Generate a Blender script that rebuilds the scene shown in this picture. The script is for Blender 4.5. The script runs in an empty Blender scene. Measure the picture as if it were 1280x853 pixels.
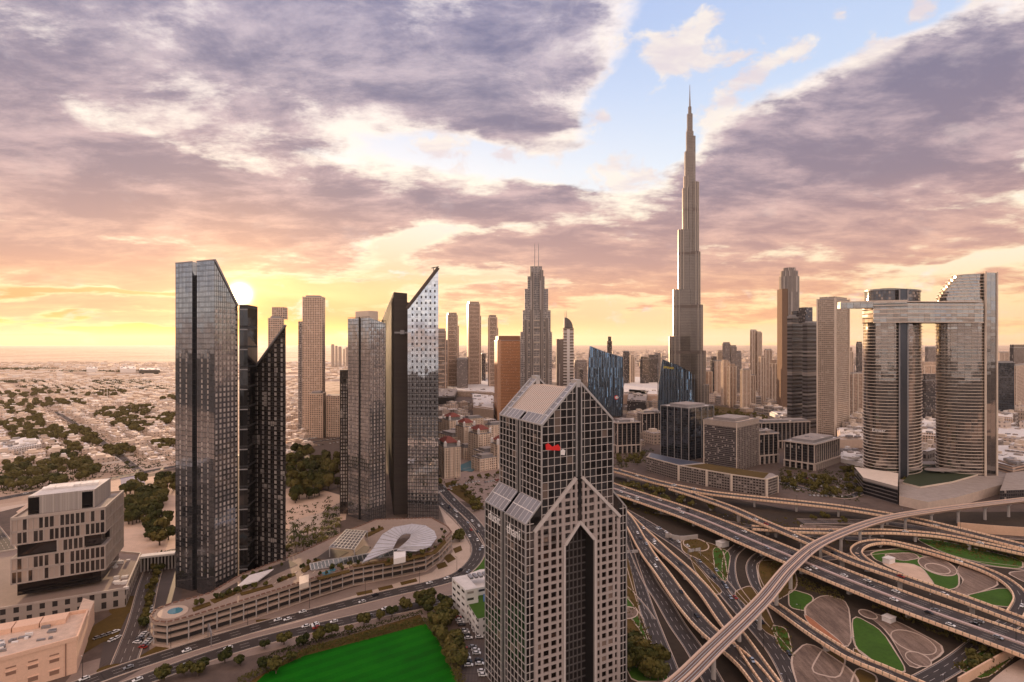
import bpy, math, random
from mathutils import Vector
R = math.radians
rnd = random.Random(7)
sc = bpy.context.scene
COL = sc.collection
F = 700.0; CH = 170.0; HOR = 430.0          # focal length in px, camera height in m, horizon row
# ------------------------------------------------------------------ camera
cam = bpy.data.cameras.new('camera'); camo = bpy.data.objects.new('camera', cam); COL.objects.link(camo)
cam.sensor_width = 36.0; cam.lens = 36.0 * F / 1280.0
cam.clip_start = 1.0; cam.clip_end = 200000.0
camo.location = (0, 0, CH); camo.rotation_euler = (R(90), 0, 0)
cam.shift_y = (HOR - 426.5) / 1280.0
sc.camera = camo
sc.view_settings.view_transform = 'Standard'; sc.view_settings.look = 'None'
sc.view_settings.exposure = 0.72; sc.view_settings.gamma = 1.0
sc.view_settings.use_curve_mapping = False
sc.render.engine = 'CYCLES'
sc.cycles.max_bounces = 5; sc.cycles.diffuse_bounces = 2; sc.cycles.glossy_bounces = 3
sc.cycles.transmission_bounces = 2; sc.cycles.volume_bounces = 0; sc.cycles.transparent_max_bounces = 4
sc.cycles.use_denoising = True
try: sc.cycles.denoiser = 'OPENIMAGEDENOISE'
except Exception: pass
sc.cycles.sample_clamp_indirect = 4.0
sc.cycles.use_adaptive_sampling = True; sc.cycles.adaptive_threshold = 0.02

SUN_AZ = math.atan((300 - 640) / F)          # measured from +Y, positive towards +X
SUN_EL = math.atan(62 / math.hypot(F, 340))
# ------------------------------------------------------------------ world
W = bpy.data.worlds.new("World"); sc.world = W; W.use_nodes = True
nt = W.node_tree
for n in list(nt.nodes): nt.nodes.remove(n)
def N(t, **k):
    n = nt.nodes.new(t)
    for a, b in k.items(): setattr(n, a, b)
    return n
def L(a, b): nt.links.new(a, b)
def setin(sock, v):
    if hasattr(v, 'is_output') or isinstance(v, bpy.types.NodeSocket): L(v, sock)
    elif isinstance(v, (tuple, list)) and len(v) == 3 and sock.type == 'RGBA': sock.default_value = (*v, 1)
    else: sock.default_value = v
def M(op, a, b=0.0, c=0.0, clamp=False):
    n = N('ShaderNodeMath', operation=op, use_clamp=clamp)
    setin(n.inputs[0], a); setin(n.inputs[1], b); setin(n.inputs[2], c)
    return n.outputs[0]
def MIX(f, a, b, mode='MIX'):
    n = N('ShaderNodeMix', data_type='RGBA', blend_type=mode)
    n.clamp_factor = True
    setin(n.inputs[0], f); setin(n.inputs[6], a); setin(n.inputs[7], b)
    return n.outputs[2]
def SM(v, lo, hi, a=0.0, b=1.0):
    n = N('ShaderNodeMapRange', interpolation_type='SMOOTHSTEP')
    setin(n.inputs[0], v); n.inputs[1].default_value = lo; n.inputs[2].default_value = hi
    n.inputs[3].default_value = a; n.inputs[4].default_value = b
    return n.outputs[0]
def lin(c):
    return tuple(((x/255)/12.92 if x/255 <= .04045 else ((x/255+.055)/1.055)**2.4) for x in c)
tc = N('ShaderNodeTexCoord'); DIR = tc.outputs['Generated']
sep = N('ShaderNodeSeparateXYZ'); L(DIR, sep.inputs[0])
dx, dy, dz = sep.outputs
AZ = M('ARCTAN2', dx, dy); EL = M('ARCSINE', dz)
cmb = N('ShaderNodeCombineXYZ'); L(AZ, cmb.inputs[0]); L(EL, cmb.inputs[1]); AE = cmb.outputs[0]
def azel(px, py):
    a = math.atan((px - 640) / F); return a, math.atan((HOR - py) / F * math.cos(a))
# cloud-deck coordinates: noise that recedes to the horizon
zc = M('ADD', M('MAXIMUM', dz, 0.0), 0.16)
pc = N('ShaderNodeCombineXYZ'); L(M('DIVIDE', dx, zc), pc.inputs[0]); L(M('DIVIDE', dy, zc), pc.inputs[1])
def noise(vec, scale, detail, rough, dist=0.0, loc=(0, 0, 0), sca=(1, 1, 1), rot=0.0):
    mp = N('ShaderNodeMapping'); L(vec, mp.inputs[0]); mp.inputs[1].default_value = loc
    mp.inputs[2].default_value = (0, 0, rot); mp.inputs[3].default_value = sca
    n = N('ShaderNodeTexNoise'); L(mp.outputs[0], n.inputs['Vector'])
    n.inputs['Scale'].default_value = scale; n.inputs['Detail'].default_value = detail
    n.inputs['Roughness'].default_value = rough; n.inputs['Distortion'].default_value = dist
    return n.outputs['Fac']
n1 = noise(pc.outputs[0], 1.1, 10, .62, .3, loc=(3.1, 1.7, 0), sca=(1, 1.0, 1))
n2 = noise(pc.outputs[0], 4.2, 9, .66, .2, loc=(7, 2, 0))
nw = N('ShaderNodeTexNoise'); L(pc.outputs[0], nw.inputs['Vector']); nw.inputs['Scale'].default_value = 1.3; nw.inputs['Detail'].default_value = 5
wv = N('ShaderNodeVectorMath', operation='SUBTRACT'); L(nw.outputs['Color'], wv.inputs[0]); wv.inputs[1].default_value = (.5, .5, .5)
ws = N('ShaderNodeVectorMath', operation='SCALE'); L(wv.outputs[0], ws.inputs[0]); ws.inputs['Scale'].default_value = .22
wa = N('ShaderNodeVectorMath', operation='MULTIPLY'); L(ws.outputs[0], wa.inputs[0]); wa.inputs[1].default_value = (1, .45, 0)
wb = N('ShaderNodeVectorMath', operation='ADD'); L(AE, wb.inputs[0]); L(wa.outputs[0], wb.inputs[1]); AEW = wb.outputs[0]
def blob(px, py, rx, ry, tilt=0.0, warp=True):
    a, e = azel(px, py)
    mp = N('ShaderNodeMapping', vector_type='TEXTURE'); L(AEW if warp else AE, mp.inputs[0])
    ca = math.cos(a)
    mp.inputs[1].default_value = (a, e, 0); mp.inputs[2].default_value = (0, 0, R(tilt))
    mp.inputs[3].default_value = (1.3 * rx / F * ca * ca if rx < 900 else rx / F, 1.3 * ry / F * ca, 1)
    g = N('ShaderNodeTexGradient', gradient_type='QUADRATIC_SPHERE'); L(mp.outputs[0], g.inputs[0])
    return g.outputs['Fac']
# (x, y, rx, ry, tilt, strength): where the deck is thick (+) and where it opens (-)
BL = [(330, 60, 640, 190, 4, 1.5), (600, 120, 260, 110, 0, .7), (40, 120, 300, 120, 0, .5),
      (150, 245, 560, 130, -2, 1.5), (420, 260, 200, 90, -6, .6), (660, 252, 210, 40, 2, 1.7),
      (760, 322, 330, 60, -1, 1.9), (590, 318, 110, 30, 0, .8), (90, 330, 330, 50, 0, 1.5), (420, 335, 120, 60, 0, .3),
      (1080, 185, 400, 150, 15, 1.9), (1010, 122, 130, 40, 20, .6), (1150, 75, 140, 40, 15, .5), (880, 215, 170, 70, 18, .8), (1230, 130, 240, 110, 12, .7), (1100, 285, 300, 50, -3, .9),
      (1240, 352, 140, 26, 0, .8), (1010, 345, 180, 28, 0, .7), (960, 385, 260, 20, 0, .5), (700, 372, 260, 26, 0, .7),
      (80, 388, 380, 26, 0, 1.9), (610, 388, 200, 24, 0, .4),
      (800, 150, 110, 120, 0, -1.3), (940, 20, 240, 110, 0, -1.2), (1120, 5, 260, 50, 6, -.8), (1230, 20, 120, 60, 0, -.5),
      (600, 203, 240, 26, -4, -1.7), (510, 300, 120, 46, 20, -1.6), (880, 300, 200, 16, 0, -.8), (1130, 325, 260, 20, 0, -1.0), (770, 170, 90, 100, 0, -.9),
      (380, 362, 260, 34, 0, -1.2), (110, 362, 200, 12, 0, -1.5), (960, 320, 220, 22, 4, -.9), (1180, 322, 200, 22, 2, -.9),
      (220, 175, 260, 22, -10, -.6), (430, 195, 100, 18, -12, -.4), (640, 285, 240, 18, 2, -.9), (660, 350, 260, 14, 2, -.8),
      (60, 418, 500, 16, 0, -1.2), (640, 410, 900, 22, 0, -.6)]
acc = None
for (x, y, rx, ry, t, s) in BL:
    b = M('MULTIPLY', blob(x, y, rx, ry, t), s)
    acc = b if acc is None else M('ADD', acc, b)
front = SM(dy, -0.1, 0.35)
dens = M('ADD', M('MULTIPLY', acc, front), M('MULTIPLY', M('SUBTRACT', n1, .5), 2.7))
dens = M('ADD', dens, M('MULTIPLY', M('SUBTRACT', n2, .5), .85))
dens = M('ADD', dens, .16)
# open sky colours by elevation, cooler to the right
def ramp(v, stops):
    n = N('ShaderNodeValToRGB'); setin(n.inputs[0], v)
    e = n.color_ramp.elements
    while len(e) < len(stops): e.new(.5)
    for k, (p, c) in enumerate(stops): e[k].position = p; e[k].color = (*lin(c), 1)
    return n.outputs[0]
en = M('DIVIDE', EL, R(40), clamp=True)
skyL = ramp(en, [(0, (255, 205, 20)), (.035, (255, 200, 30)), (.07, (244, 150, 84)), (.15, (246, 176, 118)), (.28, (255, 226, 200)), (.42, (250, 244, 240)), (.58, (205, 214, 240)), (.72, (160, 180, 228)), (1, (135, 160, 215))])
skyR = ramp(en, [(0, (248, 205, 165)), (.05, (252, 212, 160)), (.12, (255, 226, 180)), (.22, (248, 238, 222)), (.36, (226, 236, 246)), (.6, (194, 212, 240)), (.8, (176, 196, 234)), (1, (158, 182, 228))])
lr = SM(AZ, R(-34), R(32))
sky = MIX(lr, skyL, skyR)
cl_hi = ramp(en, [(0, (250, 190, 120)), (.09, (244, 184, 138)), (.2, (230, 182, 160)), (.36, (208, 178, 178)), (.6, (202, 186, 194)), (1, (190, 186, 208))])
cl_lo = ramp(en, [(0, (238, 165, 105)), (.09, (222, 158, 125)), (.2, (186, 146, 140)), (.36, (142, 126, 140)), (.6, (122, 120, 146)), (1, (116, 122, 162))])
cl_ed = ramp(en, [(0, (255, 215, 120)), (.15, (255, 232, 190)), (.35, (255, 244, 225)), (.6, (250, 238, 232)), (1, (240, 235, 240))])
n3 = noise(pc.outputs[0], 2.6, 10, .66, .2, loc=(1, 9, 0), sca=(1, 1.6, 1))
body = MIX(SM(M('ADD', n3, M('MULTIPLY', dens, .10)), .42, .74), cl_hi, cl_lo)
ed = M('ADD', dens, M('ADD', M('MULTIPLY', M('SUBTRACT', n3, .5), 2.6), M('MULTIPLY', M('SUBTRACT', n2, .5), 1.2)))
body = MIX(SM(ed, .05, .85), cl_ed, body)
skyc = MIX(SM(dens, -.02, .42), sky, body)
pf = None
for (x, y, rx, ry, t, s) in [(852, 55, 70, 48, 10, 1.25), (820, 70, 60, 26, 0, .8), (915, 115, 62, 40, 28, 1.2), (890, 145, 40, 26, 0, .9), (1112, 28, 46, 16, 0, 1.1), (968, 74, 52, 22, 15, 1.1), (1024, 24, 26, 10, 0, .9), (745, 138, 34, 18, 0, 1.0), (1060, 80, 110, 30, 14, 1.0), (1190, 15, 50, 16, 10, .9), (700, 60, 110, 60, 0, .5), (700, 190, 130, 40, 0, .7), (790, 205, 60, 40, 0, .6), (560, 190, 120, 24, 0, .6)]:
    b = M('MULTIPLY', blob(x, y, rx, ry, t), s); pf = b if pf is None else M('ADD', pf, b)
n4 = noise(AE, 13.0, 10, .62, .25, loc=(2, 5, 0), sca=(1, 1.5, 1))
pf = M('ADD', M('MULTIPLY', pf, .8), M('ADD', M('MULTIPLY', M('SUBTRACT', n4, .5), 3.4), M('MULTIPLY', M('SUBTRACT', n2, .5), .9)))
pf = M('MULTIPLY', SM(pf, .22, .75), SM(dens, .25, .95, 1.0, 0.12))
skyc = MIX(M('MULTIPLY', pf, .88), skyc, MIX(SM(n3, .4, .62), (.94, .84, .74), (.74, .64, .66)))
# sun and its glow in the thin air
sd = (math.sin(SUN_AZ) * math.cos(SUN_EL), math.cos(SUN_AZ) * math.cos(SUN_EL), math.sin(SUN_EL))
dt = N('ShaderNodeVectorMath', operation='DOT_PRODUCT'); L(DIR, dt.inputs[0]); dt.inputs[1].default_value = sd
ang = M('ARCCOSINE', M('MINIMUM', dt.outputs['Value'], 1.0))
def glow(width, power=1.0): return M('EXPONENT', M('MULTIPLY', M('POWER', M('DIVIDE', ang, R(width)), power), -1.0))
def addc(base, fac, col):
    n = N('ShaderNodeMix', data_type='RGBA', blend_type='ADD'); n.clamp_factor = False
    setin(n.inputs[0], fac); setin(n.inputs[6], base); setin(n.inputs[7], col); return n.outputs[2]
skyc = addc(skyc, glow(7, 1.4), (.16, .05, .0))
skyc = addc(skyc, glow(1.9, 1.2), (.85, .50, .16))
skyc = addc(skyc, glow(.62, 2.0), (26, 20, 10))
strk = M('MULTIPLY', blob(350, 362, 300, 30, 0), 1.0)
skyc = addc(skyc, strk, (.42, .28, .12))
# the part of the sky behind the camera: pale, opposite the sunset
backc = ramp(en, [(0, (150, 128, 128)), (.05, (225, 222, 228)), (.14, (196, 208, 226)), (.3, (240, 220, 212)), (.6, (240, 210, 200)), (1, (232, 202, 194))])
backd = MIX(SM(M('ADD', n1, M('MULTIPLY', n2, .3)), .5, .75), backc, ramp(en, [(0, (170, 140, 130)), (.06, (252, 242, 232)), (.2, (255, 236, 226)), (1, (248, 222, 212))]))
skyc = addc(skyc, SM(EL, R(2.3), 0.0), MIX(lr, (.75, .30, -.08), (.26, .13, .02)))
back_f = SM(dy, .55, .0)
bk2 = N('ShaderNodeVectorMath', operation='SCALE'); L(backd, bk2.inputs[0]); bk2.inputs['Scale'].default_value = 1.22  # unseen half of the sky scaled up to fill facades facing the camera
allc = MIX(back_f, skyc, bk2.outputs[0])
allc = MIX(SM(EL, -.012, -.0005, 1.0, 0.0), allc, (.20, .14, .12))
nish = N('ShaderNodeTexSky', sky_type='NISHITA')
nish.sun_disc = False; nish.sun_elevation = SUN_EL; nish.sun_rotation = SUN_AZ
nish.air_density = 1.0; nish.dust_density = 2.0; nish.ozone_density = 1.5; nish.altitude = 170
K = 6.6                                       # the cloud deck in the sky's own units (the background strength is 0.1)
sk = N('ShaderNodeVectorMath', operation='SCALE'); L(allc, sk.inputs[0]); sk.inputs['Scale'].default_value = K
fin = N('ShaderNodeVectorMath', operation='MULTIPLY_ADD'); L(nish.outputs[0], fin.inputs[0]); fin.inputs[1].default_value = (.04,) * 3; L(sk.outputs[0], fin.inputs[2])
bg = N('ShaderNodeBackground'); L(fin.outputs[0], bg.inputs[0]); bg.inputs[1].default_value = 0.1
wo = N('ShaderNodeOutputWorld'); L(bg.outputs[0], wo.inputs[0])
W.cycles.sampling_method = 'MANUAL'; W.cycles.sample_map_resolution = 512
# ------------------------------------------------------------------ sun
sun = bpy.data.lights.new('sun', 'SUN'); suno = bpy.data.objects.new('sun', sun); COL.objects.link(suno)
sun.energy = 5.0; sun.angle = R(.5); sun.color = (1.0, .66, .38)
suno.rotation_euler = Vector(sd).to_track_quat('Z', 'Y').to_euler()
suno.location = (0, 0, 900)
# ------------------------------------------------------------------ placing: a row and column of the view -> a point at height h
def P(px, py, h=0.0):
    Y = (CH - h) * F / (py - HOR)
    return Vector(((px - 640) / F * Y, Y, h))
def XP(px, Y): return (px - 640) / F * Y
def ZP(py, Y): return CH + (HOR - py) * Y / F
def V(x, y, z=0.0): return Vector((x, y, z))
# ------------------------------------------------------------------ materials
class NB:
    """small node builder for a material"""
    def __init__(s, name):
        s.m = bpy.data.materials.new(name); s.m.use_nodes = True; s.t = s.m.node_tree
        s.b = s.t.nodes['Principled BSDF']
    def n(s, t, **k):
        q = s.t.nodes.new(t)
        for a, b in k.items(): setattr(q, a, b)
        return q
    def l(s, a, b): s.t.links.new(a, b)
    def i(s, sock, v):
        if isinstance(v, bpy.types.NodeSocket): s.l(v, sock)
        elif isinstance(v, (tuple, list)) and len(v) == 3 and sock.type == 'RGBA': sock.default_value = (*v, 1)
        else: sock.default_value = v
    def m_(s, op, a, b=0.0, c=0.0, clamp=False):
        q = s.n('ShaderNodeMath', operation=op, use_clamp=clamp)
        s.i(q.inputs[0], a); s.i(q.inputs[1], b); s.i(q.inputs[2], c); return q.outputs[0]
    def mix(s, f, a, b):
        q = s.n('ShaderNodeMix', data_type='RGBA'); s.i(q.inputs[0], f); s.i(q.inputs[6], a); s.i(q.inputs[7], b); return q.outputs[2]
    def noise(s, scale, detail=4, rough=.6, vec=None, sca=None):
        if vec is None:
            vec = s.n('ShaderNodeTexCoord').outputs['Object']
        if sca:
            mp = s.n('ShaderNodeMapping'); s.l(vec, mp.inputs[0]); mp.inputs[3].default_value = sca; vec = mp.outputs[0]
        q = s.n('ShaderNodeTexNoise'); s.l(vec, q.inputs['Vector']); q.inputs['Scale'].default_value = scale
        q.inputs['Detail'].default_value = detail; q.inputs['Roughness'].default_value = rough; return q.outputs['Fac']
    def ramp(s, v, stops):
        q = s.n('ShaderNodeValToRGB'); s.i(q.inputs[0], v); e = q.color_ramp.elements
        while len(e) < len(stops): e.new(.5)
        for k, (p, c) in enumerate(stops): e[k].position = p; e[k].color = (*c, 1)
        return q.outputs[0]
    def sm(s, v, lo, hi):
        q = s.n('ShaderNodeMapRange', interpolation_type='SMOOTHSTEP'); s.i(q.inputs[0], v)
        q.inputs[1].default_value = lo; q.inputs[2].default_value = hi; return q.outputs[0]
MATS = {}
def plain(name, col, rough=.8, metal=0.0, var=.22, scale=.25, var2=.12, world=False):
    if name in MATS: return MATS[name]
    b = NB(name)
    vec = b.n('ShaderNodeNewGeometry').outputs['Position'] if world else None
    a = b.noise(scale, 5, .65, vec); c = b.noise(scale * 7, 3, .6, vec)
    k = b.m_('ADD', b.m_('MULTIPLY', b.m_('SUBTRACT', a, .5), var * 2.2), b.m_('MULTIPLY', b.m_('SUBTRACT', c, .5), var2 * 2.2))
    k = b.m_('ADD', k, 1.0)
    q = b.n('ShaderNodeVectorMath', operation='SCALE'); q.inputs[0].default_value = col; b.l(k, q.inputs['Scale'])
    b.l(q.outputs[0], b.b.inputs['Base Color'])
    b.b.inputs['Roughness'].default_value = rough; b.b.inputs['Metallic'].default_value = metal
    b.b.inputs['Specular IOR Level'].default_value = .3
    MATS[name] = b.m; return b.m
def facade(name, wall, glass, cw, ch, fw, fh, glass2=None, metal=.75, rough=.07, wob=.03, blind=.12, blindc=(.35, .3, .27),
           band=None, bandc=None, off=0.0, wallrough=.75, wallmetal=0.0):
    """window grid on metre UVs: cw x ch cells, glass filling fw x fh of each, each pane with its own tint and tilt"""
    if name in MATS: return MATS[name]
    b = NB(name)
    uv = b.n('ShaderNodeUVMap').outputs[0]
    sp = b.n('ShaderNodeSeparateXYZ'); b.l(uv, sp.inputs[0])
    u = b.m_('DIVIDE', sp.outputs[0], cw); v = b.m_('DIVIDE', b.m_('ADD', sp.outputs[1], off), ch)
    fu = b.m_('FRACT', u); fv = b.m_('FRACT', v)
    du = b.m_('ABSOLUTE', b.m_('SUBTRACT', fu, .5)); dv = b.m_('ABSOLUTE', b.m_('SUBTRACT', fv, .5))
    mask = b.m_('MULTIPLY', b.m_('LESS_THAN', du, fw / 2), b.m_('LESS_THAN', dv, fh / 2))
    cid = b.n('ShaderNodeCombineXYZ'); b.l(b.m_('FLOOR', u), cid.inputs[0]); b.l(b.m_('FLOOR', v), cid.inputs[1])
    wn = b.n('ShaderNodeTexWhiteNoise', noise_dimensions='3D'); b.l(cid.outputs[0], wn.inputs[0])
    r = wn.outputs['Value']
    g = b.mix(r, glass, glass2 or tuple(x * 1.7 for x in glass))
    isb = b.m_('GREATER_THAN', r, 1 - blind)
    g = b.mix(isb, g, blindc)
    k = b.m_('ADD', b.m_('MULTIPLY', b.m_('SUBTRACT', b.noise(.06, 4), .5), .5), 1.0)
    q = b.n('ShaderNodeVectorMath', operation='SCALE'); b.i(q.inputs[0], wall); b.l(k, q.inputs['Scale'])
    w = q.outputs[0]
    if band:                                     # every n-th floor another colour
        fb = b.m_('FRACT', b.m_('DIVIDE', v, band))
        isf = b.m_('LESS_THAN', fb, 1.0 / band)
        w = b.mix(isf, w, bandc); mask = b.m_('MULTIPLY', mask, b.m_('SUBTRACT', 1.0, isf))
    b.l(b.mix(mask, w, g), b.b.inputs['Base Color'])
    gm = b.m_('MULTIPLY', b.m_('SUBTRACT', 1.0, isb), metal)
    b.l(b.m_('ADD', b.m_('MULTIPLY', mask, gm), b.m_('MULTIPLY', b.m_('SUBTRACT', 1.0, mask), wallmetal)), b.b.inputs['Metallic'])
    rr = b.m_('ADD', b.m_('MULTIPLY', mask, rough - wallrough), wallrough)
    b.l(rr, b.b.inputs['Roughness'])
    ge = b.n('ShaderNodeNewGeometry')
    c = b.n('ShaderNodeVectorMath', operation='SUBTRACT'); b.l(wn.outputs['Color'], c.inputs[0]); c.inputs[1].default_value = (.5,) * 3
    nz = b.n('ShaderNodeTexNoise'); b.l(b.n('ShaderNodeTexCoord').outputs['Object'], nz.inputs['Vector']); nz.inputs['Scale'].default_value = .18; nz.inputs['Detail'].default_value = 3
    c2 = b.n('ShaderNodeVectorMath', operation='SUBTRACT'); b.l(nz.outputs['Color'], c2.inputs[0]); c2.inputs[1].default_value = (.5,) * 3
    c3 = b.n('ShaderNodeVectorMath', operation='ADD'); b.l(c.outputs[0], c3.inputs[0]); b.l(c2.outputs[0], c3.inputs[1])
    s_ = b.n('ShaderNodeVectorMath', operation='SCALE'); b.l(c3.outputs[0], s_.inputs[0]); b.l(b.m_('MULTIPLY', mask, wob), s_.inputs['Scale'])
    a_ = b.n('ShaderNodeVectorMath', operation='ADD'); b.l(ge.outputs['Normal'], a_.inputs[0]); b.l(s_.outputs[0], a_.inputs[1])
    nn = b.n('ShaderNodeVectorMath', operation='NORMALIZE'); b.l(a_.outputs[0], nn.inputs[0])
    b.l(nn.outputs[0], b.b.inputs['Normal'])
    MATS[name] = b.m; return b.m
# ------------------------------------------------------------------ mesh collecting
class MB:
    def __init__(s): s.v = []; s.f = []; s.uv = []; s.mi = []
    def face(s, pts, uvs=None, mi=0):
        k = len(s.v); s.v += [tuple(p) for p in pts]; s.f.append(tuple(range(k, k + len(pts))))
        s.uv += list(uvs) if uvs else [(p[0], p[1]) for p in pts]; s.mi.append(mi)
    def prism(s, poly, z0, z1, mi=0, mtop=None, top=True, bottom=False, u0=0.0):
        """vertical walls round poly (counter-clockwise); z1 may be a number or one height per corner"""
        n = len(poly); zt = z1 if isinstance(z1, (list, tuple)) else [z1] * n
        zb = z0 if isinstance(z0, (list, tuple)) else [z0] * n
        u = u0
        for i in range(n):
            a, b = poly[i], poly[(i + 1) % n]; j = (i + 1) % n
            l = math.hypot(b[0] - a[0], b[1] - a[1])
            s.face([(a[0], a[1], zb[i]), (b[0], b[1], zb[j]), (b[0], b[1], zt[j]), (a[0], a[1], zt[i])],
                   [(u, zb[i]), (u + l, zb[j]), (u + l, zt[j]), (u, zt[i])], mi)
            u += l
        if top: s.face([(p[0], p[1], z) for p, z in zip(poly, zt)], None, mi if mtop is None else mtop)
        if bottom: s.face([(p[0], p[1], z) for p, z in zip(reversed(poly), list(reversed(zb)))], None, mi if mtop is None else mtop)
    def box(s, cx, cy, z0, sx, sy, sz, rot=0.0, mi=0, mtop=None, bottom=True):
        s.prism(rect(cx, cy, sx, sy, rot), z0, z0 + sz, mi, mtop, bottom=bottom)
    def beam(s, p, q, w, t, up=(0, 0, 1), mi=0, caps=True):
        """bar from p to q, w wide sideways and t thick along up"""
        p = Vector(p); q = Vector(q); d = (q - p)
        if d.length < 1e-6: return
        d.normalize(); up = Vector(up); sd = d.cross(up)
        if sd.length < 1e-4: sd = d.cross(Vector((1, 0, 0)))
        sd.normalize(); n = sd.cross(d).normalized()
        a = sd * w / 2; b = n * t / 2
        c = [p - a - b, p + a - b, p + a + b, p - a + b, q - a - b, q + a - b, q + a + b, q - a + b]
        ln = (q - p).length
        for i in range(4):
            j = (i + 1) % 4
            s.face([c[i], c[j], c[j + 4], c[i + 4]][::-1], [(0, 0), (w, 0), (w, ln), (0, ln)][::-1], mi)
        if caps: s.face([c[0], c[1], c[2], c[3]], None, mi); s.face([c[7], c[6], c[5], c[4]], None, mi)
    def cyl(s, cx, cy, z0, z1, r, r2=None, n=10, mi=0, cap=True):
        r2 = r if r2 is None else r2
        A = [(cx + r * math.cos(2 * math.pi * i / n), cy + r * math.sin(2 * math.pi * i / n), z0) for i in range(n)]
        B = [(cx + r2 * math.cos(2 * math.pi * i / n), cy + r2 * math.sin(2 * math.pi * i / n), z1) for i in range(n)]
        for i in range(n):
            j = (i + 1) % n; s.face([A[i], A[j], B[j], B[i]], [(i, z0), (i + 1, z0), (i + 1, z1), (i, z1)], mi)
        if cap: s.face(B, None, mi)
    def build(s, name, mats, parent=None, smooth=False):
        me = bpy.data.meshes.new(name); me.from_pydata(s.v, [], s.f)
        if not isinstance(mats, (list, tuple)): mats = [mats]
        for m in mats: me.materials.append(m)
        ul = me.uv_layers.new(name='UVMap')
        ul.data.foreach_set('uv', [c for p in s.uv for c in p[:2]])
        me.polygons.foreach_set('material_index', s.mi)
        if smooth: me.polygons.foreach_set('use_smooth', [True] * len(s.f))
        me.update()
        o = bpy.data.objects.new(name, me); COL.objects.link(o)
        if parent is not None: o.parent = parent
        return o
def rect(cx, cy, sx, sy, rot=0.0):
    c, s = math.cos(rot), math.sin(rot)
    return [(cx + x * c - y * s, cy + x * s + y * c) for x, y in ((-sx/2, -sy/2), (sx/2, -sy/2), (sx/2, sy/2), (-sx/2, sy/2))]
def tag(o, label=None, cat=None, group=None, kind=None):
    if label: o['label'] = label
    if cat: o['category'] = cat
    if group: o['group'] = group
    if kind: o['kind'] = kind
    return o
def empty(name, label, cat, group=None, loc=(0, 0, 0), rz=0.0):
    o = bpy.data.objects.new(name, None); COL.objects.link(o); o.location = loc; o.rotation_euler = (0, 0, rz)
    o.empty_display_size = 2.0
    return tag(o, label, cat, group)
def struct(name, mb, mat): return tag(mb.build(name, mat), kind='structure')
def copy_tree(o, parent=None):
    c = o.copy(); COL.objects.link(c)
    if parent is not None: c.parent = parent
    for ch in o.children: copy_tree(ch, c)
    return c
def inset(poly, d):
    """move the corners of a convex polygon towards its centre by d"""
    cx = sum(p[0] for p in poly) / len(poly); cy = sum(p[1] for p in poly) / len(poly)
    out = []
    for x, y in poly:
        l = math.hypot(x - cx, y - cy) or 1; k = (l - d) / l
        out.append((cx + (x - cx) * k, cy + (y - cy) * k))
    return out
def windows_as_parts(root, name, quads, mat, limit=100, cat_thick=0.0):
    """quads: (area-sorted by nearness) lists of 4 points; the first `limit` become parts, the rest one part"""
    quads = sorted(quads, key=lambda q: (q[0][1]) ** 2 + (q[0][0]) ** 2 + (q[0][2] - CH) ** 2)
    for q in quads[:limit]:
        mb = MB(); mb.face(q, [(0.2, 0.2), (.8, .2), (.8, .8), (.2, .8)]); mb.build(name, mat, root)
    if len(quads) > limit:
        mb = MB()
        for k, q in enumerate(quads[limit:]): mb.face(q, [(k * 3 + .2, .2), (k * 3 + .8, .2), (k * 3 + .8, .8), (k * 3 + .2, .8)])
        tag(mb.build(name, mat, root), kind='stuff')
class Wall:
    """a flat upright wall from A to B (ground points), outside on the right of A->B"""
    def __init__(s, A, B):
        s.A = Vector((A[0], A[1], 0)); s.B = Vector((B[0], B[1], 0)); s.d = (s.B - s.A); s.L = s.d.length; s.d.normalize()
        s.n = Vector((s.d.y, -s.d.x, 0))
    def at(s, u, z, o=0.0): return s.A + s.d * u + s.n * o + Vector((0, 0, z))
    def vbar(s, mb, u, z0, z1, w, t, mi=0, o=0.0):
        mb.beam(s.at(u, z0, o + t / 2), s.at(u, z1, o + t / 2), w, t, up=s.n, mi=mi)
    def hbar(s, mb, u0, u1, z, h, t, mi=0, o=0.0):
        mb.beam(s.at(u0, z, o + t / 2), s.at(u1, z, o + t / 2), h, t, up=s.n, mi=mi)
    def quad(s, u0, u1, z0, z1, o=0.0): return [s.at(u0, z0, o), s.at(u1, z0, o), s.at(u1, z1, o), s.at(u0, z1, o)]
def grid(mb, w, z0, z1, nu, nv, bw=.35, bh=.35, t=.25, mi=0, top=None, u0=0.0, u1=None):
    u1 = w.L if u1 is None else u1
    for i in range(nu + 1):
        u = u0 + (u1 - u0) * i / nu; zt = z1 if top is None else min(z1, top(u))
        if zt > z0 + .5: w.vbar(mb, u, z0, zt, bw, t, mi)
    for j in range(nv + 1):
        z = z0 + (z1 - z0) * j / nv
        if top is None: w.hbar(mb, u0, u1, z, bh, t * .8, mi)
        else:
            a = None; b = None
            for k in range(61):
                u = u0 + (u1 - u0) * k / 60
                if top(u) >= z:
                    if a is None: a = u
                    b = u
            if a is not None and b - a > .5: w.hbar(mb, a, b, z, bh, t * .8, mi)
def cboxpts(xl, xc, xr, Yc, ang):
    """footprint of a box whose nearest corner stands in column xc at depth Yc; right face runs at ang (deg from +X);
    the left and right corners reach columns xl and xr. Order: left, corner, right, back (counter-clockwise)"""
    C = Vector((XP(xc, Yc), Yc)); r = Vector((math.cos(R(ang)), math.sin(R(ang)))); l = Vector((-r.y, r.x))
    def hit(d, px):
        k = (px - 640) / F
        return (k * C.y - C.x) / (d.x - k * d.y)
    sr = hit(r, xr); sl = hit(l, xl)
    Lp = C + l * sl; Rp = C + r * sr
    return [tuple(Lp), tuple(C), tuple(Rp), tuple(Lp + Rp - C)]
_font = None
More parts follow.
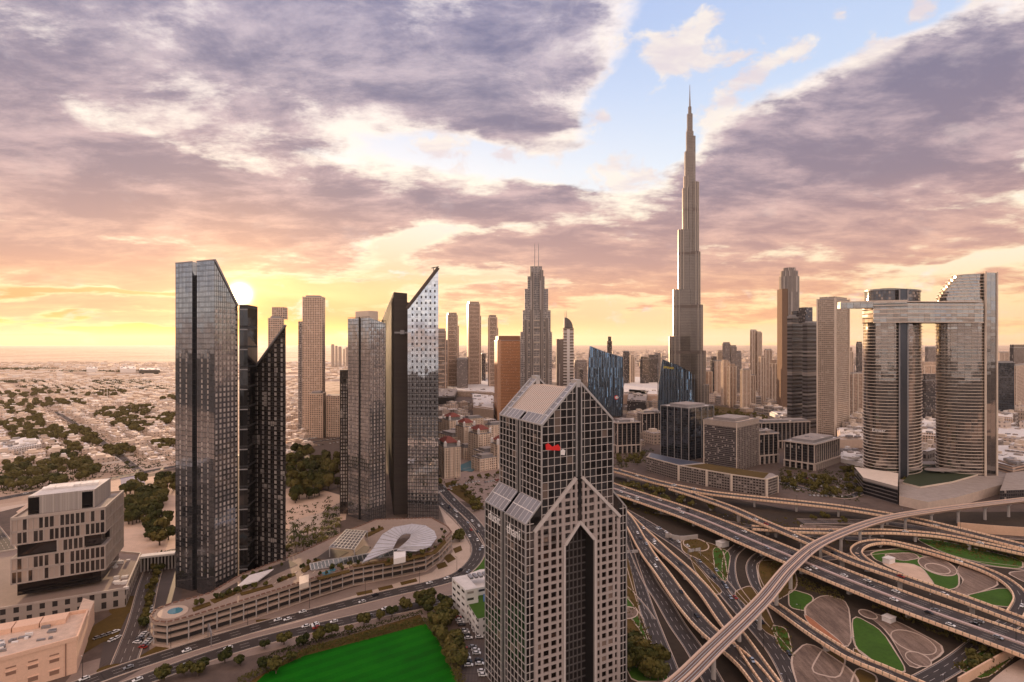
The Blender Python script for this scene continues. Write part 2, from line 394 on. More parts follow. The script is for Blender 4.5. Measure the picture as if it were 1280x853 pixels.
def text_part(txt, size, mat, parent, origin, right, up, name='lettering', extrude=.12):
    cu = bpy.data.curves.new('lettering', 'FONT'); cu.body = txt; cu.size = size; cu.extrude = extrude; cu.align_x = 'LEFT'
    cu.resolution_u = 3
    o = bpy.data.objects.new('lettering', cu); COL.objects.link(o)
    bpy.context.view_layer.update()
    me = bpy.data.meshes.new_from_object(o.evaluated_get(bpy.context.evaluated_depsgraph_get()))
    bpy.data.objects.remove(o); r = Vector(right).normalized(); u = Vector(up).normalized(); n = r.cross(u)
    for v in me.vertices: v.co = Vector(origin) + r * v.co.x + u * v.co.y + n * v.co.z
    me.materials.clear(); me.materials.append(mat)
    ob = bpy.data.objects.new(name, me); COL.objects.link(ob)
    if parent is not None: ob.parent = parent
    return ob
# shared materials ---------------------------------------------------------------
def road_mat(name, col):
    b = NB(name); pos = b.n('ShaderNodeNewGeometry').outputs['Position']; sp = b.n('ShaderNodeSeparateXYZ'); b.l(b.n('ShaderNodeUVMap').outputs[0], sp.inputs[0])
    wear = b.m_('SINE', b.m_('MULTIPLY', sp.outputs[0], 3.6)); a = b.noise(.05, 5, .65, pos); c = b.noise(.9, 4, .65, pos)
    st = b.n('ShaderNodeTexNoise'); cb = b.n('ShaderNodeCombineXYZ'); b.l(b.m_('MULTIPLY', sp.outputs[0], 1.2), cb.inputs[0]); b.l(b.m_('MULTIPLY', sp.outputs[1], .02), cb.inputs[1]); b.l(cb.outputs[0], st.inputs['Vector']); st.inputs['Detail'].default_value = 5
    k = b.m_('ADD', b.m_('MULTIPLY', wear, -.10), b.m_('ADD', b.m_('MULTIPLY', b.m_('SUBTRACT', a, .5), .9), b.m_('ADD', b.m_('MULTIPLY', b.m_('SUBTRACT', c, .5), .35), b.m_('MULTIPLY', b.m_('SUBTRACT', st.outputs['Fac'], .5), 1.3))))
    jt = b.m_('LESS_THAN', b.m_('FRACT', b.m_('DIVIDE', sp.outputs[1], 36.0)), .018)
    q = b.n('ShaderNodeVectorMath', operation='SCALE'); q.inputs[0].default_value = col; b.l(b.m_('MAXIMUM', b.m_('ADD', k, 1.0), .3), q.inputs['Scale'])
    b.l(b.mix(b.m_('MULTIPLY', jt, .6), q.outputs[0], (.02, .016, .014)), b.b.inputs['Base Color']); b.b.inputs['Roughness'].default_value = .7; b.b.inputs['Specular IOR Level'].default_value = .3
    MATS[name] = b.m; return b.m
ASPH = road_mat('asphalt', (.046, .034, .029))
ASPH2 = road_mat('asphalt_worn', (.085, .062, .052))
PAVE = plain('paving', (.26, .19, .155), .85, var=.25, scale=.08, world=True)
PAVEL = plain('paving_pale', (.50, .38, .30), .85, var=.22, scale=.1, world=True)
CONC = plain('concrete_warm', (.66, .43, .29), .8, var=.16, scale=.08, world=True)
CONCG = plain('concrete_grey', (.42, .37, .34), .8, var=.2, scale=.1, world=True)
SAND = plain('sand', (.60, .42, .31), .95, var=.35, scale=.03, world=True)
LINE = plain('road_paint', (.42, .37, .33), .6, var=.2, scale=.8, world=True)
GRASS = plain('grass_lawn', (.040, .098, .006), .95, var=.35, scale=.06, var2=.3, world=True)
GRASSD = plain('grass_dry', (.095, .055, .010), .95, var=.4, scale=.05, var2=.3, world=True)
def gravel():
    b = NB('gravel'); pos = b.n('ShaderNodeNewGeometry').outputs['Position']
    a = b.noise(.5, 5, .7, pos, (1, .12, 1)); c = b.noise(.03, 4, .6, pos); e = b.noise(1.6, 3, .7, pos)
    k = b.m_('ADD', b.m_('MULTIPLY', a, .5), b.m_('ADD', b.m_('MULTIPLY', c, .3), b.m_('MULTIPLY', e, .25)))
    b.l(b.ramp(k, [(.35, (.05, .03, .022)), (.5, (.15, .098, .072)), (.68, (.32, .22, .165))]), b.b.inputs['Base Color']); b.b.inputs['Roughness'].default_value = .95; return b.m
GRAVEL = gravel()
WHITE = plain('white_render', (.78, .72, .68), .7, var=.12, scale=.2)
CREAM = plain('cream_render', (.66, .54, .44), .8, var=.16, scale=.1)
ROOFG = plain('roof_grey', (.33, .275, .245), .85, var=.35, scale=.15)
ROOFW = plain('roof_pale', (.66, .60, .56), .8, var=.3, scale=.15)
DARKM = plain('dark_metal', (.03, .027, .027), .45, .2)
GREYM = plain('grey_metal', (.30, .28, .28), .45, .5)
PALEM = plain('pale_metal', (.52, .49, .48), .4, .5)
BLACKG = plain('black_glass', (.045, .045, .05), .06, .9, var=.2)
WATER = plain('pool_water', (.07, .20, .25), .05, .0, var=.15)
# ================================================================== ground and roads
def ground_mat():
    b = NB('desert_ground'); pos = b.n('ShaderNodeNewGeometry').outputs['Position']
    a = b.noise(.0011, 8, .62, pos); c = b.noise(.02, 6, .65, pos); e = b.noise(.00035, 6, .6, pos, (1, 1, 1)); g = b.noise(.006, 6, .7, pos)
    base = b.ramp(a, [(.30, (.24, .15, .10)), (.46, (.46, .31, .22)), (.6, (.64, .47, .36)), (.75, (.36, .24, .17))])
    base = b.mix(b.sm(e, .52, .62), base, (.33, .22, .16))
    base = b.mix(b.m_('MULTIPLY', b.sm(c, .52, .72), .6), base, (.20, .14, .11))
    base = b.mix(b.m_('MULTIPLY', b.sm(g, .55, .68), .55), base, (.68, .55, .45))
    vo = b.n('ShaderNodeTexVoronoi', feature='F1', distance='CHEBYCHEV'); mp = b.n('ShaderNodeMapping'); b.l(pos, mp.inputs[0])
    mp.inputs[2].default_value = (0, 0, R(45)); b.l(mp.outputs[0], vo.inputs['Vector']); vo.inputs['Scale'].default_value = .03
    wn = b.n('ShaderNodeSeparateColor'); b.l(vo.outputs['Color'], wn.inputs[0])
    plot = b.ramp(wn.outputs[0], [(0, (.20, .14, .11)), (.3, (.34, .25, .19)), (.6, (.58, .45, .36)), (1, (.74, .64, .55))])
    base = b.mix(.35, base, plot)
    b.l(base, b.b.inputs['Base Color']); b.b.inputs['Roughness'].default_value = .95; b.b.inputs['Specular IOR Level'].default_value = .1
    return b.m
mb = MB(); S = 60000.0; n = 12
for i in range(n):
    for j in range(n):
        x0, x1 = -S + 2*S*i/n, -S + 2*S*(i+1)/n; y0, y1 = -S + 2*S*j/n, -S + 2*S*(j+1)/n
        mb.face([(x0, y0, 0), (x1, y0, 0), (x1, y1, 0), (x0, y1, 0)])
struct('ground', mb, ground_mat())
def turf():
    b = NB('turf_vivid'); pos = b.n('ShaderNodeNewGeometry').outputs['Position']; sp = b.n('ShaderNodeSeparateXYZ'); b.l(pos, sp.inputs[0])
    w = b.m_('SINE', b.m_('MULTIPLY', b.m_('ADD', b.m_('MULTIPLY', sp.outputs[0], .57), b.m_('MULTIPLY', sp.outputs[1], -.82)), .75))
    a = b.noise(.03, 6, .65, pos); c = b.noise(.9, 4, .7, pos)
    k = b.m_('ADD', b.m_('MULTIPLY', b.m_('GREATER_THAN', w, 0.0), .10), b.m_('ADD', b.m_('MULTIPLY', a, .7), b.m_('MULTIPLY', c, .35)))
    b.l(b.ramp(k, [(.38, (.004, .065, .002)), (.6, (.004, .12, .002)), (.82, (.014, .16, .004))]), b.b.inputs['Base Color']); b.b.inputs['Roughness'].default_value = .95; b.b.inputs['Specular IOR Level'].default_value = .1
    return b.m
LAY = [0.02]
def patch(name, pxs, mat, z=None, kind='structure'):
    if z is None: LAY[0] += .006; z = LAY[0]
    mb = MB(); mb.face([P(x, y, z) for x, y in pxs])
    o = mb.build(name, mat); me = o.data
    if me.polygons[0].normal.z < 0: me.flip_normals()
    return tag(o, kind=kind)
def ellipse_px(cx, cy, rx, ry, rot=0, n=28):
    c, s = math.cos(R(rot)), math.sin(R(rot))
    return [(cx + rx*math.cos(t)*c - ry*math.sin(t)*s, cy + rx*math.cos(t)*s + ry*math.sin(t)*c) for t in [2*math.pi*k/n for k in range(n)]]
CITY = plain('city_floor', (.115, .080, .064), .9, var=.4, scale=.02, var2=.45, world=True)
patch('city_ground', [(355, 560), (420, 520), (545, 478), (900, 478), (1280, 470), (2000, 480), (2600, 1100), (640, 1300), (-700, 1100), (-200, 700), (0, 640), (225, 583)], CITY)
mb = MB(); mb.face([(-60000, -60000, .4), (60000, -60000, .4), (60000, -2200, .4), (-60000, -2200, .4)]); struct('sea', mb, plain('sea_water', (.015, .03, .04), .12, var=.1, world=True))
mb = MB(); mb.face([(-9000, -2200, .3), (9000, -2200, .3), (9000, 120, .3), (-9000, 120, .3)]); struct('city_ground', mb, plain('city_floor_dark', (.06, .05, .045), .9, var=.6, scale=.02, var2=.6, world=True))  # unseen dark sheet behind the camera, added so tower glass mirrors dark ground
patch('sand_lot', [(20, 640), (60, 612), (150, 600), (228, 592), (228, 700), (150, 712)], SAND)
patch('sand_lot', [(330, 618), (380, 606), (436, 622), (432, 650), (355, 665)], SAND)
patch('parking_lot', [(150, 596), (178, 590), (182, 606), (152, 612)], plain('parking_blue', (.16, .15, .24), .8, world=True))
patch('plaza', [(352, 668), (425, 628), (425, 700), (352, 716)], PAVE)
patch('plaza', [(362, 652), (405, 640), (405, 664), (362, 672)], PAVEL)
patch('interchange_ground', [(770, 596), (1000, 640), (1280, 640), (1700, 660), (2300, 1200), (640, 1200), (700, 700)], plain('interchange_soil', (.042, .028, .018), .95, var=.4, scale=.03, var2=.4, world=True))
patch('pavement', [(205, 800), (320, 772), (440, 735), (540, 708), (562, 680), (548, 628), (620, 640), (640, 760), (440, 790), (60, 880), (100, 830)], PAVE)
patch('pavement', [(548, 632), (575, 660), (592, 690), (580, 714), (540, 728), (380, 776), (200, 822), (195, 808), (330, 778), (540, 716), (566, 690), (562, 665)], PAVEL)
patch('forecourt', [(120, 853), (150, 700), (232, 700), (225, 760), (185, 800), (190, 830), (60, 900)], ASPH2)
patch('forecourt', [(575, 760), (640, 735), (640, 880), (565, 880), (585, 800)], ASPH2)
patch('parking_lot', [(545, 560), (760, 545), (760, 590), (640, 640), (545, 620)], plain('paving_rose', (.30, .215, .18), .9, var=.3, world=True))
patch('sports_lawn', [(300, 868), (332, 842), (380, 820), (532, 780), (548, 800), (572, 853), (580, 880), (560, 930), (200, 960)], turf())
patch('verge', [(296, 862), (378, 812), (525, 768), (532, 780), (380, 820), (332, 842), (300, 872)], GRASSD)
for poly in [[(205, 815), (255, 800), (262, 806), (215, 820)], [(355, 775), (382, 765), (384, 770), (360, 778)], [(320, 775), (352, 772), (345, 782), (320, 784)],
             [(255, 797), (268, 793), (270, 799), (257, 803)], [(278, 791), (292, 787), (292, 793), (279, 797)], [(302, 785), (313, 781), (314, 787), (303, 790)],
             [(445, 741), (465, 737), (466, 741), (447, 745)], [(472, 735), (490, 731), (492, 735), (474, 739)], [(500, 728), (520, 723), (522, 727), (502, 732)],
             [(545, 706), (556, 702), (560, 708), (548, 712)], [(553, 696), (563, 692), (570, 699), (560, 704)], [(566, 686), (576, 682), (578, 688), (569, 692)],
             [(172, 822), (195, 808), (212, 810), (190, 822)], [(115, 805), (145, 800), (170, 745), (158, 745), (135, 790)]]:
    patch('planting_bed', poly, GRASSD)
patch('planting_bed', [(596, 700), (625, 690), (625, 716), (590, 720)], GRASS)
patch('planting_bed', [(120, 780), (160, 756), (150, 790), (100, 820), (60, 830)], GRASSD)
patch('planting_bed', ellipse_px(152, 762, 16, 7, -8), GRASSD); patch('path', ellipse_px(166, 790, 12, 7, -30), SAND)
patch('planting_bed', ellipse_px(138, 836, 18, 5, -12), GRASSD)
for poly in [[(560, 612), (574, 604), (590, 618), (604, 636), (596, 638), (580, 626)], [(556, 604), (572, 600), (570, 606), (558, 610)]]:
    patch('planting_bed', poly, GRASSD)
# landscaping inside the interchange
for poly, m in [([(780, 690), (786, 700), (800, 760), (800, 790), (780, 760)], GRASSD), ([(780, 735), (800, 775), (822, 830), (840, 853), (780, 853)], GRASS),
                ([(782, 760), (808, 800), (828, 842), (800, 830), (780, 800)], GRASSD), ([(850, 672), (905, 682), (912, 735), (875, 700), (852, 690)], GRASSD),
                ([(890, 682), (915, 690), (908, 730), (893, 715)], GRASS), ([(915, 740), (940, 730), (960, 760), (975, 800), (955, 790), (930, 755)], GRASSD),
                ([(944, 700), (990, 700), (1000, 735), (965, 755), (948, 730)], GRASSD), ([(985, 735), (1020, 745), (1010, 765), (985, 760)], GRASS),
                ([(962, 780), (985, 785), (992, 822), (975, 812)], GRASS), ([(860, 690), (880, 715), (905, 740), (895, 745), (870, 718)], GRASSD),
                ([(1064, 766), (1104, 788), (1137, 842), (1112, 838), (1066, 812)], GRASS), ([(1066, 806), (1100, 832), (1078, 836), (1066, 826)], GRASSD),
                ([(1085, 690), (1130, 684), (1150, 693), (1200, 715), (1200, 735), (1175, 740), (1160, 718), (1095, 702)], GRASS),
                ([(1200, 745), (1257, 733), (1274, 745), (1265, 760), (1240, 757)], GRASS),
                ([(1140, 672), (1180, 676), (1280, 700), (1280, 712), (1240, 708), (1180, 692)], GRASS), ([(1190, 833), (1250, 800), (1280, 812), (1230, 853)], GRASS),
                ([(1000, 762), (1028, 742), (1062, 752), (1066, 812), (1030, 800)], GRAVEL), ([(1072, 760), (1120, 775), (1190, 812), (1140, 842), (1108, 788)], GRAVEL),
                ([(1100, 693), (1140, 690), (1152, 698), (1128, 702)], GRAVEL), ([(1070, 832), (1100, 846), (1090, 870), (1060, 860)], GRASSD), ([(1030, 806), (1060, 822), (1050, 850), (1010, 840)], GRASSD), ([(895, 650), (940, 662), (930, 668), (890, 656)], GRASSD), ([(1000, 655), (1080, 660), (1070, 664), (1000, 660)], GRAVEL),
                ([(1195, 712), (1205, 700), (1256, 730), (1215, 744), (1188, 742), (1205, 728)], GRAVEL), ([(1255, 715), (1300, 712), (1300, 735), (1280, 728)], GRAVEL),
                ([(1095, 702), (1150, 705), (1172, 735), (1140, 722)], SAND), ([(985, 822), (1010, 800), (1070, 840), (1080, 870), (1000, 870)], GRAVEL),
                ([(1000, 762), (1050, 800), (1062, 816), (1020, 795)], plain('bark_red', (.36, .14, .07), .95, var=.4, scale=.3, world=True)),
                ([(1235, 853), (1262, 832), (1300, 810), (1330, 900), (1200, 900)], PAVEL)]:
    for _ in range(2):                      # round the corners off
        poly = [q for i in range(len(poly)) for q in (((poly[i][0]*.82 + poly[(i+1) % len(poly)][0]*.18), (poly[i][1]*.82 + poly[(i+1) % len(poly)][1]*.18)), ((poly[i][0]*.18 + poly[(i+1) % len(poly)][0]*.82), (poly[i][1]*.18 + poly[(i+1) % len(poly)][1]*.82)))]
    o = patch('lawn' if m in (GRASS, GRASSD) else 'gravel_bed', poly, m)
    zz = LAY[0] + .05; pp_ = [P(x, y, zz) for x, y in poly]; cc = sum(pp_, Vector()) / len(pp_); mb = MB()
    for i in range(len(pp_)):
        a, b = pp_[i], pp_[(i+1) % len(pp_)]; ia, ib = a + (cc - a).normalized() * 1.1, b + (cc - b).normalized() * 1.1; mb.face([a, b, ib, ia])
    eo = mb.build('path', PAVEL)
    if eo.data.polygons[0].normal.z < 0: eo.data.flip_normals()
    tag(eo, kind='structure')
def ring(cx, cy, rx, ry, rot, inner, w=1.15):
    patch('path', ellipse_px(cx, cy, rx, ry, rot), PAVEL); patch('gravel_bed', ellipse_px(cx, cy, rx - w * 1.3, ry - w, rot), inner)
ring(870, 681, 17, 8, 12, GRASSD); ring(784, 766, 14, 8, 0, GRAVEL); ring(1142, 803, 31, 12, 22, GRAVEL); ring(1148, 824, 18, 8, 22, GRAVEL)
ring(1172, 708, 26, 10, 18, GRAVEL); ring(1172, 711, 17, 6, 14, GRAVEL); ring(1085, 768, 13, 5, 20, GRAVEL)
# ------------------------------------------------------------------ road builder
def spline(pts, step=6.0):
    pts = [Vector(p) for p in pts]; q = [pts[0] * 2 - pts[1]] + pts + [pts[-1] * 2 - pts[-2]]; out = []
    for i in range(1, len(q) - 2):
        a, b, c, d = q[i-1:i+3]; m = max(2, int((c - b).length / step))
        for k in range(m):
            t = k / m
            out.append(.5 * ((2*b) + (c - a)*t + (2*a - 5*b + 4*c - d)*t*t + (3*b - a - 3*c + d)*t**3))
    out.append(q[-2]); return out
def sides(pts):
    ns = []
    for i in range(len(pts)):
        d = pts[min(i+1, len(pts)-1)] - pts[max(i-1, 0)]; d.z = 0; d.normalize(); ns.append(Vector((d.y, -d.x, 0)))
    return ns
def strip(mb, pts, ns, o0, o1, z, mi=0, i0=0, i1=None):
    i1 = len(pts) - 1 if i1 is None else i1; s = 0
    for i in range(i0, i1):
        l = (pts[i+1] - pts[i]).length
        a, b = pts[i] + ns[i]*o0, pts[i] + ns[i]*o1; c, d = pts[i+1] + ns[i+1]*o1, pts[i+1] + ns[i+1]*o0
        zz = Vector((0, 0, z)); mb.face([a+zz, b+zz, c+zz, d+zz], [(o0, s), (o1, s), (o1, s+l), (o0, s+l)], mi); s += l
def profile(mb, pts, ns, prof, mi=0, closed=True):
    """sweep a cross-section (offset, z), given anticlockwise seen along the road"""
    m = len(prof); s = 0
    for i in range(len(pts) - 1):
        l = (pts[i+1] - pts[i]).length
        for k in range(m if closed else m - 1):
            o0, z0 = prof[k]; o1, z1 = prof[(k+1) % m]
            w = math.hypot(o1-o0, z1-z0)
            A = pts[i] + ns[i]*o0 + Vector((0,0,z0)); B = pts[i] + ns[i]*o1 + Vector((0,0,z1))
            C_ = pts[i+1] + ns[i+1]*o1 + Vector((0,0,z1)); D = pts[i+1] + ns[i+1]*o0 + Vector((0,0,z0))
            mb.face([A, B, C_, D], [(0, s), (w, s), (w, s+l), (0, s+l)], mi)
        s += l
    for e, rev in ((0, True), (len(pts)-1, False)):
        f = [pts[e] + ns[e]*o + Vector((0,0,z)) for o, z in prof]; mb.face(f[::-1] if rev else f, None, mi)
def markings(mb, pts, ns, width, lanes, z, edge=.5):
    for e in (-width/2 + edge, width/2 - edge): strip(mb, pts, ns, e - .11, e + .11, z)
    for k in range(1, lanes):
        o = -width/2 + edge + (width - 2*edge) * k / lanes; s = 0
        for i in range(len(pts) - 1):
            if i % 2 == 0: strip(mb, pts, ns, o - .12, o + .12, z, 0, i, i + 1)
RLAY = [.12]
def road(pxs, width, lanes=3, mat=None, kerb=True, step=5.0, mark=True):
    RLAY[0] += .012; z = RLAY[0]
    pts = spline([P(x, y) for x, y in pxs], step); ns = sides(pts)
    mb = MB(); strip(mb, pts, ns, -width/2, width/2, z); o = struct('road', mb, mat or ASPH)
    if mark:
        mb = MB(); markings(mb, pts, ns, width, lanes, z + .02); struct('road_marking', mb, LINE)
    if kerb:
        for sgn in (-1, 1):
            mb = MB(); a, b = sorted((sgn * width/2, sgn * (width/2 + .5)))
            profile(mb, pts, ns, [(a, 0), (b, 0), (b, z + .15), (a, z + .15)][::1]); struct('kerb', mb, PAVEL)
    return pts, ns
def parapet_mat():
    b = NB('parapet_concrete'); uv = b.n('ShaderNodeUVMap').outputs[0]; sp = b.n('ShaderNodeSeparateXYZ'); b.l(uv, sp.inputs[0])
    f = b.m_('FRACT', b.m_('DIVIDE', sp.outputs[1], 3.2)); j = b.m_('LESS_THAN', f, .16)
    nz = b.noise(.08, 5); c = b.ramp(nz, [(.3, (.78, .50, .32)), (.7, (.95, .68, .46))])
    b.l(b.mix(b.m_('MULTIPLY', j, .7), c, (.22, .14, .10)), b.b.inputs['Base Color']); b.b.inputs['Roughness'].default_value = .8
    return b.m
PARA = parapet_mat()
DECKS = {}
def flyover(label, pxs, width, lanes=3, pier_gap=36.0, med=None, mat=None, depth=1.9, pier_w=2.6, key=None, step=6.0, kind='flyover', nopier=()):
    """pxs: (column, row, deck height)"""
    pts = spline([P(x, y, h) for x, y, h in pxs], step); ns = sides(pts); w = width
    root = empty(kind, label, 'flyover', None, (pts[0].x, pts[0].y, 0)); inv = Vector((pts[0].x, pts[0].y, 0))
    pts = [p - inv for p in pts]
    mb = MB(); profile(mb, pts, ns, [(-w/2, -.02), (-w/2, -.75), (-w*.27, -depth), (w*.27, -depth), (w/2, -.75), (w/2, -.02)]); mb.build('deck', CONC, root)
    mb = MB(); strip(mb, pts, ns, -w/2 + .5, w/2 - .5, .0); mb.build('road_surface', mat or ASPH, root)
    for sgn in (-1, 1):
        a, b = sorted((sgn*(w/2 - .75), sgn*(w/2 + .02)))
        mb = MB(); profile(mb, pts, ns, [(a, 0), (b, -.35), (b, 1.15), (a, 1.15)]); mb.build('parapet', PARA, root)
    mb = MB()
    if med is None: markings(mb, pts, ns, w - 1, lanes, .02, .6)
    else:
        hw = (w - 1 - med) / 2
        for sg in (-1, 1):
            sh = [p + n_ * (sg * (med/2 + hw/2)) for p, n_ in zip(pts, ns)]; markings(mb, sh, ns, hw, lanes, .02, .5)
        m2 = MB(); profile(m2, pts, ns, [(-med/2, 0), (med/2, 0), (med/2, .8), (-med/2, .8)]); m2.build('median_barrier', plain('median_rose', (.50, .37, .33), .8, world=True), root)
    mb.build('lane_marking', LINE, root)
    s = pier_gap * .5
    for i in range(1, len(pts)):
        s += (pts[i] - pts[i-1]).length
        if s > pier_gap:
            s = 0; h = pts[i].z - depth
            if h > 1.8:
                m = MB(); ro = math.atan2(ns[i].y, ns[i].x); cx, cy = pts[i].x, pts[i].y
                m.box(cx, cy, 0, pier_w * (1.5 if w > 20 else 1), pier_w * .7, h - .9, ro)
                m.box(cx, cy, h - .9, w * .5, pier_w * .9, .9, ro); m.build('pier', CONCG, root)
    if key: DECKS[key] = ([p + inv for p in pts], ns, w)
    return root
# --- ground level roads of the interchange
road([(776, 655), (786, 692), (806, 755), (820, 794), (834, 830), (852, 880)], 9, 3); road([(768, 725), (782, 738), (800, 758), (812, 775)], 7, 2)
road([(780, 655), (796, 692), (812, 726), (829, 752), (847, 782), (868, 812), (890, 850), (910, 890)], 10, 3)
A5 = road([(770, 634), (811, 657), (841, 675.5), (862, 690), (885, 710.5), (908, 739), (928, 762), (955, 792), (976, 818), (994, 850), (1010, 890)], 13, 4)
road([(925, 683), (914, 694), (911, 710), (915, 731), (930, 753), (945, 775)], 9, 2); road([(956, 690), (944, 700), (940, 712), (946, 731), (960, 752)], 8, 2)
road([(1128, 866), (1190, 832), (1232, 800), (1262, 780)], 10, 3)
road([(1000, 652), (1100, 654), (1200, 668), (1300, 672)], 14, 4, ASPH2); road([(820, 640), (900, 652), (1000, 668), (1100, 676)], 10, 3, ASPH2)
road([(1020, 700), (1120, 690), (1220, 704), (1320, 716)], 7, 2, ASPH2)
# --- boulevard, streets
B1 = road([(540, 612), (551, 628), (574, 648), (590, 668), (598, 688), (588, 708), (560, 725), (480, 744), (400, 764), (300, 791), (160, 835), (60, 872)], 11, 3)
B2 = road([(700, 730), (640, 735), (560, 750), (440, 775), (300, 809), (160, 858), (60, 900)], 11, 3)
B3 = road([(548, 606), (566, 626), (590, 650), (612, 680), (640, 720)], 11, 3)
road([(262, 690), (215, 690), (196, 706), (186, 730), (174, 778), (156, 828)], 12, 3, ASPH2)
road([(-60, 600), (-10, 660), (14, 700), (10, 740)], 10, 3)
H1 = road([(-80, 642), (0, 624), (100, 606), (222, 583), (360, 558), (430, 548)], 15, 4)
road([(70, 515), (118, 546), (175, 590)], 10, 2, ASPH2); road([(30, 570), (140, 549), (222, 538), (380, 520)], 9, 2, ASPH2)
road([(540, 598), (600, 584), (660, 574), (760, 560)], 12, 3); road([(520, 520), (580, 505), (640, 520), (760, 550)], 14, 4)
road([(545, 535), (600, 545), (660, 560)], 14, 3)
road([(1010, 540), (960, 520), (900, 505)], 16, 4); road([(968, 600), (1010, 612), (1060, 622), (1090, 600), (1060, 580)], 9, 2)
# --- flyovers
flyover('long main highway flyover crossing the interchange with two carriageways and a rose median', [(720, 594, 9), (767, 611, 9), (861, 643, 9), (943, 677, 9), (1003, 702, 9), (1062, 726, 9), (1150, 760, 9), (1270, 803, 9), (1420, 860, 9)], 30, 4, med=2.2, key='main')
flyover('slip road flyover leaving the upper flyover to run beside the main highway', [(840, 611, 9.3), (872, 621, 9.5), (912, 635, 9.5), (953, 653, 9.5), (1010, 677, 9), (1062, 700, 9.5), (1125, 722, 9.5), (1200, 748, 9.5), (1280, 778, 9.5), (1400, 825, 9.5)], 11, 2, key='slip')
flyover('uppermost flyover passing below the low green roofed office block', [(715, 577, 9), (767, 588, 9), (821, 603, 9.2), (857, 611, 9.2), (890, 617, 9), (943, 623, 9), (1020, 631, 9), (1066, 637, 9), (1131, 648, 9), (1185, 660, 9), (1280, 684, 8), (1400, 715, 6)], 14, 3, key='upper')
flyover('flyover running level behind the looping ramp towards the right side of the interchange', [(940, 660, 6), (1000, 664, 7), (1060, 665, 7), (1112, 665, 7), (1175, 670, 7), (1225, 680, 7), (1290, 694, 6), (1380, 712, 5)], 10, 2, key='north')
flyover('straight flyover passing under the metro viaduct, the one nearest the gabled tower', [(768, 630, 5), (785, 650, 5.5), (808, 690, 6), (828, 717, 6), (852, 751, 6), (880, 784, 6), (910, 810, 6), (935, 832, 6), (962, 866, 6)], 11, 3, key='west')
flyover('flyover merging from the right into the straight one just before the metro viaduct', [(770, 632, 2.5), (800, 661, 4.0), (826, 686, 5.2), (857, 714, 6.05), (882, 741, 6.05), (904, 772, 6.05), (925, 800, 6.05), (950, 836, 6.05), (975, 870, 6)], 10, 2, key='west2')
flyover('curved ramp with an orange side wall in front of the lawns', [(960, 752, 1.2), (975, 762, 2.2), (993, 775, 4), (1020, 794, 5), (1062, 820, 5.5), (1100, 836, 5.5), (1137, 852, 5.5), (1200, 880, 5)], 8, 2, key='ramp')
flyover('looping ramp that turns round the lawn and gravel beds right of the viaduct', [(1110, 716, 8), (1085, 704, 6.5), (1070, 690, 5), (1082, 680, 4.5), (1110, 678, 4), (1150, 687, 3.5), (1200, 702, 2.8), (1240, 717, 2.2), (1266, 733, 1.6), (1277, 750, 1.2), (1268, 770, 1)], 8.5, 2, key='loop', pier_gap=30)
# --- metro viaduct
mpx = [(800, 890, 15), (850, 853, 15), (892, 812, 15), (953, 752, 15), (991, 707, 15), (1030, 677, 15), (1098, 651, 15), (1164, 639, 15), (1280, 625, 15), (1400, 612, 15)]
pts = spline([P(*q) for q in mpx], 5); ns = sides(pts)
root = empty('metro_viaduct', 'pale curved metro viaduct with twin tracks sweeping over all the highway flyovers', 'viaduct', None, (pts[0].x, pts[0].y, 0))
inv = Vector((pts[0].x, pts[0].y, 0)); pts = [p - inv for p in pts]
VIA = plain('viaduct_concrete', (.62, .44, .34), .7, var=.12, world=True); TRK = plain('track_bed', (.17, .10, .075), .9, var=.3, scale=.4, world=True)
w = 9.6
mb = MB(); profile(mb, pts, ns, [(-w/2, .9), (-w/2, .3), (-w*.22, -2.2), (w*.22, -2.2), (w/2, .3), (w/2, .9), (w/2-.9, .9), (w/2-1.0, 0), (-w/2+1.0, 0), (-w/2+.9, .9)]); mb.build('deck', VIA, root)
mb = MB(); strip(mb, pts, ns, -w/2 + 1.0, w/2 - 1.0, .03); mb.build('track_bed', TRK, root)
mb = MB(); profile(mb, pts, ns, [(-.5, 0), (.5, 0), (.5, .5), (-.5, .5)]); mb.build('walkway', VIA, root)
for c in (-2.2, 2.2):
    mb = MB()
    for r_ in (-.72, .72): profile(mb, pts, ns, [(c+r_-.14, 0), (c+r_+.14, 0), (c+r_+.14, .35), (c+r_-.14, .35)])
    mb.build('track', PALEM, root)
s = 0
for i in range(1, len(pts)):
    s += (pts[i] - pts[i-1]).length
    if s > 31:
        s = 0; m = MB(); m.cyl(pts[i].x, pts[i].y, 0, pts[i].z - 4.5, 1.25, 1.1, 14); ro = math.atan2(ns[i].y, ns[i].x)
        m.cyl(pts[i].x, pts[i].y, pts[i].z - 4.5, pts[i].z - 2.2, 1.1, 2.3, 14); m.build('pier', CONCG, root)
# ================================================================== near towers
GL_GRID = facade('glass_dark_panes', (.20, .17, .16), (.035, .03, .03), 3.375, 3.66, 1.0, 1.0, (.13, .125, .13), wob=.03, blind=.03, blindc=(.16, .12, .10))
GRAN = plain('granite_rose', (.40, .335, .31), .55, var=.12, scale=.4)
GRANL = plain('granite_polished', (.56, .50, .47), .35, var=.08, scale=.4)
PANE = facade('pane_brown', (.2, .15, .13), (.022, .015, .013), 1.0, 1.0, 2.0, 2.0, (.09, .06, .05), wob=.05, blind=.10, blindc=(.22, .16, .13))
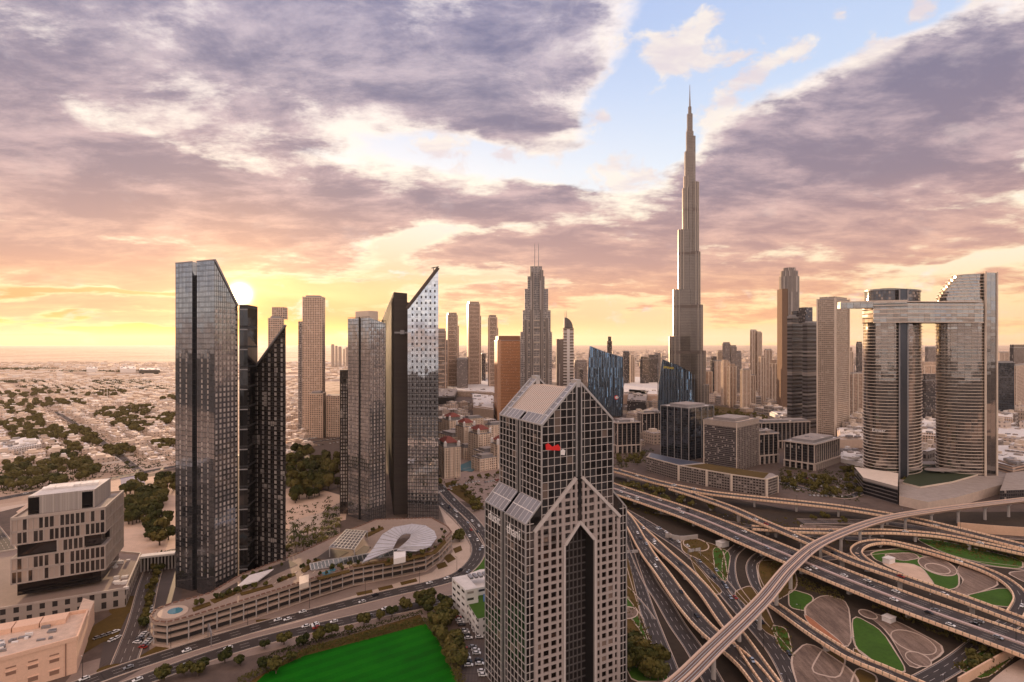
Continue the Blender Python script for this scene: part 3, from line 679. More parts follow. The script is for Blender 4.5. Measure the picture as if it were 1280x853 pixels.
# ---- granite and glass tower with two gables and a tall arch
O = Vector((13.5, 255.0, 0)); th = R(28); ur = Vector((math.cos(th), math.sin(th), 0)); vb = Vector((-math.sin(th), math.cos(th), 0))
root = empty('gabled_tower', 'rose granite and dark glass tower with twin glazed gables and a tall pointed arch', 'skyscraper', None, tuple(O), th)
WU, DV, EZ, RZ = 40.5, 42.0, 133.0, 152.5; A0, A1, SH, ST = -8.4, 48.9, 89.0, 98.0
def q3(u, v, z): return (u, v, z)
def upper_top(u): return EZ + (RZ - EZ) * (1 - abs(u - WU/2) / (WU/2))
def a_top(u): return 85 + 23 * (1 - abs(u - WU/2) / 24.45)
# glass body: lower block, upper block, gable slices
mb = MB()
mb.face([q3(A0,0,0), q3(A1,0,0), q3(A1,0,SH), q3(WU,0,ST), q3(0,0,ST), q3(A0,0,SH)], [(A0,0),(A1,0),(A1,SH),(WU,ST),(0,ST),(A0,SH)])
mb.face([q3(A1,42,0), q3(A0,42,0), q3(A0,42,SH), q3(0,42,ST), q3(WU,42,ST), q3(A1,42,SH)], [(A0,0),(A1,0),(A1,SH),(WU,ST),(0,ST),(A0,SH)])
mb.face([q3(A0,42,0), q3(A0,0,0), q3(A0,0,SH), q3(A0,42,SH)], [(0,0),(42,0),(42,SH),(0,SH)])
mb.face([q3(A1,0,0), q3(A1,42,0), q3(A1,42,SH), q3(A1,0,SH)], [(0,0),(42,0),(42,SH),(0,SH)])
body_lo = mb
mb2 = MB()
for v0, v1 in ((0, 42),):
    mb2.face([q3(0,v1,ST), q3(0,v0,ST), q3(0,v0,EZ), q3(0,v1,EZ)], [(0,ST),(42,ST),(42,EZ),(0,EZ)])
    mb2.face([q3(WU,v0,ST), q3(WU,v1,ST), q3(WU,v1,EZ), q3(WU,v0,EZ)], [(0,ST),(42,ST),(42,EZ),(0,EZ)])
for v, s in ((0, 1), (42, -1)):
    f = [q3(0,v,ST), q3(WU,v,ST), q3(WU,v,EZ), q3(WU/2,v,RZ), q3(0,v,EZ)]
    if s < 0: f = f[::-1]
    mb2.face(f, [(p[0], p[2]) for p in f])
for v, s in ((4.5, -1), (37.5, 1)):
    f = [q3(0,v,EZ-4), q3(WU,v,EZ-4), q3(WU,v,EZ), q3(WU/2,v,RZ), q3(0,v,EZ)]
    if s < 0: f = f[::-1]
    mb2.face(f, [(p[0], p[2]) for p in f])
# arch: cut out of the lower front by building the front in pieces
UL, UR_, SPR, PK = 12.4, 29.0, 76.5, 86.0
um = (UL + UR_) / 2
lo = MB(); lo.v, lo.f, lo.uv, lo.mi = [], [], [], []
lo.face([q3(A0,0,0), q3(UL,0,0), q3(UL,0,SPR), q3(um,0,PK), q3(um,0,ST), q3(0,0,ST), q3(A0,0,SH)], [(A0,0),(UL,0),(UL,SPR),(um,PK),(um,ST),(0,ST),(A0,SH)])
lo.face([q3(UR_,0,0), q3(A1,0,0), q3(A1,0,SH), q3(WU,0,ST), q3(um,0,ST), q3(um,0,PK), q3(UR_,0,SPR)], [(UR_,0),(A1,0),(A1,SH),(WU,ST),(um,ST),(um,PK),(UR_,SPR)])
for k in (1, 2, 3): lo.face([body_lo.v[i] for i in body_lo.f[k]], [body_lo.uv[i] for i in body_lo.f[k]])
lo.build('lower_body', GL_GRID, root); mb2.build('upper_body', GL_GRID, root)
# recess of the arch
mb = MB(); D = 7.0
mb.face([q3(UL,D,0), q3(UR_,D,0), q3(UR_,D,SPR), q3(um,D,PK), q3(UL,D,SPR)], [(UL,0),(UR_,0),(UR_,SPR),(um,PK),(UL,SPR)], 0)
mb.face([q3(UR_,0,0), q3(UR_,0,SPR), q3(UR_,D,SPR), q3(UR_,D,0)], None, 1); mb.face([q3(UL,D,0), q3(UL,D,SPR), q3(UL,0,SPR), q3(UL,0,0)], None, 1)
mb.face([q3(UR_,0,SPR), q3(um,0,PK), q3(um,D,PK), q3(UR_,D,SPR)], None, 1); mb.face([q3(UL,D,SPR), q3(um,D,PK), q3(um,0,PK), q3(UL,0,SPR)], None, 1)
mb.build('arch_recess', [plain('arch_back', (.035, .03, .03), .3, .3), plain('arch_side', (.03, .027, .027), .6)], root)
mb = MB(); g = plain('recess_bars', (.13, .115, .11), .6)
for k in range(1, 7):
    u = UL + (UR_ - UL) * k / 7; zt = SPR + (PK - SPR) * (1 - abs(u - um) / (um - UL)); mb.beam((u, D-.2, 0), (u, D-.2, zt - .3), .55, .4, (0, -1, 0))
for k in range(1, 21): mb.beam((UL, D-.2, k*3.7), (UR_, D-.2, k*3.7), .6, .38, (0, -1, 0))
mb.build('recess_grid', g, root)
# granite front: grid of beams standing proud of the glass
mb = MB(); G0, G1 = -4.2, 44.7; PR = .7
cols = [G0 + 4.15*k for k in range(5)] + [UR_ - .05 + 3.93*k for k in range(5)]
def vb_(u, z0, z1, w_): mb.beam((u, -PR/2, z0), (u, -PR/2, z1), w_, PR, (0, -1, 0))
for i, u in enumerate(cols):
    wd = 1.9 if u in (cols[0], cols[-1], cols[4], cols[5]) else 1.25
    vb_(u + (wd/2 if i in (0, 5) else -wd/2 if i in (4, 9) else 0), 0, a_top(u) - .4, wd)
for u in (15.9, 18.6, 22.8, 25.5): vb_(u, SPR + (PK - SPR) * (1 - abs(u - um) / (um - UL)), a_top(u) - .5, 1.15)
for k in range(0, 30):
    z = 1.0 + 3.7 * k
    for a, b in ((G0, UL), (UR_, G1)):
        if z < 84: mb.beam((a, -PR/2 + .02, z), (b, -PR/2 + .02, z), 1.15, PR - .06, (0, -1, 0))
    if z >= 77:
        for a, b in ((G0, um - 1.2), (um + 1.2, G1)):
            us = [a + (b - a) * t / 80 for t in range(81)]
            ok = [u for u in us if a_top(u) > z + .4 and z > (SPR + (PK - SPR) * (1 - abs(u - um) / (um - UL)) if UL < u < UR_ else 0)]
            if len(ok) > 2: mb.beam((min(ok), -PR/2 + .02, z), (max(ok), -PR/2 + .02, z), 1.15, PR - .06, (0, -1, 0))
mb.build('granite_front', GRAN, root)
wq = []
for c0 in range(4):
    for side in (0, 5):
        u0, u1 = cols[c0 + side] + .6, cols[c0 + 1 + side] - .6
        for k in range(0, 22):
            z = 1.0 + 3.7 * k + .55; wq.append([(u0, -.08, z), (u1, -.08, z), (u1, -.08, z + 2.6), (u0, -.08, z + 2.6)])
wq.sort(key=lambda q: -q[0][2])
for q in wq[:100]:
    m = MB(); j = rnd.random() * 40; m.face(q, [(int(j)+.2,.2),(int(j)+.8,.2),(int(j)+.8,.8),(int(j)+.2,.8)]); m.build('window', PANE, root)
m = MB()
for q in wq[100:]:
    j = int(rnd.random() * 400); m.face(q, [(j+.2,.2),(j+.8,.2),(j+.8,.8),(j+.2,.8)])
tag(m.build('window', PANE, root), kind='stuff')
# pale edge beams
mb = MB()
def edge(a, b, w_=1.1, t=1.0, up=(0, -1, 0)): mb.beam(a, b, w_, t, up)
for s in (1, -1):
    c = WU/2; e = (lambda u: c + s * (u))
    edge((e(24.45), -.55, 85), (e(1.6), -.55, 107), 1.5, 1.1)
    edge((e(um - UL + (0 if s < 0 else 0) ) , -.5, SPR) if False else ((UL if s < 0 else UR_), -.55, SPR), (um, -.55, PK), 1.4, 1.15)
    edge(((UL - .5 if s < 0 else UR_ + .5), -.55, 0), ((UL - .5 if s < 0 else UR_ + .5), -.55, SPR), 1.0, 1.15)
mb.build('arch_edging', GRANL, root)
mb = MB()
for v in (-.1, 42.1):
    sgn = (0, -1, 0)
    for s in (0, 1):
        a = (0 if s == 0 else WU, v, EZ); b = (WU/2 + (-1.3 if s == 0 else 1.3), v, RZ - 1); mb.beam(a, b, 1.0, .8, sgn)
for v in (4.6, 37.4):
    for s in (0, 1): mb.beam((0 if s == 0 else WU, v, EZ), (WU/2, v, RZ - .3), .8, .6, (0, -1, 0))
for u in (0, WU):
    mb.beam((u, 0, EZ), (u, 42, EZ), .7, .7); mb.beam((u, 0, ST), (u, 0, EZ), .6, .6, (0, -1, 0))
    mb.beam((u, 42, ST), (u, 42, EZ), .6, .6, (0, -1, 0))
for u in (A0, A1): mb.beam((u, 0, SH), (u, 42, SH), .7, .7); mb.beam((u, 0, 0), (u, 0, SH), .6, .6, (0, -1, 0)); mb.beam((u, 42, 0), (u, 42, SH), .6, .6, (0, -1, 0))
for a, b in ((A0, 0), (A1, WU)):
    for v in (0, 42): mb.beam((a, v, SH), (b, v, ST), .7, .7, (0, -1, 0))
mb.build('edge_trim', PALEM, root)
# mullions as real bars on the visible faces
mb = MB(); bars = plain('mullion_pale', (.56, .50, .47), .5, .1)
for k in range(0, 13):
    u = WU * k / 12
    if abs(u - WU/2) < 2: continue
    zb = a_top(u) if G0 < u < G1 else ST
    mb.beam((u, -.12, max(ST - 8, zb)), (u, -.12, upper_top(u)), .24, .3, (0, -1, 0))
for k in range(0, 18):
    z = 92 + 3.65 * k
    us = [WU * t / 120 for t in range(121)]; ok = [u for u in us if upper_top(u) > z and z > a_top(u)]
    for s in (0, 1):
        o_ = [u for u in ok if (u < WU/2 - 1.5) == (s == 0) and abs(u - WU/2) > 1.5]
        if len(o_) > 2: mb.beam((min(o_), -.12, z), (max(o_), -.12, z), .24, .26, (0, -1, 0))
mb.build('mullion', bars, root)
mb = MB()
for u_, z0, z1, n_ in ((-.12, ST, EZ, 11), (A0 - .12, 0, SH, 24), (WU + .12, ST, EZ, 11), (A1 + .12, 0, SH, 24)):
    for k in range(0, 13):
        v = 42 * k / 12
        if abs(v - 21) < 2: continue
        mb.beam((u_, v, z0), (u_, v, z1), .22, .28, (1, 0, 0))
    for k in range(0, n_ + 1):
        z = z0 + (z1 - z0) * k / n_
        mb.beam((u_, 0, z), (u_, 19.5, z), .22, .26, (1, 0, 0)); mb.beam((u_, 22.5, z), (u_, 42, z), .22, .26, (1, 0, 0))
for u_ in (A0 + 2.1, A1 - 2.1): mb.beam((u_, -.12, 0), (u_, -.12, SH + 2), .28, .28, (0, -1, 0))
for k in range(0, 25):
    z = 3.7 * k
    for a, b in ((A0, G0), (G1, A1)): mb.beam((a, -.12, z), (b, -.12, z), .28, .26, (0, -1, 0))
mb.build('mullion', bars, root)
# dark channels down the middle of each face
mb = MB()
mb.box(WU/2, -.1, a_top(WU/2) - 2, 2.2, .5, RZ - a_top(WU/2) - 1, 0, 0)
for u_, z0, z1 in ((-.1, ST - 2, EZ), (A0 - .1, 0, SH + .3), (A1 + .1, 0, SH + .3), (WU + .1, ST, EZ)): mb.box(u_, 21, z0, .5, 2.4, z1 - z0, 0, 0)
mb.build('channel', DARKM, root)
mb = MB()
for s in (-1.35, 1.35):
    mb.beam((WU/2 + s, -.35, 107.5), (WU/2 + s, -.35, RZ - 1.2), .55, .8, (0, -1, 0))
    for u_, z0, z1 in ((-.35, ST, EZ), (A0 - .35, 0, SH)): mb.beam((u_, 21 + s, z0), (u_, 21 + s, z1), .5, .7, (1, 0, 0))
mb.build('channel_trim', PALEM, root)
# roofs: glazed shoulders, glazed eave bands, ribbed slopes and the deck between the gables
SKYG = facade('skylight_panes', (.62, .57, .54), (.22, .20, .20), 3.9, 4.2, .93, .93, (.30, .28, .28), metal=.3, rough=.25, blind=0)
for (ua, za, ub, zb_) in ((A0, SH, 0, ST), (A1, SH, WU, ST)):
    for v0, v1 in ((0, 20), (22, 42)):
        m = MB(); sl = math.hypot(ub - ua, zb_ - za); f = [(ua, v0, za), (ua, v1, za), (ub, v1, zb_), (ub, v0, zb_)]; uvs = [(v0, 0), (v1, 0), (v1, 8.4), (v0, 8.4)]
        if ua < 0: f = f[::-1]; uvs = uvs[::-1]
        m.face(f, uvs); m.build('shoulder_skylight', SKYG, root)
def rs(u): return EZ + (RZ - EZ) * (u / (WU/2))
RIB = NB('ribbed_roof'); _uv = RIB.n('ShaderNodeUVMap').outputs[0]; _s = RIB.n('ShaderNodeSeparateXYZ'); RIB.l(_uv, _s.inputs[0])
RIB.l(RIB.mix(RIB.m_('LESS_THAN', RIB.m_('FRACT', RIB.m_('DIVIDE', _s.outputs[0], 1.7)), .36), (.62, .50, .42), (.20, .145, .115)), RIB.b.inputs['Base Color']); RIB.b.inputs['Roughness'].default_value = .6
for s in (1, -1):
    X = (lambda u: u if s > 0 else WU - u)
    for v0, v1 in ((0, 20), (22, 42)):
        m = MB(); f = [(X(0), v1, rs(0)), (X(0), v0, rs(0)), (X(4.2), v0, rs(4.2)), (X(4.2), v1, rs(4.2))]
        m.face(f if s > 0 else f[::-1], [(v1, 0), (v0, 0), (v0, 4.2), (v1, 4.2)] if s > 0 else [(v1, 4.2), (v0, 4.2), (v0, 0), (v1, 0)]); m.build('eave_skylight', SKYG, root)
    for v0, v1 in ((0, 4.5), (37.5, 42)):
        m = MB(); f = [(X(4.2), v1, rs(4.2)), (X(4.2), v0, rs(4.2)), (X(WU/2), v0, RZ), (X(WU/2), v1, RZ)]
        m.face(f if s > 0 else f[::-1], [(0, 4.2), (4, 4.2), (4, 29), (0, 29)] if s > 0 else [(0, 29), (4, 29), (4, 4.2), (0, 4.2)]); m.build('gable_skylight', SKYG, root)
    m = MB(); f = [(X(4.2), 37.5, rs(4.2) - .8), (X(4.2), 4.5, rs(4.2) - .8), (X(17), 4.5, 148.6), (X(17), 37.5, 148.6)]
    m.face(f if s > 0 else f[::-1], [(37.5, 0), (4.5, 0), (4.5, 9), (37.5, 9)] if s > 0 else [(37.5, 9), (4.5, 9), (4.5, 0), (37.5, 0)]); m.build('ribbed_slope', RIB.m, root)
m = MB(); m.face([(17, 4.5, 148.6), (WU - 17, 4.5, 148.6), (WU - 17, 37.5, 148.6), (17, 37.5, 148.6)]); m.build('roof_deck', plain('roof_tan', (.52, .38, .28), .8), root)
for v in (2.2, 39.8):
    m = MB(); m.box(WU/2, v, RZ - 9, 2.6, 4.8, 9.6, 0, 0); m.build('ridge_post', PALEM, root)
m = MB(); m.cyl(WU/2, 3, RZ, RZ + 5, .12, .05, 6); m.cyl(WU/2 + 1, 38, RZ, RZ + 7, .12, .05, 6); m.build('antenna', GREYM, root)
REDS = plain('sign_red', (.75, .03, .03), .5, var=.05); WSIGN = plain('sign_white', (.85, .8, .78), .5, var=.03)
m = MB()
pr = [(2.0, 121.6), (9.5, 120.6), (9.8, 122.0), (8.6, 123.6), (5.4, 122.8), (3.2, 124.6), (1.8, 124.0)]
m.face([(u, -.5, z) for u, z in pr]); m.face([(u, -.45, z) for u, z in pr][::-1]); sg = m.build('sign', REDS, root)
m = MB(); pr = [(9.9, 118.6), (12.2, 118.2), (12.6, 120.4), (11.2, 121.2), (10.0, 120.6)]; m.face([(u, -.5, z) for u, z in pr]); m.build('sign_emblem', WSIGN, sg)
text_part('dusit', 6.8, WSIGN, root, (A0 - .5, 37.5, 81.5), (0, -1, 0), (0, 0, 1)); text_part('thani', 6.8, WSIGN, root, (A0 - .5, 17.5, 80.5), (0, -1, 0), (0, 0, 1))
# ------------------------------------------------------------------ dark glass towers
FT_A = facade('curtain_charcoal', (.045, .038, .036), (.30, .31, .335), 3.3, 3.55, .97, .95, (.38, .39, .42), metal=.9, wob=.02, blind=0)
WSTRIP = facade('blind_pane', (.3, .3, .3), (.32, .275, .25), 1.0, 1.0, 2.0, 2.0, (.60, .52, .47), metal=.15, rough=.3, wob=.05, blind=.2, blindc=(.24, .21, .2))
def loc(root, poly): return [(p[0] - root.location.x, p[1] - root.location.y) for p in poly]
def strip_windows(root, wall, us, z0, z1, fh, ww, hh, top=None, limit=100):
    """pale upright window panels in columns at us, one per floor"""
    q = []
    z = z0
    while z < z1:
        for u in us:
            if top is None or z + hh < top(u): q.append(wall.quad(u - ww/2, u + ww/2, z, z + hh, .12))
        z += fh
    return q
def put_windows(root, quads, mat, limit=100, name='window'):
    inv = root.location
    quads = sorted(quads, key=lambda q: (Vector(q[0]) + inv - camo.location).length)
    for k, q in enumerate(quads[:limit]):
        m = MB(); j = int(rnd.random() * 500); m.face(q, [(j+.2,.2),(j+.8,.2),(j+.8,.8),(j+.2,.8)]); m.build(name, mat, root)
    if len(quads) > limit:
        m = MB()
        for q in quads[limit:]:
            j = int(rnd.random() * 900); m.face(q, [(j+.2,.2),(j+.8,.2),(j+.8,.8),(j+.2,.8)])
        tag(m.build(name, mat, root), kind='stuff')
# tower A: two slabs with a slot, sloping shoulder on the right
fa = cboxpts(219.5, 268, 297, 376, 66)
root = empty('skyscraper', 'tallest charcoal glass tower, split by a dark slot, with a sloping top', 'skyscraper', None, (*fa[1], 0))
f = loc(root, fa); wl = Wall(f[0], f[1]); wr = Wall(f[1], f[2]); zt = ZP(325, 376); zlow = ZP(383, 392)
mid = wl.at(wl.L * .44, 0); mid2 = wl.at(wl.L * .56, 0)
back = Vector(f[3]) - Vector(f[0])
def bk(p, k): return (p[0] + back.x * k, p[1] + back.y * k)
m = MB(); m.prism([f[0], (mid.x, mid.y), bk(mid, 1), f[3]], 0, zt, 0, 1); m.build('slab', [FT_A, ROOFG], root)
m = MB(); m.prism([(mid2.x, mid2.y), f[1], f[2], bk(mid2, 1)], 0, [zt, zt + .5, zlow, zlow], 0, 1); m.build('slab', [FT_A, ROOFG], root)
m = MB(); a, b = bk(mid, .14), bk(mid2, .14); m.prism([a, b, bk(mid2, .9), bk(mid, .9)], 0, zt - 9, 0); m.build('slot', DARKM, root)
q = strip_windows(root, wl, [wl.L*.13, wl.L*.29, wl.L*.69, wl.L*.84], 12, zt - 62, 3.55, 1.25, 2.3)
tp = lambda u: zt + (zlow - zt) * u / wr.L - 3
q += strip_windows(root, wr, [wr.L*(.08+.17*k) for k in range(6)], 10, zt - 34, 3.55, 1.5, 2.2, tp)
put_windows(root, q, WSTRIP)
m = MB(); grid(m, wl, 0, zt, 12, 64, .16, .22, .1, u1=wl.L*.44); grid(m, wl, 0, zt, 12, 64, .16, .22, .1, u0=wl.L*.56); grid(m, wr, 0, zt, 12, 64, .16, .25, .1, 0, tp); m.build('mullion', DARKM, root)
m = MB(); m.beam(wr.at(0, zt + .3), wr.at(wr.L, zlow + .3), 1.6, 1.2); m.beam(wl.at(0, zt), wl.at(wl.L*.44, zt), .8, .8); m.beam(wl.at(wl.L*.56, zt), wl.at(wl.L, zt), .8, .8); m.build('roof_edge', GREYM, root)
# dark spine between tower A and its neighbour
sp_ = cboxpts(296.5, 299, 309.5, 392, 10)
root = empty('skyscraper', 'narrow black glass shaft between the tallest charcoal tower and the pointed one', 'tower', None, (*sp_[1], 0)); g_ = loc(root, sp_)
c_ = [(g_[1][0], g_[1][1]), (g_[2][0], g_[2][1]), (g_[2][0] - 3, g_[2][1] + 22), (g_[1][0] - 8, g_[1][1] + 22)]
m = MB(); m.prism(c_, 0, ZP(381, 392), 0, 1); m.build('shaft', [facade('curtain_black', (.03, .028, .028), (.05, .05, .052), 3, 14, .96, .9, (.08, .075, .075), metal=.8, blind=0), ROOFG], root)
wk = Wall(c_[0], c_[1]); m = MB()
for k in range(14): wk.hbar(m, 0, wk.L, 12 + 14*k, .8, .5)
m.build('floor_band', GREYM, root)
# tower B: pointed top
FT_B = facade('curtain_brown', (.055, .040, .033), (.06, .052, .05), 3.2, 3.55, .94, .92, (.26, .23, .22), metal=.8, wob=.03, blind=.03)
pb = [Vector((XP(309.5, 416), 416)), Vector((XP(357, 404), 404))]; dd = (pb[1] - pb[0]).normalized(); nn = Vector((-dd.y, dd.x)); w_ = (pb[1] - pb[0]).length
nn = Vector((-.37, .93)); poly = [tuple(pb[0]), tuple(pb[1]), tuple(pb[1] + nn * 26), tuple(pb[0] + nn * 26)]
root = empty('skyscraper', 'dark brown glass tower with a steep pointed top beside the tallest charcoal tower', 'skyscraper', None, (*poly[0], 0)); f = loc(root, poly)
zl, zd, zp = ZP(452, 414), ZP(457, 412), ZP(407, 404)
wb = Wall(f[0], f[1]); um_ = wb.L * .25; c0 = wb.at(um_, 0); cb = (c0.x + nn.x * 26, c0.y + nn.y * 26)
m = MB(); m.prism([f[0], (c0.x, c0.y), cb, f[3]], 0, [zl, zd, zd, zl], 0, 1); m.prism([(c0.x, c0.y), f[1], f[2], cb], 0, [zd, zp, zp, zd], 0, 1); m.build('body', [FT_B, ROOFG], root)
tb = lambda u: zl if u < um_ else zd + (zp - zd) * (u - um_) / (wb.L - um_)
put_windows(root, strip_windows(root, wb, [wb.L*(.09+.163*k) for k in range(6)], 8, zp, 3.55, 1.9, 2.3, lambda u: tb(u) - 3), WSTRIP)
m = MB(); grid(m, wb, 0, zp, 12, 51, .2, .3, .14, 0, tb); m.build('mullion', DARKM, root)
m = MB(); m.beam(wb.at(um_, zd + .2), wb.at(wb.L, zp + .2), 1.6, 1.2); m.build('roof_edge', GREYM, root)
# ---- middle cluster
FT_C = facade('curtain_silver', (.06, .052, .05), (.34, .35, .38), 3.1, 3.5, .96, .95, (.46, .47, .50), metal=.9, wob=.025, blind=0)
fc = cboxpts(435, 462, 482, 532, 50)
root = empty('skyscraper', 'silver grey glass tower with a stepped roofline standing left of the dark brown slab', 'skyscraper', None, (*fc[1], 0)); f = loc(root, fc)
wl = Wall(f[0], f[1]); wr = Wall(f[1], f[2]); bk_ = Vector(f[3]) - Vector(f[0]); zt = ZP(396, 532)
def bb(p, k): return (p[0] + bk_.x*k, p[1] + bk_.y*k)
ms = wl.at(wl.L*.1, 0)
m = MB(); m.prism([f[0], f[1], f[2], f[3]], 0, [zt - 1, zt - 1, zt - 6, zt - 6], 0, 1); m.build('body', [FT_C, ROOFG], root)
m = MB(); m.prism(inset(f, 8), zt - 4, zt + 6, 0, 1); m.build('roof_box', [CREAM, ROOFG], root)
m = MB(); wl.vbar(m, wl.L*.55, 0, zt, 1.2, 1.0); m.build('fin', DARKM, root)
q = strip_windows(root, wl, [wl.L*(.06+.093*k) for k in range(11) if k != 5], 14, zt - 62, 3.5, 1.1, 2.3) + strip_windows(root, wr, [wr.L*(.1+.2*k) for k in range(5)], 14, zt - 12, 3.5, 1.6, 2.3)
put_windows(root, q, WSTRIP)
m = MB(); grid(m, wl, 0, zt, 16, 56, .22, .3, .14); grid(m, wr, 0, zt - 3, 8, 56, .22, .3, .14); m.build('mullion', DARKM, root)
fs = cboxpts(422.5, 425, 438, 560, 8)
root = empty('skyscraper', 'low dark grid tower attached to the left side of the silver grey glass tower', 'tower', None, (*fs[1], 0)); g_ = loc(root, fs)
c_ = [g_[1], g_[2], (g_[2][0] - 2, g_[2][1] + 20), (g_[1][0] - 2, g_[1][1] + 20)]
m = MB(); m.prism(c_, 0, ZP(463, 560), 0, 1); m.build('body', [FT_B, ROOFG], root); wk = Wall(c_[0], c_[1])
put_windows(root, strip_windows(root, wk, [wk.L*(.15+.23*k) for k in range(4)], 12, ZP(480, 560), 3.5, 1.2, 2.3), WSTRIP)
m = MB(); grid(m, wk, 0, ZP(463, 560), 4, 40, .3, .4, .2); m.build('mullion', DARKM, root)
# dark brown slab
fd = cboxpts(471, 492, 509, 556, 14)
root = empty('skyscraper', 'blank dark brown slab tower between the silver grey tower and the slanted glass blade', 'skyscraper', None, (*fd[1], 0)); f = loc(root, fd)
zt = ZP(364, 556); BRN = facade('louvre_brown', (.030, .022, .020), (.045, .033, .030), 40, 1.1, 1.0, .8, (.055, .042, .036), metal=0.0, rough=.8, blind=0, wob=.01)
BRN2 = facade('panel_brown', (.04, .025, .019), (.05, .032, .024), 4, 3.6, .94, .94, (.065, .043, .033), metal=0.0, rough=.85, blind=0, wob=.01)
m = MB(); m.face([(f[0][0], f[0][1], 0), (f[1][0], f[1][1], 0), (f[1][0], f[1][1], zt), (f[0][0], f[0][1], zt)], [(0, 0), (20, 0), (20, zt), (0, zt)], 1)
m.prism([f[1], f[2], f[3], f[0]], 0, [zt - 1, zt - 2, zt - 2, zt - 1], 0, 2); m.build('body', [BRN, BRN2, ROOFG], root)
e = Vector(f[2]); m = MB(); d_ = (Vector(f[2]) - Vector(f[1])).normalized()
m.prism([(e.x - .2, e.y), (e.x + d_.x*5, e.y + d_.y*5), (e.x + d_.x*5, e.y + d_.y*5 + 18), (e.x - .2, e.y + 18)], 0, zt - 11, 0); m.build('side_wing', BRN, root)
m = MB(); m.beam((f[1][0] + 1, f[1][1] - 1, ZP(416, 556)), (f[2][0] + 6, f[2][1] - 1, ZP(416, 556)), 1.6, 1.6); m.box(f[1][0] + 9, f[1][1] - 1, ZP(418, 556), 4, 3, 4); m.build('sky_bridge', GREYM, root)
m = MB()
for k, t in enumerate((.15, .5, .8)): p = Vector(f[0]).lerp(Vector(f[1]), t); m.cyl(p.x, p.y + 3, zt, zt + 3 + k, .5, .4, 6)
m.build('roof_vent', GREYM, root)
# slanted glass blade
BLADE = facade('curtain_blue', (.30, .30, .31), (.50, .52, .56), 3.4, 3.55, .97, .95, (.72, .74, .78), metal=.95, rough=.04, wob=.012, blind=0)
DWIN = plain('dark_window', (.06, .055, .06), .1, .4)
pb = [Vector((XP(509.5, 546), 546)), Vector((XP(548, 543), 543))]; dd = (pb[1] - pb[0]).normalized(); nn = Vector((-dd.y, dd.x))
poly = [tuple(pb[0]), tuple(pb[1]), tuple(pb[1] + nn * 20 - dd * 12), tuple(pb[0] + nn * 20)]
root = empty('skyscraper', 'slanted mirror glass tower whose roof climbs to a sharp point, right of the dark slab', 'skyscraper', None, (*poly[0], 0)); f = loc(root, poly)
z0_, z1_ = ZP(383, 546), ZP(334, 536); wb = Wall(f[0], f[1]); tb = lambda u: z0_ + (z1_ - z0_) * u / wb.L
m = MB(); m.prism(f, 0, [z0_, z1_, z1_ - 8, z0_], 0, 1); m.build('body', [BLADE, DARKM], root)
cu_ = [wb.L*(.16+.145*k) for k in range(6)]
put_windows(root, strip_windows(root, wb, cu_, ZP(520, 540), z1_, 3.55*1.6, 1.5, 2.4, lambda u: tb(u) - 6), DWIN)
put_windows(root, strip_windows(root, wb, [wb.L*(.1+.12*k) for k in range(8)], 18, ZP(525, 540), 3.55, 1.5, 2.3), WSTRIP)
m = MB(); grid(m, wb, 0, ZP(470, 540), 14, 40, .3, .5, .16); m.build('mullion', DARKM, root)
m = MB(); m.beam(wb.at(-.6, z0_ - 2), wb.at(wb.L, z1_ + .3), 2.6, 3.0, up=wb.n); m.build('roof_edge', plain('roof_edge_brown', (.10, .075, .065), .6), root)
m = MB(); c = wb.at(wb.L*.84, tb(wb.L*.84)); m.cyl(c.x, c.y + 1, c.z - 2, c.z + 7, .35, .3, 6); m.beam((c.x - 2, c.y + 1, c.z + 6), (c.x + 5, c.y + 1, c.z + 7.5), .7, .7); m.build('roof_crane', DARKM, root)
# ================================================================== skyline
def fm(name, wall, glass, cw, ch, fw, fh, **k): return facade(name, wall, glass, cw, ch, fw, fh, **k)
S_BEIGE = fm('facade_beige', (.52, .37, .28), (.03, .025, .025), 3.6, 3.6, .6, .66, metal=.4, rough=.2)
S_TAN = fm('facade_tan', (.64, .47, .36), (.05, .04, .035), 3.2, 3.4, .5, .6, metal=.3, rough=.2)
S_GREY = fm('facade_grey', (.30, .25, .23), (.03, .03, .032), 3.0, 3.6, .62, .62, metal=.6)
S_DARK = fm('facade_dark', (.09, .075, .07), (.08, .08, .09), 2.6, 3.6, .8, .78, metal=.7)
S_BAND = fm('facade_bands', (.52, .41, .34), (.025, .022, .024), 60, 3.7, 1.0, .56, metal=.6, wob=.06)
S_DBAND = fm('facade_dark_bands', (.16, .13, .12), (.03, .03, .034), 60, 3.9, 1.0, .74, metal=.6, wob=.06)
S_ORANGE = fm('facade_copper', (.68, .33, .16), (.12, .05, .025), 2.2, 3.4, .55, .6, metal=.3, rough=.3)
S_VERT = fm('facade_fins', (.42, .35, .31), (.04, .035, .035), 3.0, 60, .55, 1.0, metal=.7, band=None)
S_STEEL = fm('facade_steel', (.27, .225, .20), (.05, .046, .045), 2.6, 3.9, .5, .8, metal=.6, rough=.2, wallmetal=.5, wallrough=.35, wob=.12, blind=0)
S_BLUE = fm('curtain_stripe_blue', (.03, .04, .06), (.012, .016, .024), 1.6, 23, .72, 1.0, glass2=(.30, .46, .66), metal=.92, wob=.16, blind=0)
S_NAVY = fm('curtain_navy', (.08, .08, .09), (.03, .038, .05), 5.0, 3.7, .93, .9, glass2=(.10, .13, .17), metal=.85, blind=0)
S_FARC = fm('facade_far', (.46, .37, .31), (.14, .12, .11), 4.5, 4.0, .5, .5, metal=.2, rough=.4)
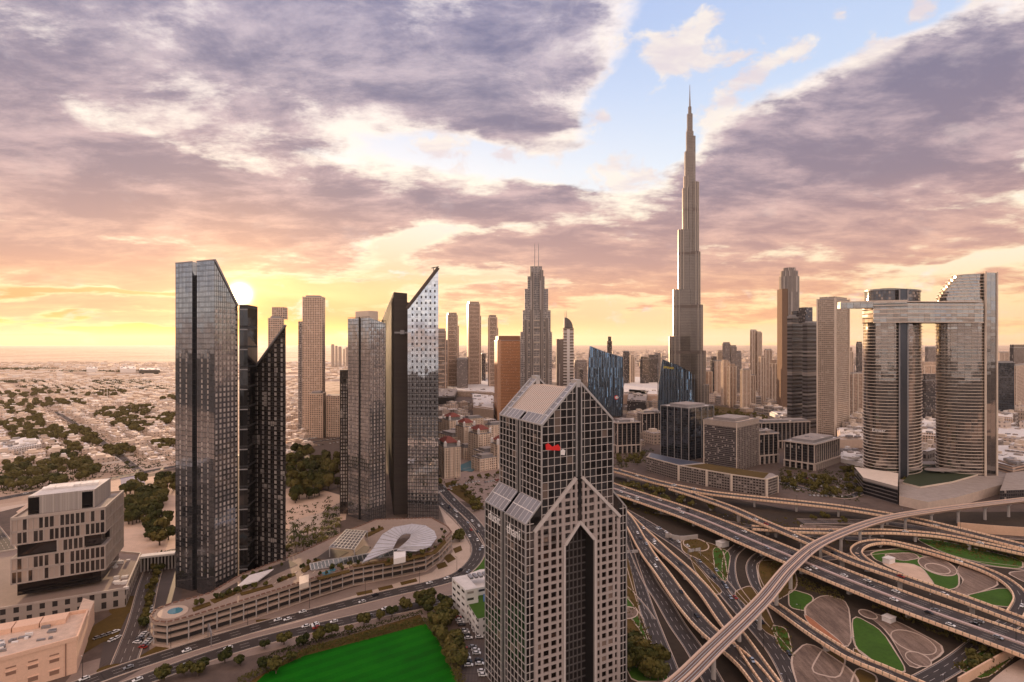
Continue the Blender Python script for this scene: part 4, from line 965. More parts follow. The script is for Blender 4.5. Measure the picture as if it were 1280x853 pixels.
def tower(label, xl, xc, xr, ytop, Y, ang=20, mat=None, roof=None, cat='skyscraper', group=None, name='skyscraper', extras=None, zb=0, step=None):
    fp = cboxpts(xl, xc, xr, Y, ang); zt = ZP(ytop, Y)
    r = empty(name, label, cat, group, (*fp[1], 0)); f = loc(r, fp)
    m = MB(); m.prism(f, zb, zt, 0, 1); m.build('body', [mat or S_BEIGE, roof or ROOFG], r)
    m = MB(); pi = inset(f, .02)
    for i in range(4):
        a, b = f[i], f[(i+1) % 4]; m.beam((a[0], a[1], zt + .5), (b[0], b[1], zt + .5), .8, 1.4)
    m.build('parapet', CREAM if mat in (None, S_BEIGE, S_TAN) else GREYM, r)
    if step:
        for k, (d, h) in enumerate(step):
            m = MB(); m.prism(inset(f, d), zt + .1, zt + h, 0, 1); m.build('upper_storeys' if h > 6 else 'roof_plant', [mat or S_BEIGE, roof or ROOFG], r)
    else:
        m = MB(); q = inset(f, max(2, .28 * min(math.dist(f[0], f[1]), math.dist(f[1], f[2])))); m.prism(q, zt + .1, zt + 4, 0, 1); m.build('roof_plant', [GREYM, ROOFG], r)
    return r, f, zt
def fins(r, w, z0, z1, n, wd=1.0, t=.8, mat=None, name='fin'):
    m = MB()
    for k in range(n + 1): w.vbar(m, w.L * k / n, z0, z1, wd, t)
    m.build(name, mat or CREAM, r)
def bands(r, w, z0, z1, fh, hh=1.0, t=.8, mat=None, name='floor_band'):
    m = MB(); z = z0
    while z < z1: w.hbar(m, 0, w.L, z, hh, t); z += fh
    m.build(name, mat or CREAM, r)
# ---- behind the charcoal towers, left
r, f, zt = tower('slim tan tower peeping over the pointed brown glass tower, two-stepped top', 335, 338, 355, 399, 900, 8, S_TAN)
m = MB(); q = [(f[1][0]+2, f[1][1]+1), (f[2][0]-.2, f[2][1]+1), (f[2][0]-.2, f[2][1]+15), (f[1][0]+2, f[1][1]+15)]; m.prism(q, zt, ZP(384, 900), 0, 1); m.build('upper_storeys', [S_TAN, ROOFG], r)
r, f, zt = tower('tall pale pink tower with a deep glazed strip, between the two dark glass clusters', 378, 382, 406.5, 373, 1100, 6, S_TAN)
w = Wall(f[1], f[2]); m = MB(); m.prism([tuple(w.at(w.L*.16, 0, .6))[:2], tuple(w.at(w.L*.84, 0, .6))[:2], tuple(w.at(w.L*.84, 0, -2))[:2], tuple(w.at(w.L*.16, 0, -2))[:2]], 60, zt - 14, 0, 0); m.build('glazed_strip', S_BAND, r)
m = MB(); m.prism([(f[0][0] - 8, f[0][1]), (f[0][0] + .1, f[0][1]), (f[0][0] + .1, f[0][1] + 22), (f[0][0] - 8, f[0][1] + 22)], 0, ZP(403, 1120), 0, 1); m.build('side_wing', [S_GREY, ROOFG], r)
m = MB(); m.prism([tuple(w.at(w.L*.35, 0, .7))[:2], tuple(w.at(w.L*.8, 0, .7))[:2], tuple(w.at(w.L*.8, 0, -1))[:2], tuple(w.at(w.L*.35, 0, -1))[:2]], zt - 11, zt - 5, 0, 0); m.build('crown_opening', DARKM, r)
r, f, zt = tower('cream twin slab apartment block standing in front of the pale pink tower', 386, 390, 407, 491, 1040, 10, S_TAN, cat='apartment block')
m = MB(); d = Vector((20, 8)); m.prism([(p[0] + 27, p[1] + 12) for p in f], 0, zt - 4, 0, 1); m.build('second_wing', [S_TAN, ROOFG], r)
fins(r, Wall(f[1], f[2]), 0, zt, 4, 2.2, 1.2)
for k, (x0, x1, y) in enumerate([(414, 418, 431), (419, 422, 433), (423, 427, 434), (429, 431, 437), (432, 436, 435)]):
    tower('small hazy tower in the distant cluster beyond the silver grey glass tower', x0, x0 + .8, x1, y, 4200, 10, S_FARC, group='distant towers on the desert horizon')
# ---- five slim towers left of the copper one
for lab, xl, xc, xr, y, Y, mt in [
    ('short rounded grey tower just right of the slanted glass blade', 545, 547, 557, 414, 1900, S_BAND),
    ('slim banded tower, first of the tall row right of the slanted glass blade', 558, 560, 571.5, 394, 2000, S_BEIGE),
    ('tallest slim tower in the row between the slanted blade and the copper tower', 583.5, 586, 599.5, 380, 2100, S_BEIGE),
    ('slim stepped tower close to the left side of the copper tower', 610, 612, 621, 397, 2000, S_BEIGE)]:
    r, f, zt = tower(lab, xl, xc, xr, y, Y, 12, mt, step=[(3, 9)]); fins(r, Wall(f[1], f[2]), 0, zt, 1, 4.0, 2.5, plain('pier_tan', (.58, .42, .32), .8)); bands(r, Wall(f[1], f[2]), 8, zt, 15, 2.6, 1.6, plain('pier_tan', (.58, .42, .32), .8))
    m = MB(); e = f[2]; m.prism([(e[0]-12, e[1]-3), (e[0] + 5, e[1] - 2), (e[0] + 5, e[1] + 16), (e[0] - 12, e[1] + 14)], 0, zt * .86, 0, 1); m.build('side_wing', [mt, ROOFG], r)
tower('small pale office block with a dark glazed front in the slim tower row', 600, 602, 607, 443, 2300, 5, S_DARK, cat='office block')
tower('low dark block linking the slim towers near the horizon', 571, 572, 584, 447, 2200, 5, S_GREY, cat='office block')
# ---- copper tower
r, f, zt = tower('copper orange tower with a fine window grid left of the spired stepped tower', 618, 622, 652, 426, 1250, 6, S_ORANGE)
w = Wall(f[1], f[2]); bands(r, w, 6, zt, 3.4, .7, .7, plain('copper_panel', (.60, .31, .17), .6)); m = MB()
m.prism([(f[1][0] - .5, f[1][1] - 1.2), (f[1][0] + 7, f[1][1] - .8), (f[1][0] + 7, f[1][1] + 3), (f[1][0] - .5, f[1][1] + 3)], 0, zt + 2, 0); m.build('corner_pier', plain('copper_plain', (.70, .40, .25), .6), r)
m = MB(); m.prism(inset(f, 5), zt, ZP(420, 1250), 0, 1); m.build('crown', [plain('copper_dark', (.30, .14, .08), .6), ROOFG], r)
# ---- stepped tower with twin masts
r = empty('skyscraper', 'stepped tower', 'skyscraper', None, (XP(671, 1150), 1150, 0))
k_ = 1150 / F; r['label'] = 'tall stepped grey tower topped by two thin masts, right of the copper tower'
S_STEP = fm('facade_stepped', (.40, .34, .31), (.10, .095, .10), 3.0, 3.8, .6, .7, metal=.65)
for i, (a, b, y, d) in enumerate([(-20.5, 19, 415, 0), (-17.5, 17.5, 388, 3), (-15, 14.5, 361, 6), (-11.5, 10, 345, 9), (-8, 7, 332, 11)]):
    m = MB(); q = [(a*k_, d), (b*k_, d), (b*k_, 46 - d), (a*k_, 46 - d)]; m.prism(q, 0, ZP(y, 1150), 0, 1); m.build('tier', [S_STEP, ROOFG], r)
m = MB()
for a, y, o in ((-13, 400, -1.5), (-6, 340, -2.5), (6, 338, -2.5), (13, 398, -1.5)): m.prism([((a-2.2)*k_, o), ((a+2.2)*k_, o), ((a+2.2)*k_, 6), ((a-2.2)*k_, 6)], 0, ZP(y, 1150), 0, 1)
m.build('pilaster', [S_VERT, CONCG], r)
m = MB(); z = 8
while z < ZP(395, 1150):
    m.beam((-4*k_, -1, z), (4*k_, -1, z), 1.4, 1.6); m.beam((8.6*k_, -1, z), (10.6*k_, -1, z), 1.4, 1.6); m.beam((-10.6*k_, -1, z), (-8.6*k_, -1, z), 1.4, 1.6); z += 15
m.build('floor_band', CREAM, r)
for a in (-2.2, 2.6):
    m = MB(); m.cyl(a*k_, 14, ZP(334, 1150), ZP(303.5, 1150), .75, .4, 6); m.build('mast', GREYM, r)
# ---- domed tower with masts
k_ = 2.0; r = empty('skyscraper', 'white banded tower with a quarter-dome crown and two short masts', 'skyscraper', None, (XP(707, 1400), 1400, 0))
m = MB(); m.prism([(-11*k_, 4), (-2*k_, 0), (-2*k_, 30), (-11*k_, 30)], 0, ZP(424, 1400), 0, 1); m.build('side_wing', [S_VERT, ROOFG], r)
m = MB(); m.prism([(-3*k_, -3), (10*k_, -3), (10*k_, 26), (-3*k_, 26)], 0, ZP(410, 1400), 0, 1); m.build('body', [S_BAND, ROOFG], r)
w = Wall((-3*k_, -3), (10*k_, -3)); bands(r, w, 4, ZP(412, 1400), 7.5, 2.0, 1.2, WHITE)
m = MB(); m.prism([(1.5*k_, -5), (5*k_, -5), (5*k_, 4), (1.5*k_, 4)], 0, ZP(412, 1400), 0); m.build('centre_pier', WHITE, r)
m = MB(); pr = [(-1.5*k_, 0)] + [(-1.5*k_ + 10.5*k_*math.sin(t), (ZP(397, 1400) - ZP(410, 1400)) * math.cos(t)) for t in [i * math.pi / 2 / 8 for i in range(9)]]
zb_ = ZP(410, 1400); n_ = len(pr)
for yy, rev in ((-1, False), (22, True)):
    g_ = [(x, yy, zb_ + z) for x, z in pr]; m.face(g_[::-1] if not rev else g_)
for i in range(n_):
    a, b = pr[i], pr[(i+1) % n_]; m.face([(a[0], -1, zb_ + a[1]), (b[0], -1, zb_ + b[1]), (b[0], 22, zb_ + b[1]), (a[0], 22, zb_ + a[1])])
m.build('dome', S_GREY, r)
for a in (-.4, 1.6):
    m = MB(); m.cyl(a*k_, 8, ZP(400, 1400), ZP(388, 1400), .7, .4, 6); m.build('mast', GREYM, r)
# ---- the very tall tower
def stadium(th, e, hw, n=6):
    c, s = math.cos(th), math.sin(th); pts = [(0, -hw), (max(e - hw, .5), -hw)]
    pts += [(max(e - hw, .5) + hw * math.sin(a), -hw * math.cos(a)) for a in [math.pi * i / n for i in range(1, n)]]
    pts += [(max(e - hw, .5), hw), (0, hw)]
    return [(x*c - y*s, x*s + y*c) for x, y in pts]
BY = 1421.0; bs = BY / F
r = empty('skyscraper', 'tallest tower of the skyline, silver grey, stepping back in spirals to a needle spire', 'skyscraper', None, (XP(862.3, BY), BY, 0))
hz = lambda y: ZP(y, BY)
wings = [(math.pi + .22, [(27.5, 420.6, 12), (22, 362.5, 12), (15.2, 288, 11), (9.2, 236, 9), (7.6, 221, 8), (5.6, 196, 7)]),
         (-.55, [(23, 480, 12), (19, 438.7, 12), (15.5, 382, 12), (12.5, 316, 11), (10.8, 229, 8.5), (7, 171.5, 6.5)]),
         (1.75, [(24, 455, 12), (20, 400, 12), (15, 335, 11), (12, 262, 9), (8, 205, 7), (5.5, 160, 5.5)])]
for wi, (th, tiers) in enumerate(wings):
    for e, y, hw in tiers:
        m = MB(); m.prism(stadium(th, e * bs, hw), 0, hz(y), 0, 1); m.build('wing_tier', [S_STEEL, ROOFG], r)
def ngon(rad, n=9, o=0): return [(rad*math.cos(o + 2*math.pi*i/n), rad*math.sin(o + 2*math.pi*i/n)) for i in range(n)]
for rad, y in ((13.5, 190), (9.5, 165), (7.2, 143), (4.2, 134)):
    m = MB(); m.prism(ngon(rad), 0, hz(y), 0, 1); m.build('core', [S_STEEL, GREYM], r)
m = MB(); m.cyl(0, 0, hz(134), hz(120), 2.4, 1.4, 8); m.cyl(0, 0, hz(120), hz(106), 1.3, .5, 6); m.build('spire', GREYM, r)
BD = plain('burj_band', (.14, .11, .10), .4, .6)
for y, sc_ in ((438.7, 0), (382, 1), (316, 2), (262, 3)):
    for (th, tiers) in wings:
        e, yy, hw = [t for t in tiers if t[1] <= y + 25][0]
        m = MB(); m.prism(stadium(th, e * bs + .7, hw + .7), hz(y) - 7, hz(y) + (.8 if y == yy else 0), 0, 0, bottom=True); m.build('mechanical_band', BD, r)
m = MB()
for th, tiers in wings:
    for e, y, hw in tiers[:5]:
        for k in range(5):
            a = math.pi * (k + .5) / 5; x_, y_ = max(e*bs - hw, .5) + (hw + .3)*math.sin(a), -(hw + .3)*math.cos(a); c, s = math.cos(th), math.sin(th)
            m.beam((x_*c - y_*s, x_*s + y_*c, 0), (x_*c - y_*s, x_*s + y_*c, hz(y)), 1.5, 1.3)
m.build('steel_fin', plain('steel_fin', (.44, .37, .32), .35, .6), r)
# ---- two blue glass towers with slanted tops
def sail(label, px, Y, depth, sign=None, lean=0):
    """px: outline (x, y) points of the front, ground first, anticlockwise"""
    r = empty('skyscraper', label, 'skyscraper', None, (XP(px[0][0], Y), Y, 0)); o = r.location.x
    fr = [(XP(x, Y) - o, max(0, ZP(y, Y))) for x, y in px]; m = MB()
    m.face([(x, 0, z) for x, z in fr], fr, 0); m.face([(x + 8, depth, z) for x, z in fr[::-1]], [(x, z) for x, z in fr[::-1]], 0)
    for i in range(len(fr)):
        a, b = fr[i], fr[(i+1) % len(fr)]; s = 1 if abs(a[0] - b[0]) > abs(a[1] - b[1]) else 2
        m.face([(b[0], 0, b[1]), (a[0], 0, a[1]), (a[0] + 8, depth, a[1]), (b[0] + 8, depth, b[1])][::-1], [(0, b[1]), (0, a[1]), (depth, a[1]), (depth, b[1])][::-1], s)
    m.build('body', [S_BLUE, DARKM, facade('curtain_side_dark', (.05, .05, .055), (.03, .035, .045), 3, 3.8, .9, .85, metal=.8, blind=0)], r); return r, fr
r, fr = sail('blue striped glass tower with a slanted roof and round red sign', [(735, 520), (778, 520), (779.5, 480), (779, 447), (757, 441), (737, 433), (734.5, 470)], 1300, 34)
m = MB(); cx_ = XP(770.5, 1300) - r.location.x; cz = ZP(497, 1300); m.face([(cx_ + 5*math.cos(a), -.5, cz + 5*math.sin(a)) for a in [2*math.pi*k/14 for k in range(14)]]); s_ = m.build('round_sign', REDS, r)
m = MB(); m.face([(cx_ + 1 + 4*math.cos(a), -.6, cz + 3.4*math.sin(a)) for a in [2*math.pi*k/10 for k in range(10)]]); m.build('sign_emblem', WSIGN, s_)
m = MB()
for k in range(26):
    t = (k + .5) / 26; x = fr[0][0] + (fr[1][0] - fr[0][0]) * t; m.beam((x, -.4, 0), (x + (1.2 if k % 2 else -1), -.4, ZP(435 + 12*t, 1300) - 1), .45, .5, (0, -1, 0))
m.build('fin', plain('fin_blue', (.30, .36, .42), .3, .7), r)
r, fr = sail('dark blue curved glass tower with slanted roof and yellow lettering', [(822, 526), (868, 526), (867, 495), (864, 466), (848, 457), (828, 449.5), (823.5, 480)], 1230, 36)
m = MB()
for k in range(26):
    t = (k + .5) / 26; x = fr[0][0] + (fr[1][0] - fr[0][0]) * t; m.beam((x, -.4, 0), (x + (1.6 if k % 2 else -1.3), -.4, ZP(452 + 15*t, 1230) - 3), .4, .5, (0, -1, 0))
m.build('fin', plain('fin_blue', (.2, .3, .4), .3, .6), r)
text_part('EMAAR', 7.2, plain('sign_yellow', (.80, .62, .10), .5, var=.03), r, (XP(829, 1230) - r.location.x, -1.2, ZP(460.5, 1230)), (1, 0, -.12), (.1, 0, 1), extrude=.3)
m = MB(); X = lambda x: XP(x, 1230) - r.location.x
m.prism([(X(865), 2), (X(871), 4), (X(872), 30), (X(865), 30)], 0, ZP(474, 1230), 0); m.build('side_wing', DARKM, r)
# ---- boxes by the highway
r, f, zt = tower('dark navy glass office box with pale vertical stripes behind the highway', 826, 861, 892, 511, 815, 38, S_NAVY, ROOFW, cat='office block', name='office_block')
for a, b, n_ in ((f[0], f[1], 4), (f[1], f[2], 4)): fins(r, Wall(a, b), 0, zt + 1, n_, .8, .6, PALEM)
r, f, zt = tower('brownish grey office box with a finely ribbed right side and tan roof', 880, 921, 948, 529, 745, 42, fm('facade_mesh', (.19, .155, .14), (.055, .05, .055), 2.0, 2.6, .9, .7, metal=.5, rough=.2, glass2=(.12, .11, .12)), plain('roof_tan2', (.60, .46, .36), .85, var=.3), cat='office block', name='office_block')
w1, w2 = Wall(f[0], f[1]), Wall(f[1], f[2])
fins(r, w2, 0, zt - 7, 14, .7, .6, plain('rib_tan', (.36, .29, .25), .7)); fins(r, w1, 0, zt, 1, 1.2, .9, CREAM); m = MB(); w1.hbar(m, 0, w1.L, zt - 3, 7, .8); w2.hbar(m, 0, w2.L, zt - 3, 7, .8); m.build('attic_band', plain('attic', (.40, .32, .27), .7), r)
# low curved office block with a planted roof
pts_ = [P(808, 589), P(848, 601), P(883, 608), P(914, 614), P(958, 621), P(972, 616)]; back_ = [P(966, 592, 18.5), P(938, 588, 18.5), P(915, 587, 18.5), P(880, 579, 18.5), P(850, 574, 18.5), P(812, 566, 18.5)]
r = empty('office_block', 'long low grey office block with a planted roof curving along the upper flyover', 'office block', None, (pts_[1].x, pts_[1].y, 0))
poly = loc(r, [(p.x, p.y) for p in pts_ + back_]); zt = 18.5
LOWF = fm('facade_low_grid', (.24, .195, .17), (.05, .042, .042), 3.2, 3.1, .72, .55, metal=.4, rough=.2)
m = MB(); m.prism(poly, 0, zt, 0, 1); m.build('body', [LOWF, ROOFG], r)
for a, b in ((1, 4),):
    m = MB(); q = [poly[1], poly[2], poly[3], poly[4], poly[6], poly[7], poly[9]]; q = inset(q, 4); m.face([(x, y, zt + .3) for x, y in q]); m.build('roof_planting', GRASSD, r)
m = MB(); q = inset([poly[0], poly[1], poly[9], poly[10], poly[11]], 3); m.face([(x, y, zt + .3) for x, y in q]); m.build('solar_roof', plain('solar', (.07, .07, .09), .4, .3), r)
for i in (1, 2, 3, 4, 5):
    p = poly[i]; m = MB(); m.box(p[0], p[1] - .6, 0, 2.4 if i < 5 else 1, 1.6, zt + 1, .1); m.build('pilaster', CREAM, r)
m = MB()
for i in range(5):
    a, b = poly[i], poly[i+1]; m.beam((a[0], a[1] - .2, zt + .6), (b[0], b[1] - .2, zt + .6), .7, 1.2)
m.build('parapet', CREAM, r)
# stone-framed low offices
def gate_block(label, xl, xc, xr, Y, ytop, ang, base=12):
    r, f, zt = tower(label, xl, xc, xr, ytop, Y, ang, fm('curtain_low_black', (.08, .07, .07), (.05, .05, .055), 2.2, 3.8, .95, .88, metal=.8, blind=.02), ROOFW, cat='office block', name='office_block')
    for a, b in ((f[0], f[1]), (f[1], f[2])):
        w = Wall(a, b); n_ = max(3, int(w.L / 7)); fins(r, w, base, zt, n_, .8, .9, plain('stone_pink', (.52, .42, .36), .7)); m = MB(); w.hbar(m, -.8, w.L + .8, zt, 1.4, 2.2); m.build('cornice', plain('stone_pink', (.52, .42, .36), .7), r); m = MB(); w.hbar(m, -.8, w.L + .8, base, 1.6, 2.4)
        for k in range(n_ // 1 + 1): w.vbar(m, w.L * k / n_, 0, base, 1.6, 2.2)
        m.build('colonnade', plain('stone_pink', (.52, .42, .36), .7), r)
    c = (Vector(f[0]) + Vector(f[2])) / 2
    for k in range(14): m = MB(); m.box(c.x + rnd.uniform(-14, 14), c.y + rnd.uniform(-11, 11), zt, rnd.uniform(2, 6), rnd.uniform(2, 5), rnd.uniform(1.2, 5), .5); m.build('roof_plant', [ROOFW, GREYM, ROOFG][k % 3], r)
gate_block('stone framed black office block peeking out right of the gabled tower', 762, 772, 800, 868, 529, 18)
gate_block('stone framed office block between the striped blue tower and the navy box', 797, 803, 828, 990, 517, 16)
gate_block('narrow stone framed office block just right of the brownish box', 936, 949, 972, 790, 543, 20)
gate_block('long stone framed office block behind the narrow one right of the brownish box', 944, 952, 1012, 905, 529, 12)
gate_block('wide low stone framed office block with a white grid roof before the pale towers', 981, 1018, 1049, 750, 556, 40, 9)
# ---- dark twin towers
r = empty('skyscraper', 'tall rounded-top tower with an orange lit left edge behind the dark banded pair', 'skyscraper', None, (XP(991, 1400), 1400, 0)); k_ = 2.0
def cyltower(r, name, cx, cy, rx, ry, z0, z1, mat, n=24, roofm=None):
    m = MB(); q = [(cx + rx*math.cos(2*math.pi*i/n), cy + ry*math.sin(2*math.pi*i/n)) for i in range(n)]; m.prism(q, z0, z1, 0, 1); return m.build(name, [mat, roofm or ROOFG], r)
cyltower(r, 'body', 1, 20, 12*k_, 20, 0, ZP(345, 1400), S_VERT); cyltower(r, 'crown', 1, 20, 10.5*k_, 17, ZP(345, 1400), ZP(338, 1400), S_VERT); cyltower(r, 'crown', 1, 20, 7.5*k_, 13, ZP(338, 1400), ZP(334, 1400), S_VERT)
m = MB(); m.prism([(-12.5*k_, 4), (-6*k_, 1), (-6*k_, 30), (-12.5*k_, 30)], 0, ZP(361, 1400), 0, 1); m.build('side_wing', [plain('wing_brown', (.20, .125, .085), .9), ROOFG], r)
r, f, zt = tower('black banded tower with a curved shoulder, left one of the dark pair', 984, 990, 1004, 396, 1150, 30, S_DBAND)
cyltower(r, 'upper_storeys', (f[1][0]+f[2][0])/2, (f[1][1]+f[2][1])/2 + 6, 9, 8, zt, zt + 12, S_DBAND)
for a, b in ((f[0], f[1]), (f[1], f[2])): bands(r, Wall(a, b), 6, zt, 3.9*2, .9, .9, GREYM)
r, f, zt = tower('black banded tower with a box on its roof, right one of the dark pair', 1003, 1009, 1023, 404, 1120, 30, S_DBAND)
for a, b in ((f[0], f[1]), (f[1], f[2])): bands(r, Wall(a, b), 6, zt, 3.9*2, .9, .9, GREYM)
m = MB(); m.prism([(f[1][0] - 4, f[1][1] + 6), (f[1][0] + 16, f[1][1] + 10), (f[1][0] + 16, f[1][1] + 26), (f[1][0] - 4, f[1][1] + 26)], zt, ZP(384, 1120), 0, 1); m.build('upper_storeys', [S_DARK, ROOFG], r)
# ---- tan banded residential tower
r, f, zt = tower('tan residential tower with balcony bands left of the linked pair', 1022, 1044, 1061, 374, 1035, 38, fm('facade_tan_grid', (.50, .38, .30), (.10, .085, .08), 3.4, 3.7, .7, .62, metal=.5), step=[(4, 5)])
for a, b in ((f[0], f[1]), (f[1], f[2])):
    w = Wall(a, b); bands(r, w, 5, zt, 3.7, .6, 1.1, CREAM, 'balcony'); fins(r, w, 0, zt + 2, 1, 2.6, 1.6, CREAM, 'corner_pier')
# ---- the linked pair
def ell(cx, cy, rx, ry, n=40, rot=0.0):
    c, s = math.cos(rot), math.sin(rot)
    return [(cx + rx*math.cos(t)*c - ry*math.sin(t)*s, cy + rx*math.cos(t)*s + ry*math.sin(t)*c) for t in [2*math.pi*i/n for i in range(n)]]
def facing(rx, ry, rot, off, view=(-.55, -.83)):
    """point of the oval that faces the viewer at sideways offset off"""
    p = (-view[1], view[0]); best = None
    for q in ell(0, 0, rx, ry, 720, rot):
        if abs(q[0]*p[0] + q[1]*p[1] - off) < .5:
            d = q[0]*view[0] + q[1]*view[1]
            if best is None or d > best[0]: best = (d, q)
    return best[1]
def ring_slabs(r, cx, cy, rx, ry, z0, z1, fh=3.9, h=.5, over=.8, mat=None, n=40, rot=0.0):
    m = MB(); z = z0
    while z < z1: m.prism(ell(cx, cy, rx + over, ry + over, n, rot), z, z + h, 0, 0, bottom=True); z += fh
    m.build('balcony', mat or plain('balcony_cream', (.74, .60, .49), .5, var=.12), r)
EYE = fm('curtain_bronze', (.10, .08, .07), (.34, .31, .29), 7.0, 3.9, .96, .97, glass2=(.37, .34, .32), metal=.95, rough=.08, wob=.03, blind=0)
K = 690 / F
r = empty('skyscraper', 'oval tower of the linked pair with flat disc roof and dark vertical slot', 'skyscraper', None, (XP(1115.5, 705), 705, 0))
RX_, RY_, RO_ = 43.0, 26.0, R(28)
def ov(name, k, z0, z1, mats, n=48): m = MB(); m.prism(ell(0, 0, RX_ + k, RY_ + k, n, RO_), z0, z1, 0, 1, bottom=True); m.build(name, mats, r)
ov('body', 0, 0, ZP(378, 690), [EYE, ROOFG]); ring_slabs(r, 0, 0, RX_, RY_, 8, ZP(379, 690), n=48, rot=RO_)
ov('upper_storeys', -1.2, ZP(378, 690), ZP(364, 690), [S_DARK, ROOFG]); ov('roof_disc', -.5, ZP(364, 690), ZP(362.3, 690), [GREYM, GREYM])
m = MB(); m.prism(ell(0, 0, 24, 12, 30, RO_), ZP(362.3, 690), ZP(360.5, 690), 0); m.build('roof_plant', DARKM, r)
pa, pb_ = facing(RX_ + 1, RY_ + 1, RO_, 7), facing(RX_ + 1, RY_ + 1, RO_, 15.5)
m = MB(); m.prism([(pa[0] - .6, pa[1] - .9), (pb_[0] - .4, pb_[1] - .9), (pb_[0] + 6, pb_[1] + 9), (pa[0] + 6, pa[1] + 9)], 0, ZP(363, 690), 0); m.build('slot', plain('slot_blue', (.08, .085, .10), .2, .6), r)
for q_ in (pa, pb_): m = MB(); m.box(q_[0] - .8, q_[1] - 1.2, 0, 1.4, 1.2, ZP(363.5, 690), R(-20)); m.build('pier', GREYM, r)
pt_ = facing(RX_ + 1.5, RY_ + 1.5, RO_, -21); pt2 = facing(RX_ + 1.5, RY_ + 1.5, RO_, -4); dv_ = Vector((pt2[0] - pt_[0], pt2[1] - pt_[1], 0))
text_part('Emaar', 5.5, WSIGN, r, (pt_[0] - 2, pt_[1] - 2.5, ZP(538, 690)), tuple(dv_), (0, 0, 1), extrude=.4)
r = empty('skyscraper', 'oval tower with terraces stepping up to the right, right of the linked pair', 'skyscraper', None, (XP(1206, 700), 700, 0))
zs = ZP(374, 680)
cyltower(r, 'body', 0, 0, 32.5, 21, 0, zs, EYE, 40); ring_slabs(r, 0, 0, 32.5, 21, 8, zs)
for k in range(8):
    rx = 32.5 - 10.6 * ((k + 1) / 8) ** 1.5; m = MB(); z = zs + k * 3.9; m.prism(ell(32.5 - rx, 0, rx, 20 - k*.3, 32), z, z + 3.9, 0, 1); m.build('terrace_storey', [EYE, CREAM], r)
    m = MB(); m.prism(ell(32.5 - rx - .6, 0, rx + 1.2, 21 - k*.3, 32), z + 3.2, z + 3.9, 0, 0, bottom=True); m.build('balcony', plain('balcony_cream', (.62, .50, .41), .55), r)
m = MB(); m.prism([(8, -22), (24, -19), (30, -10), (30, 12), (8, 12)], 0, ZP(341, 680), 0, 1); m.build('shaft', [EYE, CREAM], r)
for x, y in ((7, -22.3), (23.5, -19.2)): m = MB(); m.box(x, y, 0, 1.8, 1.6, ZP(340, 680)); m.build('pier', CREAM, r)
r = empty('sky_bridge', 'long curved bridge of several storeys joining the two oval towers near their tops', 'sky bridge', None, (XP(1116, 690), 690, 0)); X = lambda x: XP(x, 690) - r.location.x
front = [(X(1054), 6), (X(1083), -13), (X(1116), -25), (X(1150), -23), (X(1175), -20), (X(1212), -20)]; backl = [(X(1212), 6), (X(1150), 8), (X(1083), 8), (X(1054), 12)]
m = MB(); m.prism(front[1:] + backl[:3], ZP(404, 680), ZP(380, 680), 0, 0, bottom=True); m.build('body', EYE, r)
m = MB(); m.prism(front[:3] + backl[2:], ZP(385, 680), ZP(377.5, 680), 0, 0, bottom=True); m.build('cantilever', EYE, r)
m = MB()
for z in (404, 398.5, 393, 388, 383, 379):
    q = [(x, y - 1) for x, y in front[1:]] + backl[:3]; m.prism(q, ZP(z, 680), ZP(z, 680) + 1, 0, 0, bottom=True)
q = [(x, y - 1) for x, y in front[:3]] + backl[2:]; m.prism(q, ZP(377.5, 680), ZP(377.5, 680) + 1.2, 0, 0, bottom=True)
m.build('balcony', plain('balcony_cream', (.62, .50, .41), .55), r)
# podium of the linked pair
r = empty('podium', 'sprawling pale podium building with curved walls under the linked oval towers', 'podium', None, (*P(1150, 620)[:2], 0))
def pp(l, h): return loc(r, [(P(x, y, h).x, P(x, y, h).y) for x, y in l])
m = MB(); m.prism(pp([(1079, 618), (1122, 631), (1123, 612), (1068, 603)], 0)[::1], 0, 19, 0, 1); m.build('glazed_hall', [S_DBAND, CREAM], r)
m = MB(); m.prism(pp([(1124, 632), (1160, 640), (1195, 634), (1255, 616), (1300, 612), (1290, 588), (1240, 600), (1150, 612), (1124, 610)], 0), 0, 10, 0, 1); m.build('curved_hall', [plain('wall_peach', (.62, .48, .39), .8), ROOFG], r)
m = MB(); m.prism(pp([(1128, 616), (1150, 622), (1190, 615), (1240, 600), (1230, 590), (1150, 590)], 0), 10, 12, 0, 1); m.build('roof_garden', [CREAM, plain('garden_dark', (.035, .045, .02), .9)], r)
for cx, cy, rx, ry, h in ((1138, 604, 12, 4.5, 18), (1165, 596, 28, 4, 17), (1178, 603, 22, 4, 15)):
    c = P(cx, cy); m = MB(); m.prism(loc(r, ell(c.x, c.y, rx * c.y / F, ry * 2.2, 20)), h, h + 1, 0, 0, bottom=True); m.cyl(c.x - r.location.x, c.y - r.location.y, 0, h, 2, 2, 8); m.build('canopy', ROOFG, r)
m = MB(); m.prism(pp([(1250, 630), (1300, 628), (1300, 600), (1258, 606)], 0), 0, 14, 0, 1); m.build('glazed_hall', [S_DARK, ROOFG], r)
